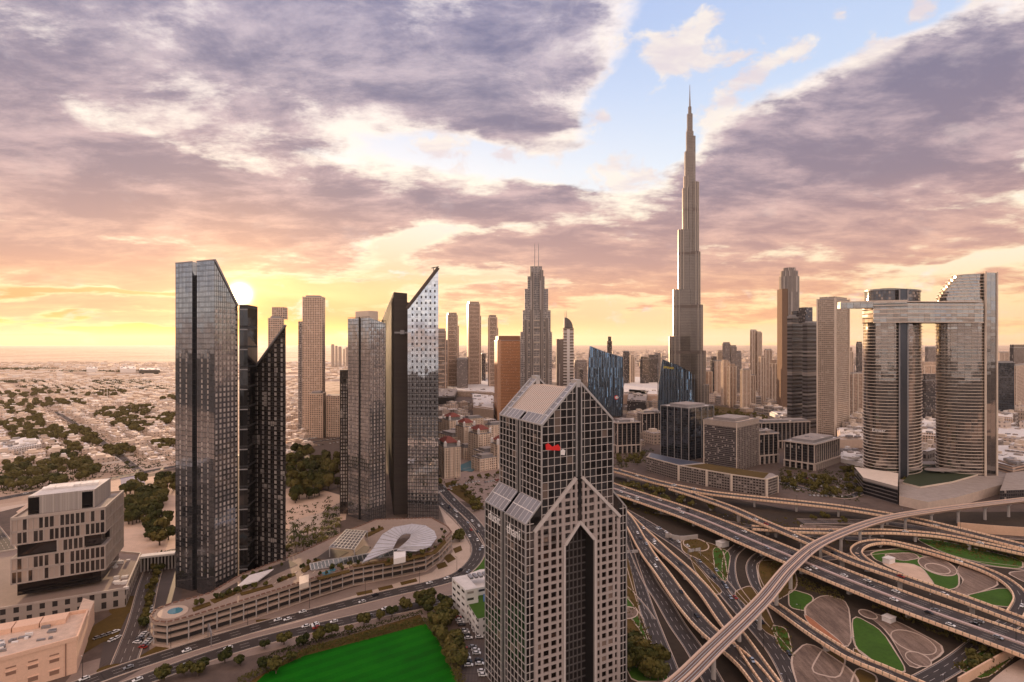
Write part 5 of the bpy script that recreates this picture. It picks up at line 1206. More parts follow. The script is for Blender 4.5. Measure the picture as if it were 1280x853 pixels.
# ---- towers behind, right part of the skyline
BK = [  # xl xc xr ytop Y mat label
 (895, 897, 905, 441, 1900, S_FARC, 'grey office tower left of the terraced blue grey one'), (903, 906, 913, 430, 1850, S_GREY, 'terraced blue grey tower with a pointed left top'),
 (912, 914, 921, 434, 1860, S_GREY, 'terraced blue grey tower, middle step'), (919, 921, 927, 442, 1870, S_GREY, 'terraced blue grey tower, lowest right step'),
 (937.5, 940, 946, 413.5, 1900, S_BEIGE, 'slim tall tower with a notched top left of the dark pair'), (945, 947, 952, 416, 1910, S_BEIGE, 'slim tower leaning against the notched one'),
 (948, 951, 957, 447, 1600, S_BEIGE, 'crowned beige tower in front of the notched tower'), (955, 957, 965, 438, 1700, S_BEIGE, 'crowned beige tower with a small peak'),
 (962, 965, 972, 455, 1500, S_BEIGE, 'beige apartment tower close to the dark pair'), (971, 973, 979, 458, 1800, S_TAN, 'pale apartment tower hard against the dark pair'),
 (878, 881, 890, 465, 1700, S_BEIGE, 'squat beige tower right behind the tallest tower'), (888, 890, 897, 451, 1750, S_DARK, 'dark vertical slab right of the tallest tower'),
 (893, 896, 903, 452, 1650, S_TAN, 'pale slab right of the tallest tower'), (901, 904, 912, 453, 1550, S_TAN, 'white capped apartment tower right of the tallest tower'),
 (909, 912, 920, 459, 1500, S_BEIGE, 'beige apartment tower in the middle of the right cluster'), (918, 921, 927, 462, 1700, S_GREY, 'grey apartment tower in the right cluster'),
 (925, 928, 938, 463, 1450, S_TAN, 'broad pale apartment tower in the right cluster'), (936, 938, 944, 470, 1500, S_BEIGE, 'low beige tower in the right cluster'),
 (800, 803, 811, 450, 2000, S_DARK, 'dark block left of the tallest tower, left half'), (810, 812, 823, 448, 2050, S_DARK, 'dark block left of the tallest tower, right half'),
 (818, 820, 826, 443, 2300, S_GREY, 'grey slab behind the dark block left of the tallest tower'), (779, 781, 787, 440, 2000, S_DARK, 'dark tower right behind the striped blue tower'),
 (786, 788, 793, 446, 2050, S_TAN, 'pale tower behind the striped blue tower'), (759, 760, 765, 427, 1500, S_DARK, 'small dark tower top rising over the striped blue tower'),
 (718, 721, 734, 454, 2200, S_GREY, 'low grey block between the domed and the striped blue tower'), (724, 725, 729, 462, 2000, S_DARK, 'small dark block beside the domed tower'),
 (1070, 1072, 1078, 430, 1500, S_DARK, 'dark slim tower seen between the tan tower and the oval pair'), (1060, 1062, 1066, 440, 1700, S_BEIGE, 'thin beige tower beside the tan banded tower'),
 (1062, 1066, 1078, 468, 1300, S_BEIGE, 'broad beige block between the tan tower and the left oval tower'), (1156, 1160, 1172, 435, 1700, S_GREY, 'grey slab seen under the sky bridge'),
 (1150, 1155, 1172, 458, 1400, S_TAN, 'pinkish block seen under the sky bridge'), (1152, 1157, 1172, 476, 1150, S_DARK, 'dark banded block seen under the sky bridge'),
 (1239, 1246, 1268, 454, 1200, S_NAVY, 'dark navy glass block right of the oval towers'), (1246, 1249, 1261, 441, 2200, S_TAN, 'pale stepped tower far right on the horizon'),
 (1262, 1267, 1290, 435, 1700, S_DARK, 'dark glass tower cut by the right edge'), (1266, 1270, 1290, 458, 1300, S_TAN, 'white tower in front of the dark one at the right edge'),
 (1172, 1174, 1180, 452, 1800, S_BEIGE, 'beige tower behind the right oval tower'), (1136, 1138, 1143, 448, 2600, S_GREY, 'small grey block behind the left oval tower')]
for xl, xc, xr, y, Y, mt, lab in BK:
    r, f, zt = tower(lab, xl, xc, xr, y, Y, rnd.uniform(12, 40), mt, step=[(2.5, rnd.uniform(5, 14))] if rnd.random() < .6 else None)
    if mt in (S_BEIGE, S_TAN): fins(r, Wall(f[1], f[2]), 0, zt, 2, 2.4, 1.4)
# ================================================================== near left buildings and the middle ground
GRIDW = fm('office_strips', (.44, .35, .30), (.04, .035, .035), 2.6, 8.0, .74, .88, metal=.5, rough=.1, wob=.03, off=2.0, blind=.34, blindc=(.42, .33, .28))
BX = plain('strip_frame', (.42, .345, .30), .7)
r = empty('office_building', 'modern sandstone office block of stacked shifted storeys with random slit windows', 'office building', None, (*P(135, 800)[:2], 0))
def strip_storey(r, poly, z0, z1, dark_spans=()):
    m = MB(); m.prism(poly, z0, z1, 0, 1, bottom=True); m.build('storey', [GRIDW, ROOFG], r)
    m = MB()
    for i in range(len(poly)):
        a, b = poly[i], poly[(i+1) % len(poly)]
        for z in (z0 + .3, z1 - .2): m.beam((a[0], a[1], z), (b[0], b[1], z), .9, .8)
        w = Wall(a, b); n_ = int(w.L / 2.6)
        for k in range(n_ + 1): w.vbar(m, min(k*2.6, w.L), z0, z1, .4 + .4 * ((k*7) % 3 == 0), .45)
    m.build('strip_frame', BX, r)
# plan from the roof corners: left (18,647), near right (128,632), far right (155,612), all at the eave height
HE = 62.0
c0, c1, c2 = P(14, 650, HE), P(131, 636, HE), P(154, 615, HE); c3 = c0 + (c2 - c1)
base4 = loc(r, [(c.x, c.y) for c in (c0, c1, c2, c3)])
for k in range(6):
    z1 = HE - k * 8.0; z0 = z1 - 8.0
    if z0 < 13: break
    sh = [0, 0, -3, 0, 0, -3][k]
    if k in (2, 5):
        q = inset(base4, 3.2); m = MB(); m.prism(q, z0, z1, 0, 0); m.build('recessed_storey', BLACKG, r)
        if k == 2:
            e0, e1 = Vector(base4[0]), Vector(base4[1]); a, b = e0.lerp(e1, .48), e0.lerp(e1, .76); d = Vector(base4[3]) - e0; d.normalize()
            strip_storey(r, [tuple(a), tuple(b), tuple(b + d*6), tuple(a + d*6)], z0, z1)
            a = Vector(base4[1]).lerp(Vector(base4[2]), .35); strip_storey(r, [tuple(a), base4[2], tuple(Vector(base4[2]) - (e1 - e0).normalized()*6), tuple(a - (e1 - e0).normalized()*6)], z0, z1)
    else: strip_storey(r, base4, z0, z1)
q = inset(base4, 9); m = MB(); m.prism(q, HE + .1, HE + 12, 0, 1); m.build('penthouse', [fm('cladding_ribbed', (.36, .31, .28), (.30, .26, .235), 1.3, 40, .5, 1, metal=0, rough=.6, blind=0), ROOFW], r)
m = MB(); c = (Vector(q[0]) + Vector(q[2])) / 2; e = (Vector(q[1]) - Vector(q[0])).normalized(); an = math.atan2(e.y, e.x)
for k in range(9):
    t = Vector(q[3]).lerp(Vector(q[2]), .08 + .1*k) * .55 + Vector(q[0]).lerp(Vector(q[1]), .08 + .1*k) * .45; m.box(t.x, t.y, HE + 12.1, 3.2, rnd.uniform(5, 10), rnd.uniform(.8, 1.8), an)
m.build('roof_plant', WHITE, r)
for i, j, t0, t1 in ((0, 1, .0, .16), (0, 1, .8, .97)):
    a, b = Vector(q[i]).lerp(Vector(q[j]), t0), Vector(q[i]).lerp(Vector(q[j]), t1); w = Wall(a, b); m = MB(); m.face(w.quad(0, w.L, HE + .5, HE + 11, .25)); m.build('dark_glazing', BLACKG, r)
m = MB()
for i in range(4):
    a, b = base4[i], base4[(i+1) % 4]; m.beam((a[0], a[1], HE + .5), (b[0], b[1], HE + .5), 1.0, 1.4)
m.build('parapet', BX, r)
# base building under it
HB = 11.5; l = [P(-60, 800, 0), P(0, 786, 0), P(157, 759, 0), P(176, 712, 0), P(60, 700, 0), P(-60, 720, 0)]
poly = loc(r, [(p.x, p.y) for p in l]); m = MB(); m.prism(poly, 0, HB, 0, 1)
m.build('podium', [fm('podium_slots', (.36, .30, .26), (.06, .055, .055), 6.2, 6.6, .42, .62, metal=.5, blind=.1), PAVE], r)
m = MB()
for i in range(len(poly)):
    a, b = poly[i], poly[(i+1) % len(poly)]; m.beam((a[0], a[1], HB + .5), (b[0], b[1], HB + .5), .9, 1.3)
m.build('parapet', BX, r)
m = MB()
for k in range(14):
    p = P(150 + rnd.uniform(-8, 14), 715 + rnd.uniform(-18, 22), HB); m.box(p.x - r.location.x, p.y - r.location.y, HB, rnd.uniform(1.5, 4), rnd.uniform(1.5, 3), rnd.uniform(1, 2), .3)
m.build('roof_plant', ROOFW, r)
# colonnade link towards the tallest charcoal tower
a, b = P(176, 716), P(219, 711); r = empty('colonnade', 'row of slim pale columns under a flat roof linking office block and charcoal tower', 'colonnade', None, (a.x, a.y, 0)); w = Wall((0, 0), (b.x - a.x, b.y - a.y))
m = MB(); w.hbar(m, 0, w.L, 12, 1.4, 6, o=-3); m.build('roof', ROOFW, r); m = MB(); m.face(w.quad(0, w.L, 0, 11.5, -4)); m.build('rear_wall', DARKM, r)
for k in range(11): m = MB(); w.vbar(m, w.L*k/10, 0, 11.5, .9, .9, o=-1); m.build('column', CONCG, r)
# peach building lower left
HP = 17.0
r = empty('villa_block', 'peach rendered two-storey building with a cluttered flat roof at the lower left', 'building', None, (*P(100, 840)[:2], 0))
def ppx(l, h): return loc(r, [(P(x, y, h).x, P(x, y, h).y) for x, y in l])
PEACH = plain('render_peach', (.76, .49, .35), .85, var=.08, scale=.15)
bp = ppx([(-60, 843), (96, 800), (110, 765), (-60, 795)], HP)
m = MB(); m.prism(bp, 0, HP, 0, 1); m.build('body', [PEACH, plain('roof_peach', (.62, .45, .35), .9, var=.35)], r)
m = MB()
for i in range(4):
    a, b = bp[i], bp[(i+1) % 4]; m.beam((a[0], a[1], HP + .8), (b[0], b[1], HP + .8), .9, 2.0)
m.build('parapet', PEACH, r)
w = Wall(bp[0], bp[1])
q2 = []
for z, hh in ((2.5, 2.2), (8.8, 1.7), (12.2, .7)):
    for k in range(9):
        u = w.L - 9 - k * 8.2
        if u > 2:
            m = MB(); m.face(w.quad(u - 1.9, u + 1.9, z, z + hh, .08)); o = m.build('window', plain('window_peach_dark', (.30, .17, .12), .4), r)
            if hh > 1: m = MB(); w.hbar(m, u - 2.2, u + 2.2, z + hh + .3, .4, .5); m.build('sill', PEACH, o)
m = MB(); w.vbar(m, w.L - 4.5, 0, HP, .5, .3); m.build('drainpipe', plain('window_peach_dark', (.30, .17, .12), .4), r)
for k in range(3):
    m = MB(); p = Vector(bp[3]).lerp(Vector(bp[2]), .42 + .2*k); m.box(p.x, p.y - 7, HP, 11, 9, 2.6, math.atan2(bp[2][1]-bp[3][1], bp[2][0]-bp[3][0])); m.build('roof_room', PEACH, r)
for k in range(22):
    m = MB(); p = Vector(bp[0]).lerp(Vector(bp[1]), rnd.uniform(.35, .85)) + (Vector(bp[3]) - Vector(bp[0])) * rnd.uniform(.2, .55); m.box(p.x, p.y, HP, rnd.uniform(1, 4), rnd.uniform(.8, 1.6), rnd.uniform(.7, 1.6), .35); m.build('air_conditioner', GREYM if k % 3 else WHITE, r)
# stepped lower part right
m = MB(); bq = ppx([(96, 828), (118, 772), (104, 768), (92, 800)], 3); m.prism(bq, 0, 13, 0, 1); m.build('side_wing', [PEACH, plain('roof_peach', (.62, .45, .35), .9)], r)
# ---- curved parking podium of the glass towers
HR = 11.5
out = [(560, 661), (565, 668), (550, 684), (533, 695), (503, 701), (442, 712), (400, 724), (320, 750), (235, 776), (208, 783), (191, 781), (187, 774), (194, 766), (214, 758), (262, 745), (300, 722), (370, 696), (430, 668), (470, 652), (540, 650)]
r = empty('parking_building', 'long boat-shaped parking building with planted roof terrace under the dark glass towers', 'parking building', None, (*P(380, 740)[:2], 0))
pl = loc(r, [(P(x, y, HR).x, P(x, y, HR).y) for x, y in out])[::-1]
ar = sum(pl[i][0]*pl[(i+1) % len(pl)][1] - pl[(i+1) % len(pl)][0]*pl[i][1] for i in range(len(pl)))
if ar < 0: pl = pl[::-1]
def offs(poly, d):
    n_ = len(poly); o = []
    for i in range(n_):
        a, b, c = Vector(poly[i-1]), Vector(poly[i]), Vector(poly[(i+1) % n_]); e1 = (b - a).normalized(); e2 = (c - b).normalized(); nn_ = Vector((e1.y + e2.y, -e1.x - e2.x)).normalized(); o.append(tuple(b + nn_ * d))
    return o
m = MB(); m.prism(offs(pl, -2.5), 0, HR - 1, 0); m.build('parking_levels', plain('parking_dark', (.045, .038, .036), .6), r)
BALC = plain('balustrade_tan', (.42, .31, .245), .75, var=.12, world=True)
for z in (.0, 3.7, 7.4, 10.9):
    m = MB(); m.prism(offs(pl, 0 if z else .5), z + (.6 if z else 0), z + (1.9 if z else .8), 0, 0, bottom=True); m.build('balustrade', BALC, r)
m = MB(); m.prism(offs(pl, .35), HR + 1.3, HR + 1.75, 0, 0, bottom=True)
m.v = m.v; m.build('roof_terrace', plain('terrace_stone', (.30, .22, .175), .85, var=.25, scale=.15, world=True), r)
RT = HR + 1.76
m = MB()
for i in range(len(pl)):
    a, b = Vector(offs(pl, -.6)[i]), Vector(offs(pl, -.6)[(i+1) % len(pl)]); n_ = max(1, int((b - a).length / 3.2))
    for k in range(n_):
        p, q = a.lerp(b, (k + .1)/n_), a.lerp(b, (k + .78)/n_); m.beam((p.x, p.y, RT + .35), (q.x, q.y, RT + .35), .8, .7)
m.build('planter_edge', plain('planter_brown', (.20, .11, .08), .8), r)
m = MB()
for i in range(len(pl)):
    a, b = Vector(pl[i]), Vector(pl[(i+1) % len(pl)]); n_ = max(1, int((b - a).length / 7))
    for k in range(n_): p = a.lerp(b, k/n_); m.cyl(p.x * .995, p.y * .995, 0, HR, .4, .4, 6, cap=False)
m.build('column', CONCG, r)
def onroof(name, l, h0, h1, mat, z=RT):
    q = loc(r, [(P(x, y, z + h1).x, P(x, y, z + h1).y) for x, y in l]); ar = sum(q[i][0]*q[(i+1) % len(q)][1] - q[(i+1) % len(q)][0]*q[i][1] for i in range(len(q)))
    if ar < 0: q = q[::-1]
    m = MB(); m.prism(q, z + h0, z + h1, 0, 0, bottom=True); return m.build(name, mat, r)
onroof('pool_surround', ellipse_px(216, 765, 20, 7.5, -12), 0, .4, PAVEL); onroof('pool', ellipse_px(219, 763.5, 10, 3.6, -12), .2, .55, WATER)
onroof('pool', [(402, 716), (418, 710), (421, 713), (412, 717), (403, 719)], .1, .5, WATER)
for l_ in ([(262, 750), (300, 735), (303, 739), (268, 754)], [(440, 706), (540, 690), (548, 682), (555, 672), (558, 678), (545, 692), (500, 700), (442, 709)]): onroof('planting_bed', l_, 0, .3, GRASSD)
onroof('tilted_canopy', [(296, 733), (312, 719), (342, 711), (322, 726)], 3.5, 4.2, plain('canopy_white', (.70, .64, .62), .6))
onroof('white_pavilion', [(492, 699), (507, 696), (507, 688), (492, 690)], 0, 4, WHITE); onroof('white_pavilion', [(374, 731), (386, 727), (386, 718), (374, 721)], 0, 3.5, CREAM)
ob = onroof('pergola', [(412, 684), (443, 687), (459, 664), (433, 662)], 6.5, 7.0, plain('pergola_glass', (.16, .14, .14), .3, .3))
m = MB(); A_, B_, C_, D_ = [P(*q, RT + 7.4) - Vector((r.location.x, r.location.y, 0)) for q in ((412, 684), (443, 687), (459, 664), (433, 662))]
for k in range(8): t = k/7; m.beam(A_.lerp(D_, t), B_.lerp(C_, t), .5, .4); m.beam(A_.lerp(B_, t), D_.lerp(C_, t), .5, .4)
for c in (A_, B_, C_, D_): m.beam(c, (c.x, c.y, RT), .6, .6)
m.build('pergola_frame', PALEM, r)
# big pale roof shell with an opening, on the terrace
SHL = plain('shell_pale', (.55, .52, .54), .45, .2)
def px3(x, y, h): p = P(x, y, RT + h); return (p.x - r.location.x, p.y - r.location.y, RT + h)
outer = [(452, 704, 4), (466, 686, 6), (478, 668, 8), (492, 659, 9), (515, 655, 9.5), (532, 657, 9), (543, 664, 7.5), (546, 672, 6), (538, 683, 4.5), (520, 689, 3.5)]
inner = [(490, 688, 5.5), (492, 684, 6), (497, 674, 7.5), (502, 669, 8), (508, 667, 8.2), (514, 668, 8), (512, 673, 7.5), (506, 679, 6.8), (500, 684, 6), (496, 688, 5.2)]
m = MB()
for i in range(9):
    a, b, c, d = px3(*outer[i]), px3(*outer[i+1]), px3(*inner[i+1]), px3(*inner[i]); m.face([a, b, c, d][::-1]); m.face([(p[0], p[1], p[2] - .5) for p in (a, b, c, d)])
m.build('roof_shell', SHL, r)
m = MB()
for i in range(9):
    for t in (0, .33, .66): a = Vector(px3(*outer[i])).lerp(Vector(px3(*outer[i+1])), t); b = Vector(px3(*inner[i])).lerp(Vector(px3(*inner[i+1])), t); m.beam(a + Vector((0,0,.2)), b + Vector((0,0,.2)), .35, .3)
m.build('shell_rib', PALEM, r)
# long glazed vault along the terrace
top = [(387, 705, 4.5), (410, 700, 5.5), (440, 696, 5.5), (470, 690, 5.5), (505, 685, 5.5), (535, 676, 5)]; bot = [(389, 713, 1), (412, 709, 1), (442, 704, 1), (473, 698, 1), (508, 692, 1), (540, 683, 1)]
m = MB(); m2 = MB()
for i in range(5):
    a, b, c, d = px3(*bot[i]), px3(*bot[i+1]), px3(*top[i+1]), px3(*top[i]); m.face([a, b, c, d])
    for t in range(5): p, q = Vector(a).lerp(Vector(b), t/5), Vector(d).lerp(Vector(c), t/5); m2.beam(p + Vector((0, 0, .2)), q + Vector((0, 0, .2)), .5, .4)
    m2.beam(d, c, .5, .5); m2.beam(a, b, .5, .5)
m.build('glass_vault', plain('vault_glass', (.15, .16, .17), .1, .6), r); m2.build('vault_frame', PALEM, r)
# beds, courts and paving strips that fill the terrace round the towers
COURT = plain('court_dark', (.085, .065, .055), .8, var=.3, world=True)
for l_ in ([(300, 722), (330, 712), (362, 700), (372, 706), (336, 722), (304, 736)], [(268, 744), (296, 728), (300, 732), (270, 748)], [(430, 702), (455, 682), (464, 684), (448, 704)], [(392, 700), (412, 686), (436, 690), (420, 699)]): onroof('court', l_, 0, .12, COURT)
for l_ in ([(376, 712), (398, 698), (402, 701), (380, 716)], [(240, 760), (262, 752), (264, 756), (242, 764)], [(455, 668), (478, 658), (480, 661), (458, 672)], [(346, 724), (368, 716), (370, 719), (348, 728)], [(480, 704), (530, 692), (532, 695), (482, 707)], [(300, 741), (340, 730), (342, 733), (302, 744)], [(396, 722), (436, 712), (438, 715), (398, 725)]): onroof('planting_bed', l_, .1, .5, GRASSD)
for k in range(9): onroof('paving_band', [(262 + k*16, 752 - k*4.4), (264 + k*16, 751.5 - k*4.4), (276 + k*16, 740 - k*4.4), (274 + k*16, 740.5 - k*4.4)], 0, .16, PAVEL)
# ---- white block at the foot of the gabled tower
r = empty('apartment_block', 'white apartment block with a green roof court behind the left foot of the gabled tower', 'building', None, (*P(590, 795)[:2], 0))
def rp(l, h): return loc(r, [(P(x, y, h).x, P(x, y, h).y) for x, y in l])
HW = 20
m = MB(); w_poly = rp([(565, 741), (588, 760), (640, 744), (640, 716), (600, 712)], HW)
low = rp([(583, 765), (610, 762), (645, 748), (645, 735), (590, 745)], 12)
m.prism(rp([(565, 722), (582, 738), (598, 735), (581, 719)], HW), 0, HW, 0, 1); m.build('west_wing', [fm('white_slots', (.72, .68, .64), (.07, .065, .06), 7, 4, .6, .36, metal=.4), ROOFW], r)
m = MB(); m.prism(rp([(581, 719), (598, 735), (650, 724), (640, 708), (600, 712)], HW - 4), 0, HW - 4, 0, 1); m.build('north_wing', [fm('white_slots', (.72, .68, .64), (.07, .065, .06), 7, 4, .6, .36, metal=.4), ROOFW], r)
m = MB(); m.prism(rp([(582, 750), (597, 774), (650, 760), (650, 728), (596, 738)], 11), 0, 11, 0, 1); m.build('court_block', [fm('white_slots', (.72, .68, .64), (.07, .065, .06), 7, 4, .6, .36, metal=.4), GRASS], r)
m = MB(); m.prism(rp([(604, 752), (625, 746), (625, 738), (604, 742)], 11.2), 11, 11.3, 0); m.build('play_court', plain('court_blue', (.05, .13, .28), .8), r)
for k in range(4):
    m = MB(); p = P(588 + k * 6, 722 - k, HW); m.box(p.x - r.location.x, p.y - r.location.y, HW, 2.2, 6, 1.2, .4); m.build('roof_plant', GREYM, r)
# ---- cream residential compound with red roofs
REDR = plain('roof_red', (.21, .055, .04), .8, var=.2); RES = fm('facade_cream', (.80, .62, .48), (.12, .07, .055), 3.0, 3.2, .5, .55, metal=.2, rough=.3, blind=.1)
def residence(label, xl, xc, xr, ytop, Y, ang, red=True, roofy=9):
    r, f, zt = tower(label, xl, xc, xr, ytop, Y, ang, RES, CREAM, cat='apartment building', name='apartment_building')
    for a, b in ((f[0], f[1]), (f[1], f[2])):
        w = Wall(a, b); n_ = max(2, int(w.L / 6)); m = MB()
        for k in range(n_ + 1): w.vbar(m, w.L*k/n_, 0, zt, 1.1, .9)
        m.build('pilaster', CREAM, r); m = MB()
        for k in range(3, int(zt / 3.2)):
            for j in range(n_):
                if (j + k) % 1 == 0 and j % 2 == 0: w.hbar(m, w.L*(j+.2)/n_, w.L*(j+.8)/n_, k*3.2, .9, 1.3)
        m.build('balcony', CREAM, r)
    if red:
        q = inset(f, .2 * math.dist(f[0], f[1]) + .5); m = MB(); m.prism(q, zt, zt + 5.5, 0, 0); m.build('penthouse', RES, r)
        ex = inset(f, .06 * math.dist(f[0], f[1])); c = (Vector(ex[0]) + Vector(ex[2])) / 2; tq = [tuple(c + (Vector(p) - c) * .3) for p in ex]; m = MB()
        for i in range(4):
            a, b, b2, a2 = ex[i], ex[(i+1) % 4], tq[(i+1) % 4], tq[i]; m.face([(*a, zt + 5.4), (*b, zt + 5.4), (*b2, zt + 11), (*a2, zt + 11)])
        m.face([(*p, zt + 11) for p in tq]); m.face([(*p, zt + 5.4) for p in ex[::-1]]); m.build('hip_roof', REDR, r)
        for i in (0, 1, 2):
            a = Vector(ex[i]); m = MB(); m.box(a.x, a.y, zt, 3.4, 3.4, 6.4, 0); m.cyl(a.x, a.y, zt + 6.4, zt + 8, 1.7, .6, 8); m.build('turret', WHITE, r)
    return r
residence('cream apartment tower with a red roof beside the right edge of the slanted blade', 546, 556, 575, 560, 705, 24)
residence('red roofed cream building at the back of the compound, farthest one', 553, 562, 578, 526, 960, 30)
residence('red roofed cream building in the middle of the compound', 570, 580, 594, 534, 850, 35)
residence('red roofed cream building in the compound nearest the gabled tower', 586, 598, 614, 543, 800, 35)
residence('cream compound building half hidden by the left edge of the gabled tower', 614, 622, 640, 556, 760, 35)
residence('low cream wing with flat terraces between the red roofed buildings', 592, 604, 624, 566, 770, 35, False)
residence('low cream wing joining the rear red roofed buildings', 548, 566, 584, 546, 860, 35, False)
residence('low cream wing behind the blade-side apartment tower', 575, 580, 590, 560, 820, 25, False)
for lab, a_, b_, c_, y_, Y_ in [('cream wing at the far left end of the residential compound', 546, 552, 566, 528, 1010), ('cream wing with balconies left of the middle red roofed building', 560, 570, 582, 541, 905), ('cream balcony wing stepping down towards the compound pool', 590, 600, 622, 574, 745), ('cream wing beside the road at the back of the compound', 578, 584, 604, 524, 980), ('cream end block of the compound close to the gabled tower', 606, 612, 630, 532, 900)]:
    residence(lab, a_, b_, c_, y_, Y_, 35, False)
patch('pool', [(574, 582), (590, 575), (602, 581), (590, 590), (576, 588)], WATER)
# ---- mall and large halls
def hall(label, poly_px, h, mat, roof=None, cat='hall', name='hall'):
    c = P(*poly_px[0]); r = empty(name, label, cat, None, (c.x, c.y, 0)); q = loc(r, [(P(x, y, 0).x, P(x, y, 0).y) for x, y in poly_px])
    ar = sum(q[i][0]*q[(i+1) % len(q)][1] - q[(i+1) % len(q)][0]*q[i][1] for i in range(len(q)))
    if ar < 0: q = q[::-1]
    m = MB(); m.prism(q, 0, h, 0, 1); m.build('body', [mat, roof or ROOFW], r); m = MB()
    xs = [p[0] for p in q]; ys = [p[1] for p in q]
    m.prism(inset(q, min(8, (max(xs)-min(xs))*.15)), h, h + 2.5, 0, 1); m.build('raised_roof', [mat, roof or ROOFW], r)
    for k in range(14):
        m = MB(); t = rnd.random(); s = rnd.random(); p = Vector(q[0]).lerp(Vector(q[1]), t) * (1 - s) + Vector(q[3 % len(q)]).lerp(Vector(q[2]), t) * s
        m.box(p.x, p.y, h + 2.5, rnd.uniform(3, 12), rnd.uniform(3, 10), rnd.uniform(1.5, 4), .4); m.build('roof_plant', [ROOFG, ROOFW, GREYM][k % 3], r)
    return r
hall('wide flat-roofed shopping centre below the slim tower row', [(546, 494), (618, 498), (618, 480), (546, 478)], 16, S_TAN)
hall('dark curved arena roof beside the slanted blade', [(545, 506), (568, 504), (572, 494), (545, 492)], 18, DARKM, ROOFG)
hall('tan hall with a big dark archway left of the copper tower', [(592, 522), (617, 526), (617, 506), (590, 503)], 24, plain('hall_tan', (.52, .38, .29), .8))
hall('long grey rail depot roof under the slim tower row', [(548, 482), (616, 482), (616, 472), (548, 472)], 14, S_GREY, ROOFG)
hall('low tan mall with a pink wall left of the tallest tower', [(778, 505), (822, 506), (822, 482), (782, 478)], 26, plain('hall_pink', (.62, .44, .34), .8), cat='mall')
hall('dark ribbed oval hall between the two blue glass towers', [(784, 514), (808, 516), (810, 500), (786, 498)], 26, S_DARK, ROOFG)
hall('low white pavilion left of the dark pair', [(962, 520), (984, 528), (984, 514), (968, 508)], 8, WHITE)
hall('peach wall building left of the left oval tower', [(1050, 560), (1079, 560), (1079, 545), (1046, 545)], 14, plain('wall_peach', (.62, .48, .39), .8))
hall('cream block with square windows between the oval towers', [(1150, 572), (1171, 574), (1171, 548), (1150, 548)], 34, S_TAN)
hall('peach parking block at the right edge below the oval towers', [(1240, 596), (1266, 604), (1300, 596), (1300, 575), (1240, 575)], 20, fm('parking_peach', (.58, .40, .30), (.10, .07, .06), 40, 3.6, 1, .5, metal=0, rough=.6))
hall('white-roofed exhibition hall right of the oval towers', [(1238, 560), (1300, 566), (1300, 545), (1240, 540)], 12, CREAM, ROOFW)
hall('tan block under the dark navy glass block at the right edge', [(1238, 535), (1266, 538), (1268, 520), (1240, 518)], 22, S_TAN)
hall('open white canopy beside the left oval tower', [(1050, 578), (1080, 585), (1080, 572), (1052, 566)], 6, WHITE)
patch('lawn', [(893, 507), (940, 515), (935, 522), (900, 518), (880, 512)], GRASSD)
# ================================================================== vegetation, villas, cars, lamps
LEAF = NB('foliage'); _o = LEAF.n('ShaderNodeObjectInfo'); _g = LEAF.n('ShaderNodeNewGeometry')
_c = LEAF.ramp(LEAF.m_('ADD', LEAF.m_('MULTIPLY', LEAF.noise(.9, 4, .8, _g.outputs['Position']), .85), LEAF.m_('MULTIPLY', _o.outputs['Random'], .3)), [(.28, (.010, .016, .005)), (.5, (.045, .050, .012)), (.68, (.11, .092, .024)), (.9, (.17, .115, .035))])
LEAF.l(_c, LEAF.b.inputs['Base Color']); LEAF.b.inputs['Roughness'].default_value = .8; LEAF.b.inputs['Specular IOR Level'].default_value = .15
LEAFM = LEAF.m; BARK = plain('bark', (.10, .07, .05), .9)
def crown_mesh(seed, rad, hgt, nb=9, per=46, ls=.75, base=2.2, olive=False):
    rr = random.Random(seed); m = MB()
    for b_ in range(nb):
        a = rr.uniform(0, 6.28); d = rad * .62 * math.sqrt(rr.random()); cz = base + hgt * (.3 + .5 * rr.random()) * (1 - .35 * d / rad)
        c = Vector((d*math.cos(a), d*math.sin(a), cz)); br = rad * rr.uniform(.34, .52)
        for k in range(per):
            n = Vector((rr.gauss(0, 1), rr.gauss(0, 1), rr.gauss(0, .8))).normalized(); p = c + n * br * rr.uniform(.72, 1.08)
            t = n.orthogonal().normalized(); t = (t * math.cos(k) + n.cross(t) * math.sin(k)); u = n.cross(t); t = (t + n * rr.uniform(-.6, .6)).normalized(); s = ls * rr.uniform(.6, 1.3)
            m.face([p - t*s - u*s*.6, p + t*s - u*s*.6, p + t*s*.5 + u*s*.8, p - t*s*.5 + u*s*.8])
    return m
def make_tree(seed, rad, hgt, label, group, nb=9, per=46, ls=.75):
    r = empty('tree', label, 'tree', group, (0, 0, 0))
    m = MB(); m.cyl(0, 0, 0, 2.6 + hgt*.3, .32, .2, 6, cap=False)
    for k in range(4):
        a = k*1.6 + seed; m.beam((0, 0, 2 + .3*k), (rad*.5*math.cos(a), rad*.5*math.sin(a), 2.2 + hgt*.55), .16, .16)
    m.build('trunk', BARK, r); crown_mesh(seed, rad, hgt, nb, per, ls).build('crown', LEAFM, r); return r
TREES = []
def put(proto, lst, rad=3.4):
    for (x, y, s, rz) in lst: TREES.append((s * rad / math.hypot(x, y), proto, x, y, s, rz))
def put_now(proto, lst):
    for k, (x, y, s, rz) in enumerate(lst):
        o = proto if k == 0 else copy_tree(proto); o.location = (x, y, 0); o.scale = (s, s, s); o.rotation_euler.z = rz
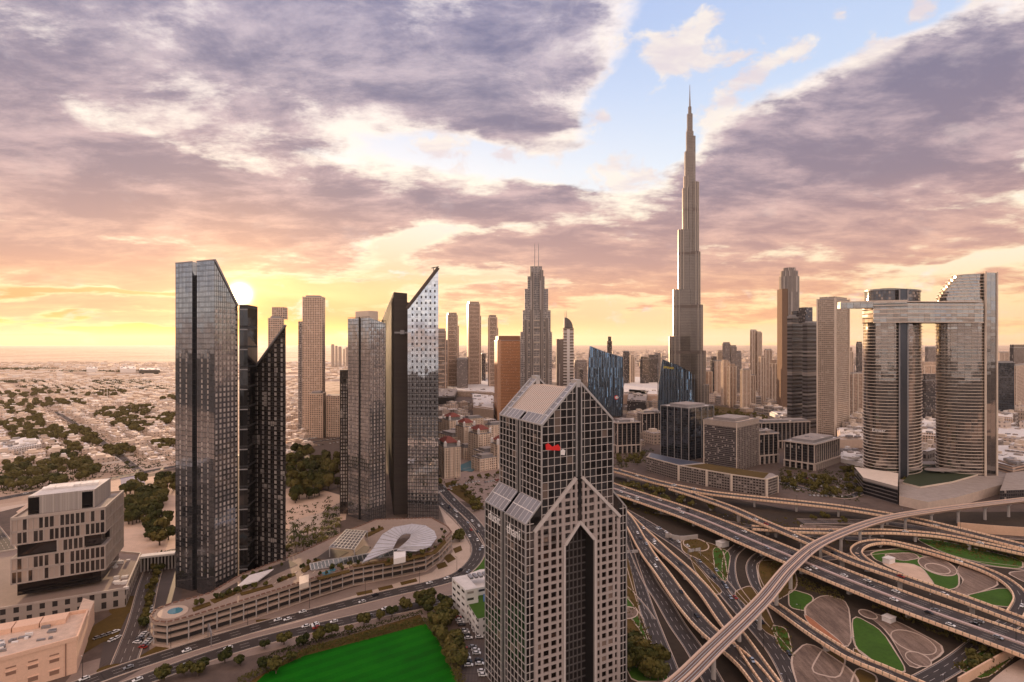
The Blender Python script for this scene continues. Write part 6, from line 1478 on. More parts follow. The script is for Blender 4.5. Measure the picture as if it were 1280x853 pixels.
def plant_all(limit=296):
    TREES.sort(key=lambda t: -t[0]); used = set(); rest = MB()
    for k, (q, proto, x, y, s, rz) in enumerate(TREES):
        if k < limit:
            o = copy_tree(proto) if proto in used else proto; used.add(proto)
            o.location = (x, y, 0); o.scale = (s, s, s * rnd.uniform(.85, 1.1)); o.rotation_euler.z = rz
        else:
            me = [c for c in proto.children if c.name.startswith('crown')][0].data; c_, s_ = math.cos(rz)*s, math.sin(rz)*s
            vv = [(x + v.co.x*c_ - v.co.y*s_, y + v.co.x*s_ + v.co.y*c_, v.co.z*s) for v in me.vertices]
            for f_ in me.polygons: rest.face([vv[i] for i in f_.vertices])
            rest.beam((x, y, 0), (x, y, 3*s), .4*s, .4*s)
    for proto in {t[1] for t in TREES} - used:
        for c in list(proto.children): bpy.data.objects.remove(c)
        bpy.data.objects.remove(proto)
    tag(rest.build('small_trees', LEAFM), 'many smaller and more distant dark trees spread through the districts', 'small trees', None, 'stuff')
# (label, group, list of pixel boxes to scatter in, count, radius range)
def scatter(regions):
    out = []
    for (poly, n) in regions:
        xs = [p[0] for p in poly]; ys = [p[1] for p in poly]; k = 0; t = 0
        while k < n and t < 4000:
            t += 1; x = rnd.uniform(min(xs), max(xs)); y = rnd.uniform(min(ys), max(ys))
            ins = False
            for i in range(len(poly)):
                (x1, y1), (x2, y2) = poly[i], poly[i-1]
                if (y1 > y) != (y2 > y) and x < (x2-x1)*(y-y1)/(y2-y1) + x1: ins = not ins
            if ins: out.append((x, y)); k += 1
    return out
def grove(label, group, regions, s0, s1, seed, rad=3.4, hgt=4.6, **k):
    pts = []
    for x, y in scatter(regions): p = P(x, y); pts.append((p.x, p.y, rnd.uniform(s0, s1), rnd.uniform(0, 6.3)))
    half = len(pts) // 2
    for i, part in enumerate((pts[:half], pts[half:])):
        if part: put(make_tree(seed + i, rad, hgt, label, group, **k), part)
    return pts
grove('olive green tree in the dense grove between the two dark glass tower clusters', 'trees of the grove', [([(355, 575), (372, 562), (395, 566), (424, 578), (424, 612), (400, 620), (360, 636)], 85)], 1.5, 2.7, 11)
grove('dark tree on the sandy slope between the sandstone office block and charcoal tower', 'trees on the sandy slope', [([(150, 612), (180, 603), (222, 600), (222, 622), (190, 640), (158, 640)], 46), ([(155, 632), (198, 640), (190, 662), (158, 660)], 26), ([(182, 655), (212, 650), (212, 682), (188, 684)], 12)], 1.3, 2.3, 21)
grove('dark tree beside the highway left of the charcoal towers', 'trees along the left highway', [([(0, 585), (40, 578), (95, 585), (150, 598), (70, 612), (0, 622)], 60), ([(50, 560), (90, 556), (110, 580), (60, 590)], 22)], 1.4, 2.4, 31)
def clump_regions():
    reg = []
    for cx, cy, rx, ry, n in [(20, 512, 30, 8, 16), (28, 535, 26, 8, 16), (60, 506, 22, 5, 8), (48, 521, 8, 5, 3), (80, 545, 30, 7, 12), (115, 555, 10, 6, 4), (140, 520, 22, 6, 12), (170, 515, 24, 7, 12), (160, 530, 30, 6, 12), (178, 536, 18, 6, 7), (205, 528, 18, 7, 10),
                              (30, 550, 22, 8, 10), (90, 505, 20, 4, 6), (140, 494, 26, 4, 8), (20, 496, 30, 3, 8), (60, 492, 40, 3, 8), (205, 560, 14, 6, 6), (150, 568, 22, 6, 6), (215, 500, 14, 4, 4), (100, 496, 14, 3, 3)]:
        reg.append((ellipse_px(cx, cy, rx, ry, 0, 10), n))
    return reg
grove('dark tree among the low villas of the desert suburb', 'trees among the villas', [(q, int(n * 2.6)) for q, n in clump_regions()], 1.2, 2.4, 41, per=30, ls=1.1)
# far vegetation belts, nobody could count
m = MB()
for cx, cy, rx, ry, n in [(138, 479, 24, 3.0, 60), (172, 479, 16, 2.6, 36), (30, 478, 34, 1.5, 50), (200, 486, 26, 2.5, 30), (60, 484, 40, 2, 30), (120, 486, 60, 2, 40), (30, 462, 50, .8, 30), (120, 465, 60, .6, 40)]:
    for k in range(n * 2):
        a = rnd.uniform(0, 6.28); d = math.sqrt(rnd.random()); p = P(cx + rx*d*math.cos(a), cy + ry*d*math.sin(a)); s = p.y / 2600 * 9
        for j in range(14):
            q = p + Vector((rnd.gauss(0, s*.6), rnd.gauss(0, s*.6), abs(rnd.gauss(0, s*.35)) + s*.2)); h = s * .3; t = rnd.uniform(0, 3.14)
            m.face([q + Vector((-h*math.cos(t), -h*math.sin(t), -h*.7)), q + Vector((h*math.cos(t), h*math.sin(t), -h*.7)), q + Vector((h*.4*math.cos(t), h*.5, h*.8))])
tag(m.build('far_trees', LEAFM), 'dark belts of trees far out at the edge of the desert suburb', 'far trees', None, 'stuff')
# single trees along the boulevard and the lawn
bt = [(332, 837), (345, 842), (300, 832), (281, 829), (378, 808), (398, 802), (331, 811), (355, 806), (415, 795), (436, 790), (474, 776), (455, 783), (490, 771), (505, 764), (512, 762), (230, 845), (205, 852), (255, 838), (247, 845), (365, 826)]
put(make_tree(51, 3.4, 4.6, 'round dark tree on the strip between boulevard and bright green lawn', 'trees along the boulevard'), [(*P(x, y)[:2], rnd.uniform(.75, 1.25), rnd.random()*6) for x, y in bt])
grove('tall dark tree in the thick row right of the bright green lawn', 'trees right of the lawn', [([(530, 765), (548, 762), (575, 800), (582, 853), (566, 853), (550, 810)], 24), ([(545, 758), (556, 756), (566, 780), (556, 790)], 6), ([(520, 758), (538, 752), (540, 764), (526, 768)], 4)], 1.0, 1.5, 61, per=60)
grove('dark tree at the foot of the gabled tower beside the ground road', 'trees at the right foot of the gabled tower', [([(781, 800), (805, 812), (832, 836), (838, 853), (784, 853)], 26)], 1.0, 1.6, 71, per=60)
grove('small tree by the parking building ramp and bend of the boulevard', 'trees in the bend of the boulevard', [([(558, 662), (574, 664), (578, 678), (562, 680)], 7), ([(586, 622), (604, 630), (604, 642), (592, 640)], 9), ([(578, 612), (592, 616), (592, 624), (580, 622)], 4)], .8, 1.3, 81)
grove('street tree in the planted strip beside the left street', 'trees along the left street', [([(192, 700), (205, 702), (196, 740), (186, 782), (178, 790), (184, 745)], 16)], .7, 1.1, 91)
grove('small tree among the parked cars of the district right of the brown box', 'trees of the parking district', [([(975, 590), (1010, 600), (1075, 604), (1078, 622), (1040, 626), (975, 606)], 44), ([(1050, 585), (1078, 590), (1078, 602), (1055, 600)], 16), ([(880, 512), (955, 522), (950, 530), (892, 524)], 40), ([(770, 572), (805, 572), (800, 582), (770, 580)], 16), ([(1125, 606), (1200, 600), (1200, 612), (1150, 616)], 30), ([(1085, 596), (1130, 600), (1130, 610), (1085, 604)], 16), ([(760, 600), (830, 612), (900, 640), (860, 640), (770, 612)], 30), ([(890, 506), (985, 530), (985, 560), (950, 540)], 40), ([(1240, 606), (1290, 600), (1290, 570), (1240, 590)], 20), ([(1150, 575), (1172, 575), (1172, 600), (1150, 600)], 14)], .8, 1.5, 101, per=30)
grove('small tree on the plantings beside the road on the right of the interchange', 'trees of the interchange', [([(1195, 838), (1240, 806), (1265, 806), (1240, 830), (1200, 850)], 18), ([(1180, 676), (1280, 694), (1280, 704), (1190, 684)], 16), ([(1010, 645), (1060, 650), (1060, 656), (1010, 652)], 10)], .5, .9, 111)
grove('tree in the green court of the cream residential compound', 'trees of the residential compound', [([(573, 562), (590, 560), (590, 574), (576, 576)], 12), ([(546, 604), (640, 592), (640, 598), (546, 610)], 12)], .8, 1.3, 121)
# palms
def make_palm(label, group, seed=1):
    rr = random.Random(seed); r = empty('palm_tree', label, 'palm', group); m = MB(); m.cyl(0, 0, 0, 6, .26, .18, 6, cap=False); m.build('trunk', BARK, r); m = MB()
    for k in range(16):
        a = k * .3927 + rr.uniform(-.1, .1); el = rr.uniform(.1, .9); d = Vector((math.cos(a), math.sin(a), 0)); s = Vector((-d.y, d.x, 0)); prev = Vector((0, 0, 6))
        for j in range(4):
            nx = Vector((0, 0, 6)) + d * (.85*(j+1)) + Vector((0, 0, el * (j+1) * .8 - .16 * (j+1) ** 2)); w0, w1 = .62 * (1 - abs(j - 1) * .2), .62 * (1 - abs(j) * .22); m.face([prev - s*w0, prev + s*w0, nx + s*w1, nx - s*w1]); prev = nx
    m.build('crown', LEAFM, r); return r
pal = []
for i in range(6):
    for j in range(7): pal.append((362 + j*9 + i*2.5 + rnd.uniform(-1, 1), 692 - i*8 - j*1.5 + rnd.uniform(-1, 1)))
pal = [(x, y) for x, y in pal if x > 358 and x < 425 and not (366 < x < 404 and 641 < y < 668)]
put_now(make_palm('palm in the planted court between the two glass tower clusters', 'palms of the tower court'), [(*P(x, y)[:2], rnd.uniform(1.1, 1.5), rnd.random()*6) for x, y in pal])
# small trees on the roof terrace (z of the terrace)
def rooftree(l, z, label, group, s=.55):
    pr = make_tree(131, 3.2, 4.4, label, group)
    for k, (x, y) in enumerate(l):
        o = pr if k == 0 else copy_tree(pr); p = P(x, y, z); o.location = (p.x, p.y, z); q = s * rnd.uniform(.7, 1.25); o.scale = (q, q, q); o.rotation_euler.z = rnd.random()*6
rooftree([(246, 758), (252, 756), (306, 726), (316, 722), (326, 718), (338, 713), (352, 708), (378, 712), (386, 707), (394, 702), (458, 669), (466, 665), (474, 661), (486, 704), (498, 701), (512, 698), (400, 720), (408, 718), (428, 713), (270, 749), (278, 748), (286, 745), (296, 742), (306, 738), (318, 736), (332, 733), (349, 728), (354, 725), (362, 722), (415, 713), (425, 711), (437, 708), (448, 706), (460, 703), (528, 694), (536, 690), (544, 686), (550, 680), (554, 674), (556, 668), (552, 664)], RT, 'little tree on the roof terrace of the boat-shaped parking building', 'trees on the roof terrace')
plant_all(258)
# hedges of the lawn
def hedge(label, l, w, h):
    pts = spline([P(x, y) for x, y in l], 2.0); ns = sides(pts); m = MB(); rr = random.Random(5)
    for i in range(len(pts)):
        for k in range(int(26 * w / 3)):
            p = pts[i] + ns[i] * rr.uniform(-w/2, w/2) + Vector((rr.uniform(-1, 1), rr.uniform(-1, 1), h * (1 - rr.random() ** 3))); t = rr.uniform(0, 3.14); s = rr.uniform(.35, .7)
            m.face([p + Vector((-s*math.cos(t), -s*math.sin(t), -s*.5)), p + Vector((s*math.cos(t), s*math.sin(t), -s*.4)), p + Vector((s*.3, .4*s, s*.7))])
    tag(m.build('hedge', LEAFM), label, 'hedge')
hedge('long dark hedge along the upper edge of the bright green lawn', [(300, 856), (332, 841), (380, 819), (450, 800), (530, 779)], 4.5, 3)
hedge('thin hedge between the boulevard strip and the long dark hedge', [(330, 826), (378, 808), (440, 792), (526, 768)], 2.5, 2)
hedge('dark hedge down the right edge of the bright green lawn', [(533, 779), (548, 797), (562, 822), (574, 853), (580, 875)], 4, 3)
hedge('hedge in the narrow garden beside the left street', [(198, 705), (190, 735), (184, 765), (178, 785)], 3, 2)
# ------------------------------------------------------------------ villas of the desert suburb
VM = [plain('villa_cream', (.72, .58, .47), .85, var=.1), plain('villa_white', (.80, .72, .66), .85, var=.1), plain('villa_tan', (.58, .44, .34), .85, var=.1)]
VG = fm('villa_wall', (.68, .54, .44), (.14, .10, .085), 4.2, 3.3, .35, .4, metal=.1, rough=.5)
VP = []
for k in range(6):
    r = empty('villa', 'low flat-roofed pale villa in the desert suburb left of the charcoal towers', 'villa', 'villas of the desert suburb'); a, b = 9 + 2*(k % 3), 8 + (k % 2)*3
    m = MB(); m.box(0, 0, 0, a*1.7, b*1.5, 6.5, 0, 0, 1); m.box(a*.5, -b*.9, 0, a*.6, b*.5, 3.6, 0, 0, 1); m.build('body', [VG, VM[k % 3]], r)
    m = MB(); m.box(-a*.25, b*.1, 6.5, a*.7, b*.7, 2.8, 0, 0, 0); m.box(a*.5, 0, 6.5, 2, 2, 1.5, 0, 0, 0); m.build('roof_room', VM[(k+1) % 3], r)
    m = MB(); L_, D_ = a*1.35, b*1.35
    for (x0, y0, x1, y1) in ((-L_, -D_, L_, -D_), (L_, -D_, L_, D_), (L_, D_, -L_, D_), (-L_, D_, -L_, -D_)): m.beam((x0, y0, 1.1), (x1, y1, 1.1), .35, 2.2)
    m.build('garden_wall', VM[(k+2) % 3], r); VP.append(r)
ax, ay = Vector((.7071, .7071, 0)), Vector((-.7071, .7071, 0)); sites = []
for i in range(-60, 60):
    for j in range(-60, 60):
        p = Vector((-850, 1100, 0)) + ax * (i * 30 + (3 if i % 2 else 0)) + ay * (j * 34 + (12 if j % 3 == 0 else 0)); 
        if p.y < 640 or p.y > 2700: continue
        px, py = 640 + F*p.x/p.y, HOR + CH*F/p.y
        if not (-15 < px < 226 or 356 < px < 384): continue
        if py > 582 - (px - 0) * .02 or (px < 150 and py > 590) or rnd.random() < .08: continue
        if abs(p.x + p.y - (-765 + 1026) ) < 0: continue
        d = abs((p - Vector((-765, 1026, 0))).dot(ax)); e_ = abs((p - Vector((-693, 1026, 0))).dot(ay))
        if d < 14: continue
        sites.append((p.length, p, px, py))
sites.sort(key=lambda s: s[0]); m = MB(); nv = 0
extra = []
for (d, p, px, py) in sites:
    rz = R(45) + (R(90) if rnd.random() < .5 else 0)
    if nv < 296:
        pr = VP[nv % 6]; o = pr if nv < 6 else copy_tree(pr); o.location = (p.x + rnd.uniform(-3, 3), p.y + rnd.uniform(-3, 3), 0); o.rotation_euler.z = rz; s = rnd.uniform(.95, 1.4); o.scale = (s, s * rnd.uniform(.8, 1.2), s * rnd.uniform(.8, 1.2)); nv += 1
    else: extra.append((p, rz))
for (p, rz) in extra:
    m.box(p.x, p.y, 0, rnd.uniform(12, 24), rnd.uniform(10, 20), rnd.uniform(4, 9), rz, rnd.randrange(3), rnd.randrange(3), bottom=False)
for k in range(2600):   # further out and beyond the towers
    y_ = rnd.uniform(2600, 5200); x_ = rnd.uniform(-.92, -.2) * y_
    if rnd.random() < .5: m.box(x_, y_, 0, rnd.uniform(14, 50), rnd.uniform(12, 30), rnd.uniform(4, 10), R(45), rnd.randrange(3), rnd.randrange(3), bottom=False)
tag(m.build('far_villas', VM), 'countless pale villas scattered to the far edge of the desert suburb', 'far villas', None, 'stuff')
r = hall('long white school building with dark window slots among the left trees', [(0, 572), (52, 562), (46, 552), (0, 560)], 9, fm('school_white', (.76, .68, .62), (.12, .10, .09), 4, 3.6, .5, .5, metal=.1, rough=.4), WHITE, cat='school', name='school_building')
for lab, pl_ in [('long white warehouse out in the desert, right one', [(150, 466), (170, 466), (170, 463), (150, 463)]), ('pair of pale domed tanks building out in the desert', [(108, 466), (122, 466), (122, 463.5), (108, 463.5)]), ('long dark-sided shed on the desert horizon before the tallest charcoal tower', [(174, 468), (200, 468), (200, 465), (174, 465)])]:
    hall(lab, pl_, 22, DARKM if 'dark' in lab else WHITE, WHITE, cat='warehouse', name='warehouse')
m = MB(); c = P(134, 500); m.cyl(0, 0, 0, 34, .9, .6, 6); o = empty('lattice_mast', 'thin pale mast rising from the villas left of the charcoal towers', 'mast', None, tuple(c)); m.build('pole', WHITE, o); m = MB(); m.cyl(0, 0, 34, 36, 3, 3, 8); m.build('platform', WHITE, o)
# ------------------------------------------------------------------ low city blocks
LB = [fm('lowrise_a', (.52, .40, .32), (.12, .10, .09), 3.6, 3.5, .5, .5, metal=.2, rough=.3), fm('lowrise_b', (.36, .30, .27), (.08, .075, .075), 3.2, 3.6, .6, .6, metal=.5), fm('lowrise_c', (.64, .52, .44), (.16, .13, .12), 4.0, 3.4, .4, .45, metal=.2, rough=.4)]
def lowrise(label, group, regions, hmin, hmax, smin, smax, ang):
    pro = []
    for k in range(3):
        r = empty('low_building', label, 'low building', group); m = MB(); m.box(0, 0, 0, 20, 14, 12, 0, 0, 1, bottom=False); m.build('body', [LB[k], ROOFW if k % 2 else ROOFG], r)
        m = MB(); m.box(3, 1, 12, 6, 5, 3, 0, 0, 0); m.box(-5, -2, 12, 3, 3, 1.5, 0, 0, 0); m.build('roof_room', CREAM, r); pro.append(r)
    for k, (x, y) in enumerate(scatter(regions)):
        o = pro[k % 3] if k < 3 else copy_tree(pro[k % 3]); p = P(x, y); o.location = (p.x, p.y, 0); o.rotation_euler.z = R(ang) + (R(90) if rnd.random() < .4 else 0); s = rnd.uniform(smin, smax); o.scale = (s, s * rnd.uniform(.8, 1.4), rnd.uniform(hmin, hmax) / 12)
lowrise('low beige building in the quarter behind the red roofed compound', 'low buildings behind the compound', [([(546, 528), (575, 518), (618, 528), (618, 532), (560, 540)], 16), ([(546, 520), (592, 514), (592, 502), (546, 508)], 14)], 6, 14, .8, 1.5, 30)
lowrise('low building between the blue glass towers and the highway', 'low buildings by the blue towers', [([(768, 560), (828, 556), (822, 535), (778, 532)], 14), ([(780, 530), (822, 530), (822, 508), (782, 510)], 14)], 8, 20, 1, 1.8, 20)
lowrise('low block among the cars and trees in front of the right tower cluster', 'low blocks before the right cluster', [([(884, 505), (980, 525), (980, 500), (884, 492)], 40), ([(950, 540), (985, 545), (985, 530), (955, 525)], 8)], 7, 26, .9, 1.7, 25)
lowrise('low building glimpsed beside and between the oval towers', 'low buildings around the oval towers', [([(1064, 555), (1080, 555), (1080, 520), (1064, 520)], 8), ([(1152, 545), (1172, 545), (1172, 510), (1152, 510)], 10), ([(1240, 590), (1290, 590), (1290, 500), (1240, 510)], 30), ([(1150, 600), (1172, 600), (1172, 575), (1150, 575)], 6)], 8, 30, 1, 1.8, 35)
lowrise('mid-size block on the plain behind the skyline towers', 'blocks on the plain behind the skyline', [([(548, 468), (1000, 468), (1290, 462), (1290, 446), (548, 446)], 150)], 14, 60, 1.6, 3.2, 15)
m = MB()
for k in range(2600):
    y_ = 170 * 700 / rnd.uniform(9, 30); x_ = rnd.uniform(-.16, 1.0) * y_; h_ = rnd.uniform(6, 30) * (2.2 if rnd.random() < .06 else 1)
    m.box(x_, y_, 0, rnd.uniform(20, 70), rnd.uniform(20, 50), h_, rnd.uniform(0, 1.5), rnd.randrange(3), rnd.randrange(3), bottom=False)
tag(m.build('far_city', LB), 'hazy sprawl of countless low buildings reaching to the horizon', 'far city', None, 'stuff')
# ------------------------------------------------------------------ cars
CARC = [plain('car_white', (.78, .76, .74), .25, var=.02), plain('car_silver', (.42, .42, .43), .3, .6, var=.02), plain('car_black', (.03, .03, .035), .2, .2, var=.02), plain('car_red', (.32, .03, .02), .3, var=.02)]
CGL = plain('car_glass', (.02, .02, .025), .08, .3, var=.02); TYRE = plain('tyre', (.02, .02, .02), .9)
def car_proto(col, label, group, loc_=None):
    r = empty('car', label, 'car', group); m = MB()
    prof = [(-2.3, .35), (2.25, .35), (2.3, .72), (1.3, .98), (-2.1, 1.02), (-2.3, .8)]
    cab = [(-1.9, 1.0), (1.15, .98), (.45, 1.46), (-1.35, 1.5)]
    def ext(mb, pf, w0, mi=0, w1=None):
        n_ = len(pf); w1 = w1 or [w0]*n_
        for s in (1, -1):
            f_ = [(x, s*w1[i], z) for i, (x, z) in enumerate(pf)]; mb.face(f_ if s < 0 else f_[::-1], None, mi)
        for i in range(n_):
            j = (i+1) % n_; a, b = pf[i], pf[j]; mb.face([(a[0], w1[i], a[1]), (b[0], w1[j], b[1]), (b[0], -w1[j], b[1]), (a[0], -w1[i], a[1])], None, mi)
    ext(m, prof, .9); m.face([(-1.3, -.66, 1.52), (.4, -.66, 1.48), (.4, .66, 1.48), (-1.3, .66, 1.52)]); m.build('body', col, r)
    m = MB(); ext(m, cab, .8, 0, [.84, .84, .68, .68]); m.build('windows', CGL, r)
    for x in (-1.4, 1.4):
        for y in (-.82, .82):
            m = MB(); n_ = 8; A_ = [(x + .33*math.cos(2*math.pi*k/n_), y - .1, .33 + .33*math.sin(2*math.pi*k/n_)) for k in range(n_)]; B_ = [(p[0], y + .1, p[2]) for p in A_]
            m.face(A_); m.face(B_[::-1])
            for k in range(n_): m.face([A_[k], B_[k], B_[(k+1) % n_], A_[(k+1) % n_]])
            m.build('wheel', TYRE, r)
    return r
CN = ['white', 'silver', 'black', 'red']
def cars(place, group, lst):
    protos = {}
    for (x, y, z, rz) in lst:
        c = rnd.choices([0, 1, 2, 3], [5, 3, 2, .6])[0]
        if c not in protos: protos[c] = o = car_proto(CARC[c], CN[c] + ' car ' + place, CN[c] + ' cars ' + group)
        else: o = copy_tree(protos[c])
        o.location = (x, y, z); o.rotation_euler.z = rz
def on_path(pts, ns, w, n, z=0.05, med=0):
    out = []
    for k in range(n):
        i = rnd.randrange(3, len(pts) - 3); d = pts[i+1] - pts[i]; o = rnd.choice([-.32, -.12, .12, .32]) * w; p = pts[i] + ns[i]*o
        out.append((p.x, p.y, p.z + z, math.atan2(d.y, d.x) + (math.pi if (med and o < 0) else 0)))
    return out
for key, pl_, n_ in (('main', 'driving on the long main highway flyover', 38), ('upper', 'driving on the uppermost flyover', 16), ('slip', 'driving on the slip road flyover', 9), ('north', 'driving on the level flyover at the right', 4), ('west', 'driving on the flyover nearest the gabled tower', 8), ('west2', 'driving on the merging flyover', 7), ('loop', 'driving round the looping ramp', 2)):
    pts, ns, w = DECKS[key]; cars(pl_, pl_.replace('driving ', ''), on_path(pts, ns, w, n_, .03, key == 'main'))
for pr, w, n_, pl_ in ((A5, 13, 20, 'on the broad ground road under the viaduct'), (B1, 11, 26, 'on the boulevard carriageway next to the parking building'), (B2, 11, 20, 'on the boulevard carriageway next to the lawn'), (B3, 11, 8, 'on the road bend behind the gabled tower'), (H1, 15, 8, 'on the highway behind the sandstone office block')):
    cars(pl_, pl_, on_path(pr[0], pr[1], w, n_, .3))
def parked(place, group, rows):
    l = []
    for (x0, y0, x1, y1, n, dang) in rows:
        a, b = P(x0, y0), P(x1, y1); d = b - a; an = math.atan2(d.y, d.x) + R(dang)
        for k in range(n):
            if rnd.random() < .8: p = a.lerp(b, (k + .5)/n); l.append((p.x, p.y, .25, an))
    cars(place, group, l)
parked('parked between the dark trees and the white apartment block', 'parked by the white block', [(572, 772, 592, 812, 12, 80), (586, 768, 600, 800, 9, 80), (594, 812, 606, 853, 9, 80), (560, 757, 576, 778, 6, 80), (578, 806, 588, 840, 8, 80)])
parked('parked by the round end of the parking building', 'parked by the round end', [(170, 806, 182, 792, 5, 70), (177, 812, 190, 798, 5, 70), (185, 775, 190, 758, 4, 10), (118, 800, 148, 790, 4, 15), (130, 806, 150, 797, 3, 15)])
parked('parked on the rose paved square behind the red roofed compound road', 'parked on the rose square', [(546, 616, 565, 612, 6, 80), (560, 609, 600, 602, 10, 80), (605, 604, 625, 600, 6, 80)])
parked('parked on the lot beyond the grove', 'parked beyond the grove', [(362, 553, 422, 544, 14, 80), (362, 557, 424, 548, 14, 80), (366, 562, 424, 553, 12, 80)])
parked('parked among the trees of the district right of the brown box', 'parked in the right district', [(1000, 606, 1070, 612, 14, 80), (985, 598, 1060, 600, 14, 80), (1010, 620, 1070, 622, 12, 80), (1050, 574, 1079, 576, 7, 80), (978, 604, 1000, 614, 6, 80)])
# ------------------------------------------------------------------ street lamps
def lamp_proto(label, group, h=11, arms=2):
    r = empty('street_lamp', label, 'street lamp', group); m = MB(); m.cyl(0, 0, 0, h, .16, .09, 6); m.build('pole', DARKM, r)
    for s in ((-1, 1) if arms == 2 else (1,)):
        m = MB(); m.beam((0, 0, h - .1), (s*1.9, 0, h + .35), .1, .1); m.build('arm', DARKM, r); m = MB(); m.box(s*2.2, 0, h + .25, .9, .3, .16); m.build('lamp_head', PALEM, r)
    return r
def lamps(label, group, pts, ns, off, gap, h=11, arms=2):
    s = gap*.4; pr = None
    for i in range(1, len(pts) - 1):
        s += (pts[i] - pts[i-1]).length
        if s > gap:
            s = 0; o = pr and copy_tree(pr) or lamp_proto(label, group, h, arms); pr = pr or o; p = pts[i] + ns[i]*off; o.location = (p.x, p.y, p.z); o.rotation_euler.z = math.atan2(ns[i].y, ns[i].x)
lamps('dark double-armed street lamp on the median of the main highway flyover', 'lamps of the main flyover', DECKS['main'][0], DECKS['main'][1], 0, 38)
lamps('dark street lamp on the edge of the uppermost flyover', 'lamps of the uppermost flyover', DECKS['upper'][0], DECKS['upper'][1], 6.6, 42, 10, 1)
lamps('dark street lamp on the edge of the flyover nearest the gabled tower', 'lamps of the flyover by the gabled tower', DECKS['west'][0], DECKS['west'][1], 5, 40, 10, 1)
lamps('dark street lamp on the curved ramp in front of the lawns', 'lamps of the curved ramp', DECKS['ramp'][0], DECKS['ramp'][1], -3.7, 40, 9, 1)
lamps('slim street lamp along the boulevard beside the parking building', 'lamps along the boulevard', B1[0], B1[1], 6.4, 34, 10, 1)
lamps('dark street lamp beside the broad ground road under the viaduct', 'lamps of the broad ground road', A5[0], A5[1], 7.2, 40, 10, 1)
# ------------------------------------------------------------------ small works inside the interchange
def shrubs(name, label, regions, s0, s1, per=7):
    m = MB()
    for x, y in scatter(regions):
        p = P(x, y); s = rnd.uniform(s0, s1)
        for j in range(per):
            q = p + Vector((rnd.gauss(0, s*.7), rnd.gauss(0, s*.7), abs(rnd.gauss(0, s*.4)) + s*.25)); h = s*.45; t = rnd.uniform(0, 3.14)
            m.face([q + Vector((-h*math.cos(t), -h*math.sin(t), -h*.7)), q + Vector((h*math.cos(t), h*math.sin(t), -h*.7)), q + Vector((h*.4*math.cos(t), h*.5, h*.8))])
    tag(m.build(name, LEAFM), label, 'shrubs', None, 'stuff')
shrubs('interchange_shrubs', 'low dry shrubs scattered over the beds and soil between the flyovers', [([(782, 690), (800, 760), (835, 850), (785, 800)], 90), ([(850, 672), (905, 682), (912, 735), (875, 700)], 120), ([(944, 700), (990, 700), (1000, 735), (965, 755)], 90), ([(962, 780), (985, 785), (992, 822), (975, 812)], 60), ([(1000, 720), (1060, 745), (1050, 752), (1000, 735)], 90), ([(1085, 745), (1180, 780), (1240, 812), (1190, 800), (1090, 760)], 160), ([(1140, 668), (1290, 700), (1290, 712), (1180, 690)], 160), ([(770, 618), (900, 660), (1000, 690), (900, 668), (770, 632)], 260), ([(880, 640), (1000, 650), (1090, 690), (1000, 680)], 200), ([(1190, 833), (1250, 800), (1280, 812), (1230, 853)], 120)], .6, 1.5)
shrubs('district_shrubs', 'mixed shrubs and small planting through the districts behind the flyovers', [([(975, 585), (1079, 590), (1079, 628), (975, 612)], 420), ([(765, 565), (815, 560), (820, 575), (765, 590)], 140), ([(885, 500), (985, 520), (985, 545), (880, 520)], 420), ([(545, 602), (640, 590), (640, 640), (605, 640), (560, 606)], 160), ([(1085, 592), (1240, 590), (1240, 606), (1130, 618)], 300), ([(352, 640), (425, 618), (425, 700), (352, 716)], 260), ([(150, 700), (215, 690), (215, 700), (160, 715)], 60), ([(1240, 560), (1290, 560), (1290, 606), (1240, 600)], 160)], .9, 2.2)
shrubs('suburb_shrubs', 'garden greenery and scrub between the villas of the desert suburb', [([(0, 492), (222, 492), (222, 580), (100, 604), (0, 620)], 2600)], 1.2, 2.8, 5)
for lab, x, y, sx, sy, h_ in [('small white utility cabin under the main highway flyover', 903, 683, 9, 6, 4), ('small white utility cabin beside the gravel ring near the main highway pier', 1111, 777, 6, 5, 3), ('small white utility cabin inside the looping ramp', 1111, 704, 8, 5, 4)]:
    p = P(x, y); r = empty('utility_cabin', lab, 'cabin', None, (p.x, p.y, 0)); m = MB(); m.box(0, 0, 0, sx, sy, h_, .5); m.build('body', WHITE, r); m = MB(); m.box(0, 0, h_, sx + .6, sy + .6, .3, .5); m.build('roof', ROOFW, r)
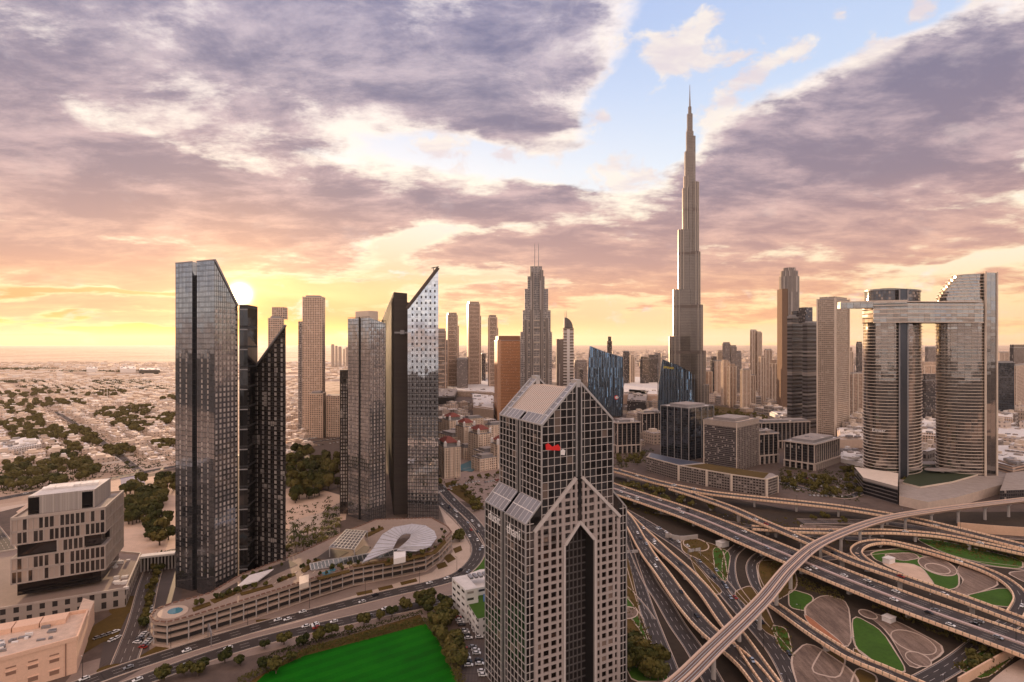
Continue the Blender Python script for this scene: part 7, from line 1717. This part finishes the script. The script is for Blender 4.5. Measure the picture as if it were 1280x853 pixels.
def wall_thing(label, l, h_, mat, t=.8):
    pts = spline([P(x, y) for x, y in l], 5); ns = sides(pts); m = MB(); profile(m, pts, ns, [(-t/2, 0), (t/2, 0), (t/2, h_), (-t/2, h_)]); tag(m.build('retaining_wall', mat), label, 'wall')
wall_thing('long orange retaining wall at the right edge under the metro viaduct', [(1197, 664), (1240, 668), (1300, 672)], 8, CONC)
wall_thing('tan retaining wall beside the sunken road at the lower right corner', [(1198, 860), (1235, 838), (1268, 820), (1290, 812)], 5, CONC)
wall_thing('grey retaining wall below the flyover nearest the gabled tower', [(832, 672), (850, 676), (872, 674)], 4, CONCG)
def gantry(label, x, y, w_, ang, h_=6.5):
    p = P(x, y); r = empty('sign_gantry', label, 'sign gantry', None, (p.x, p.y, 0), R(ang))
    for s in (-1, 1): m = MB(); m.cyl(s*w_/2, 0, 0, h_ + 1, .25, .22, 8); m.build('post', GREYM, r)
    m = MB(); m.beam((-w_/2, 0, h_ + .6), (w_/2, 0, h_ + .6), .4, .5); m.beam((-w_/2, 0, h_ - .6), (w_/2, 0, h_ - .6), .3, .3); m.build('truss', GREYM, r)
    for s in (-.25, .25): m = MB(); m.box(s*w_, -.4, h_ - 1, w_*.36, .15, 2.4); m.build('sign_panel', plain('sign_grey', (.40, .37, .36), .5), r)
gantry('sign gantry over the ground roads just right of the gabled tower', 788, 700, 14, 8)
gantry('small sign gantry over the merging road beside the looping road', 868, 698, 12, 20)
gantry('sign gantry over the boulevard behind the round end of the parking building', 262, 802, 14, 125)
# ------------------------------------------------------------------ air
mb = MB(); mb.box(0, 0, -2, 130000, 130000, 1062)
hz_ = bpy.data.materials.new('air'); hz_.use_nodes = True; t_ = hz_.node_tree
for n_ in list(t_.nodes): t_.nodes.remove(n_)
pv = t_.nodes.new('ShaderNodeVolumePrincipled'); pv.inputs['Color'].default_value = (.95, .84, .78, 1); pv.inputs['Density'].default_value = 1.4e-5; pv.inputs['Anisotropy'].default_value = .35
ou = t_.nodes.new('ShaderNodeOutputMaterial'); t_.links.new(pv.outputs[0], ou.inputs['Volume'])
tag(mb.build('haze', hz_), kind='stuff')
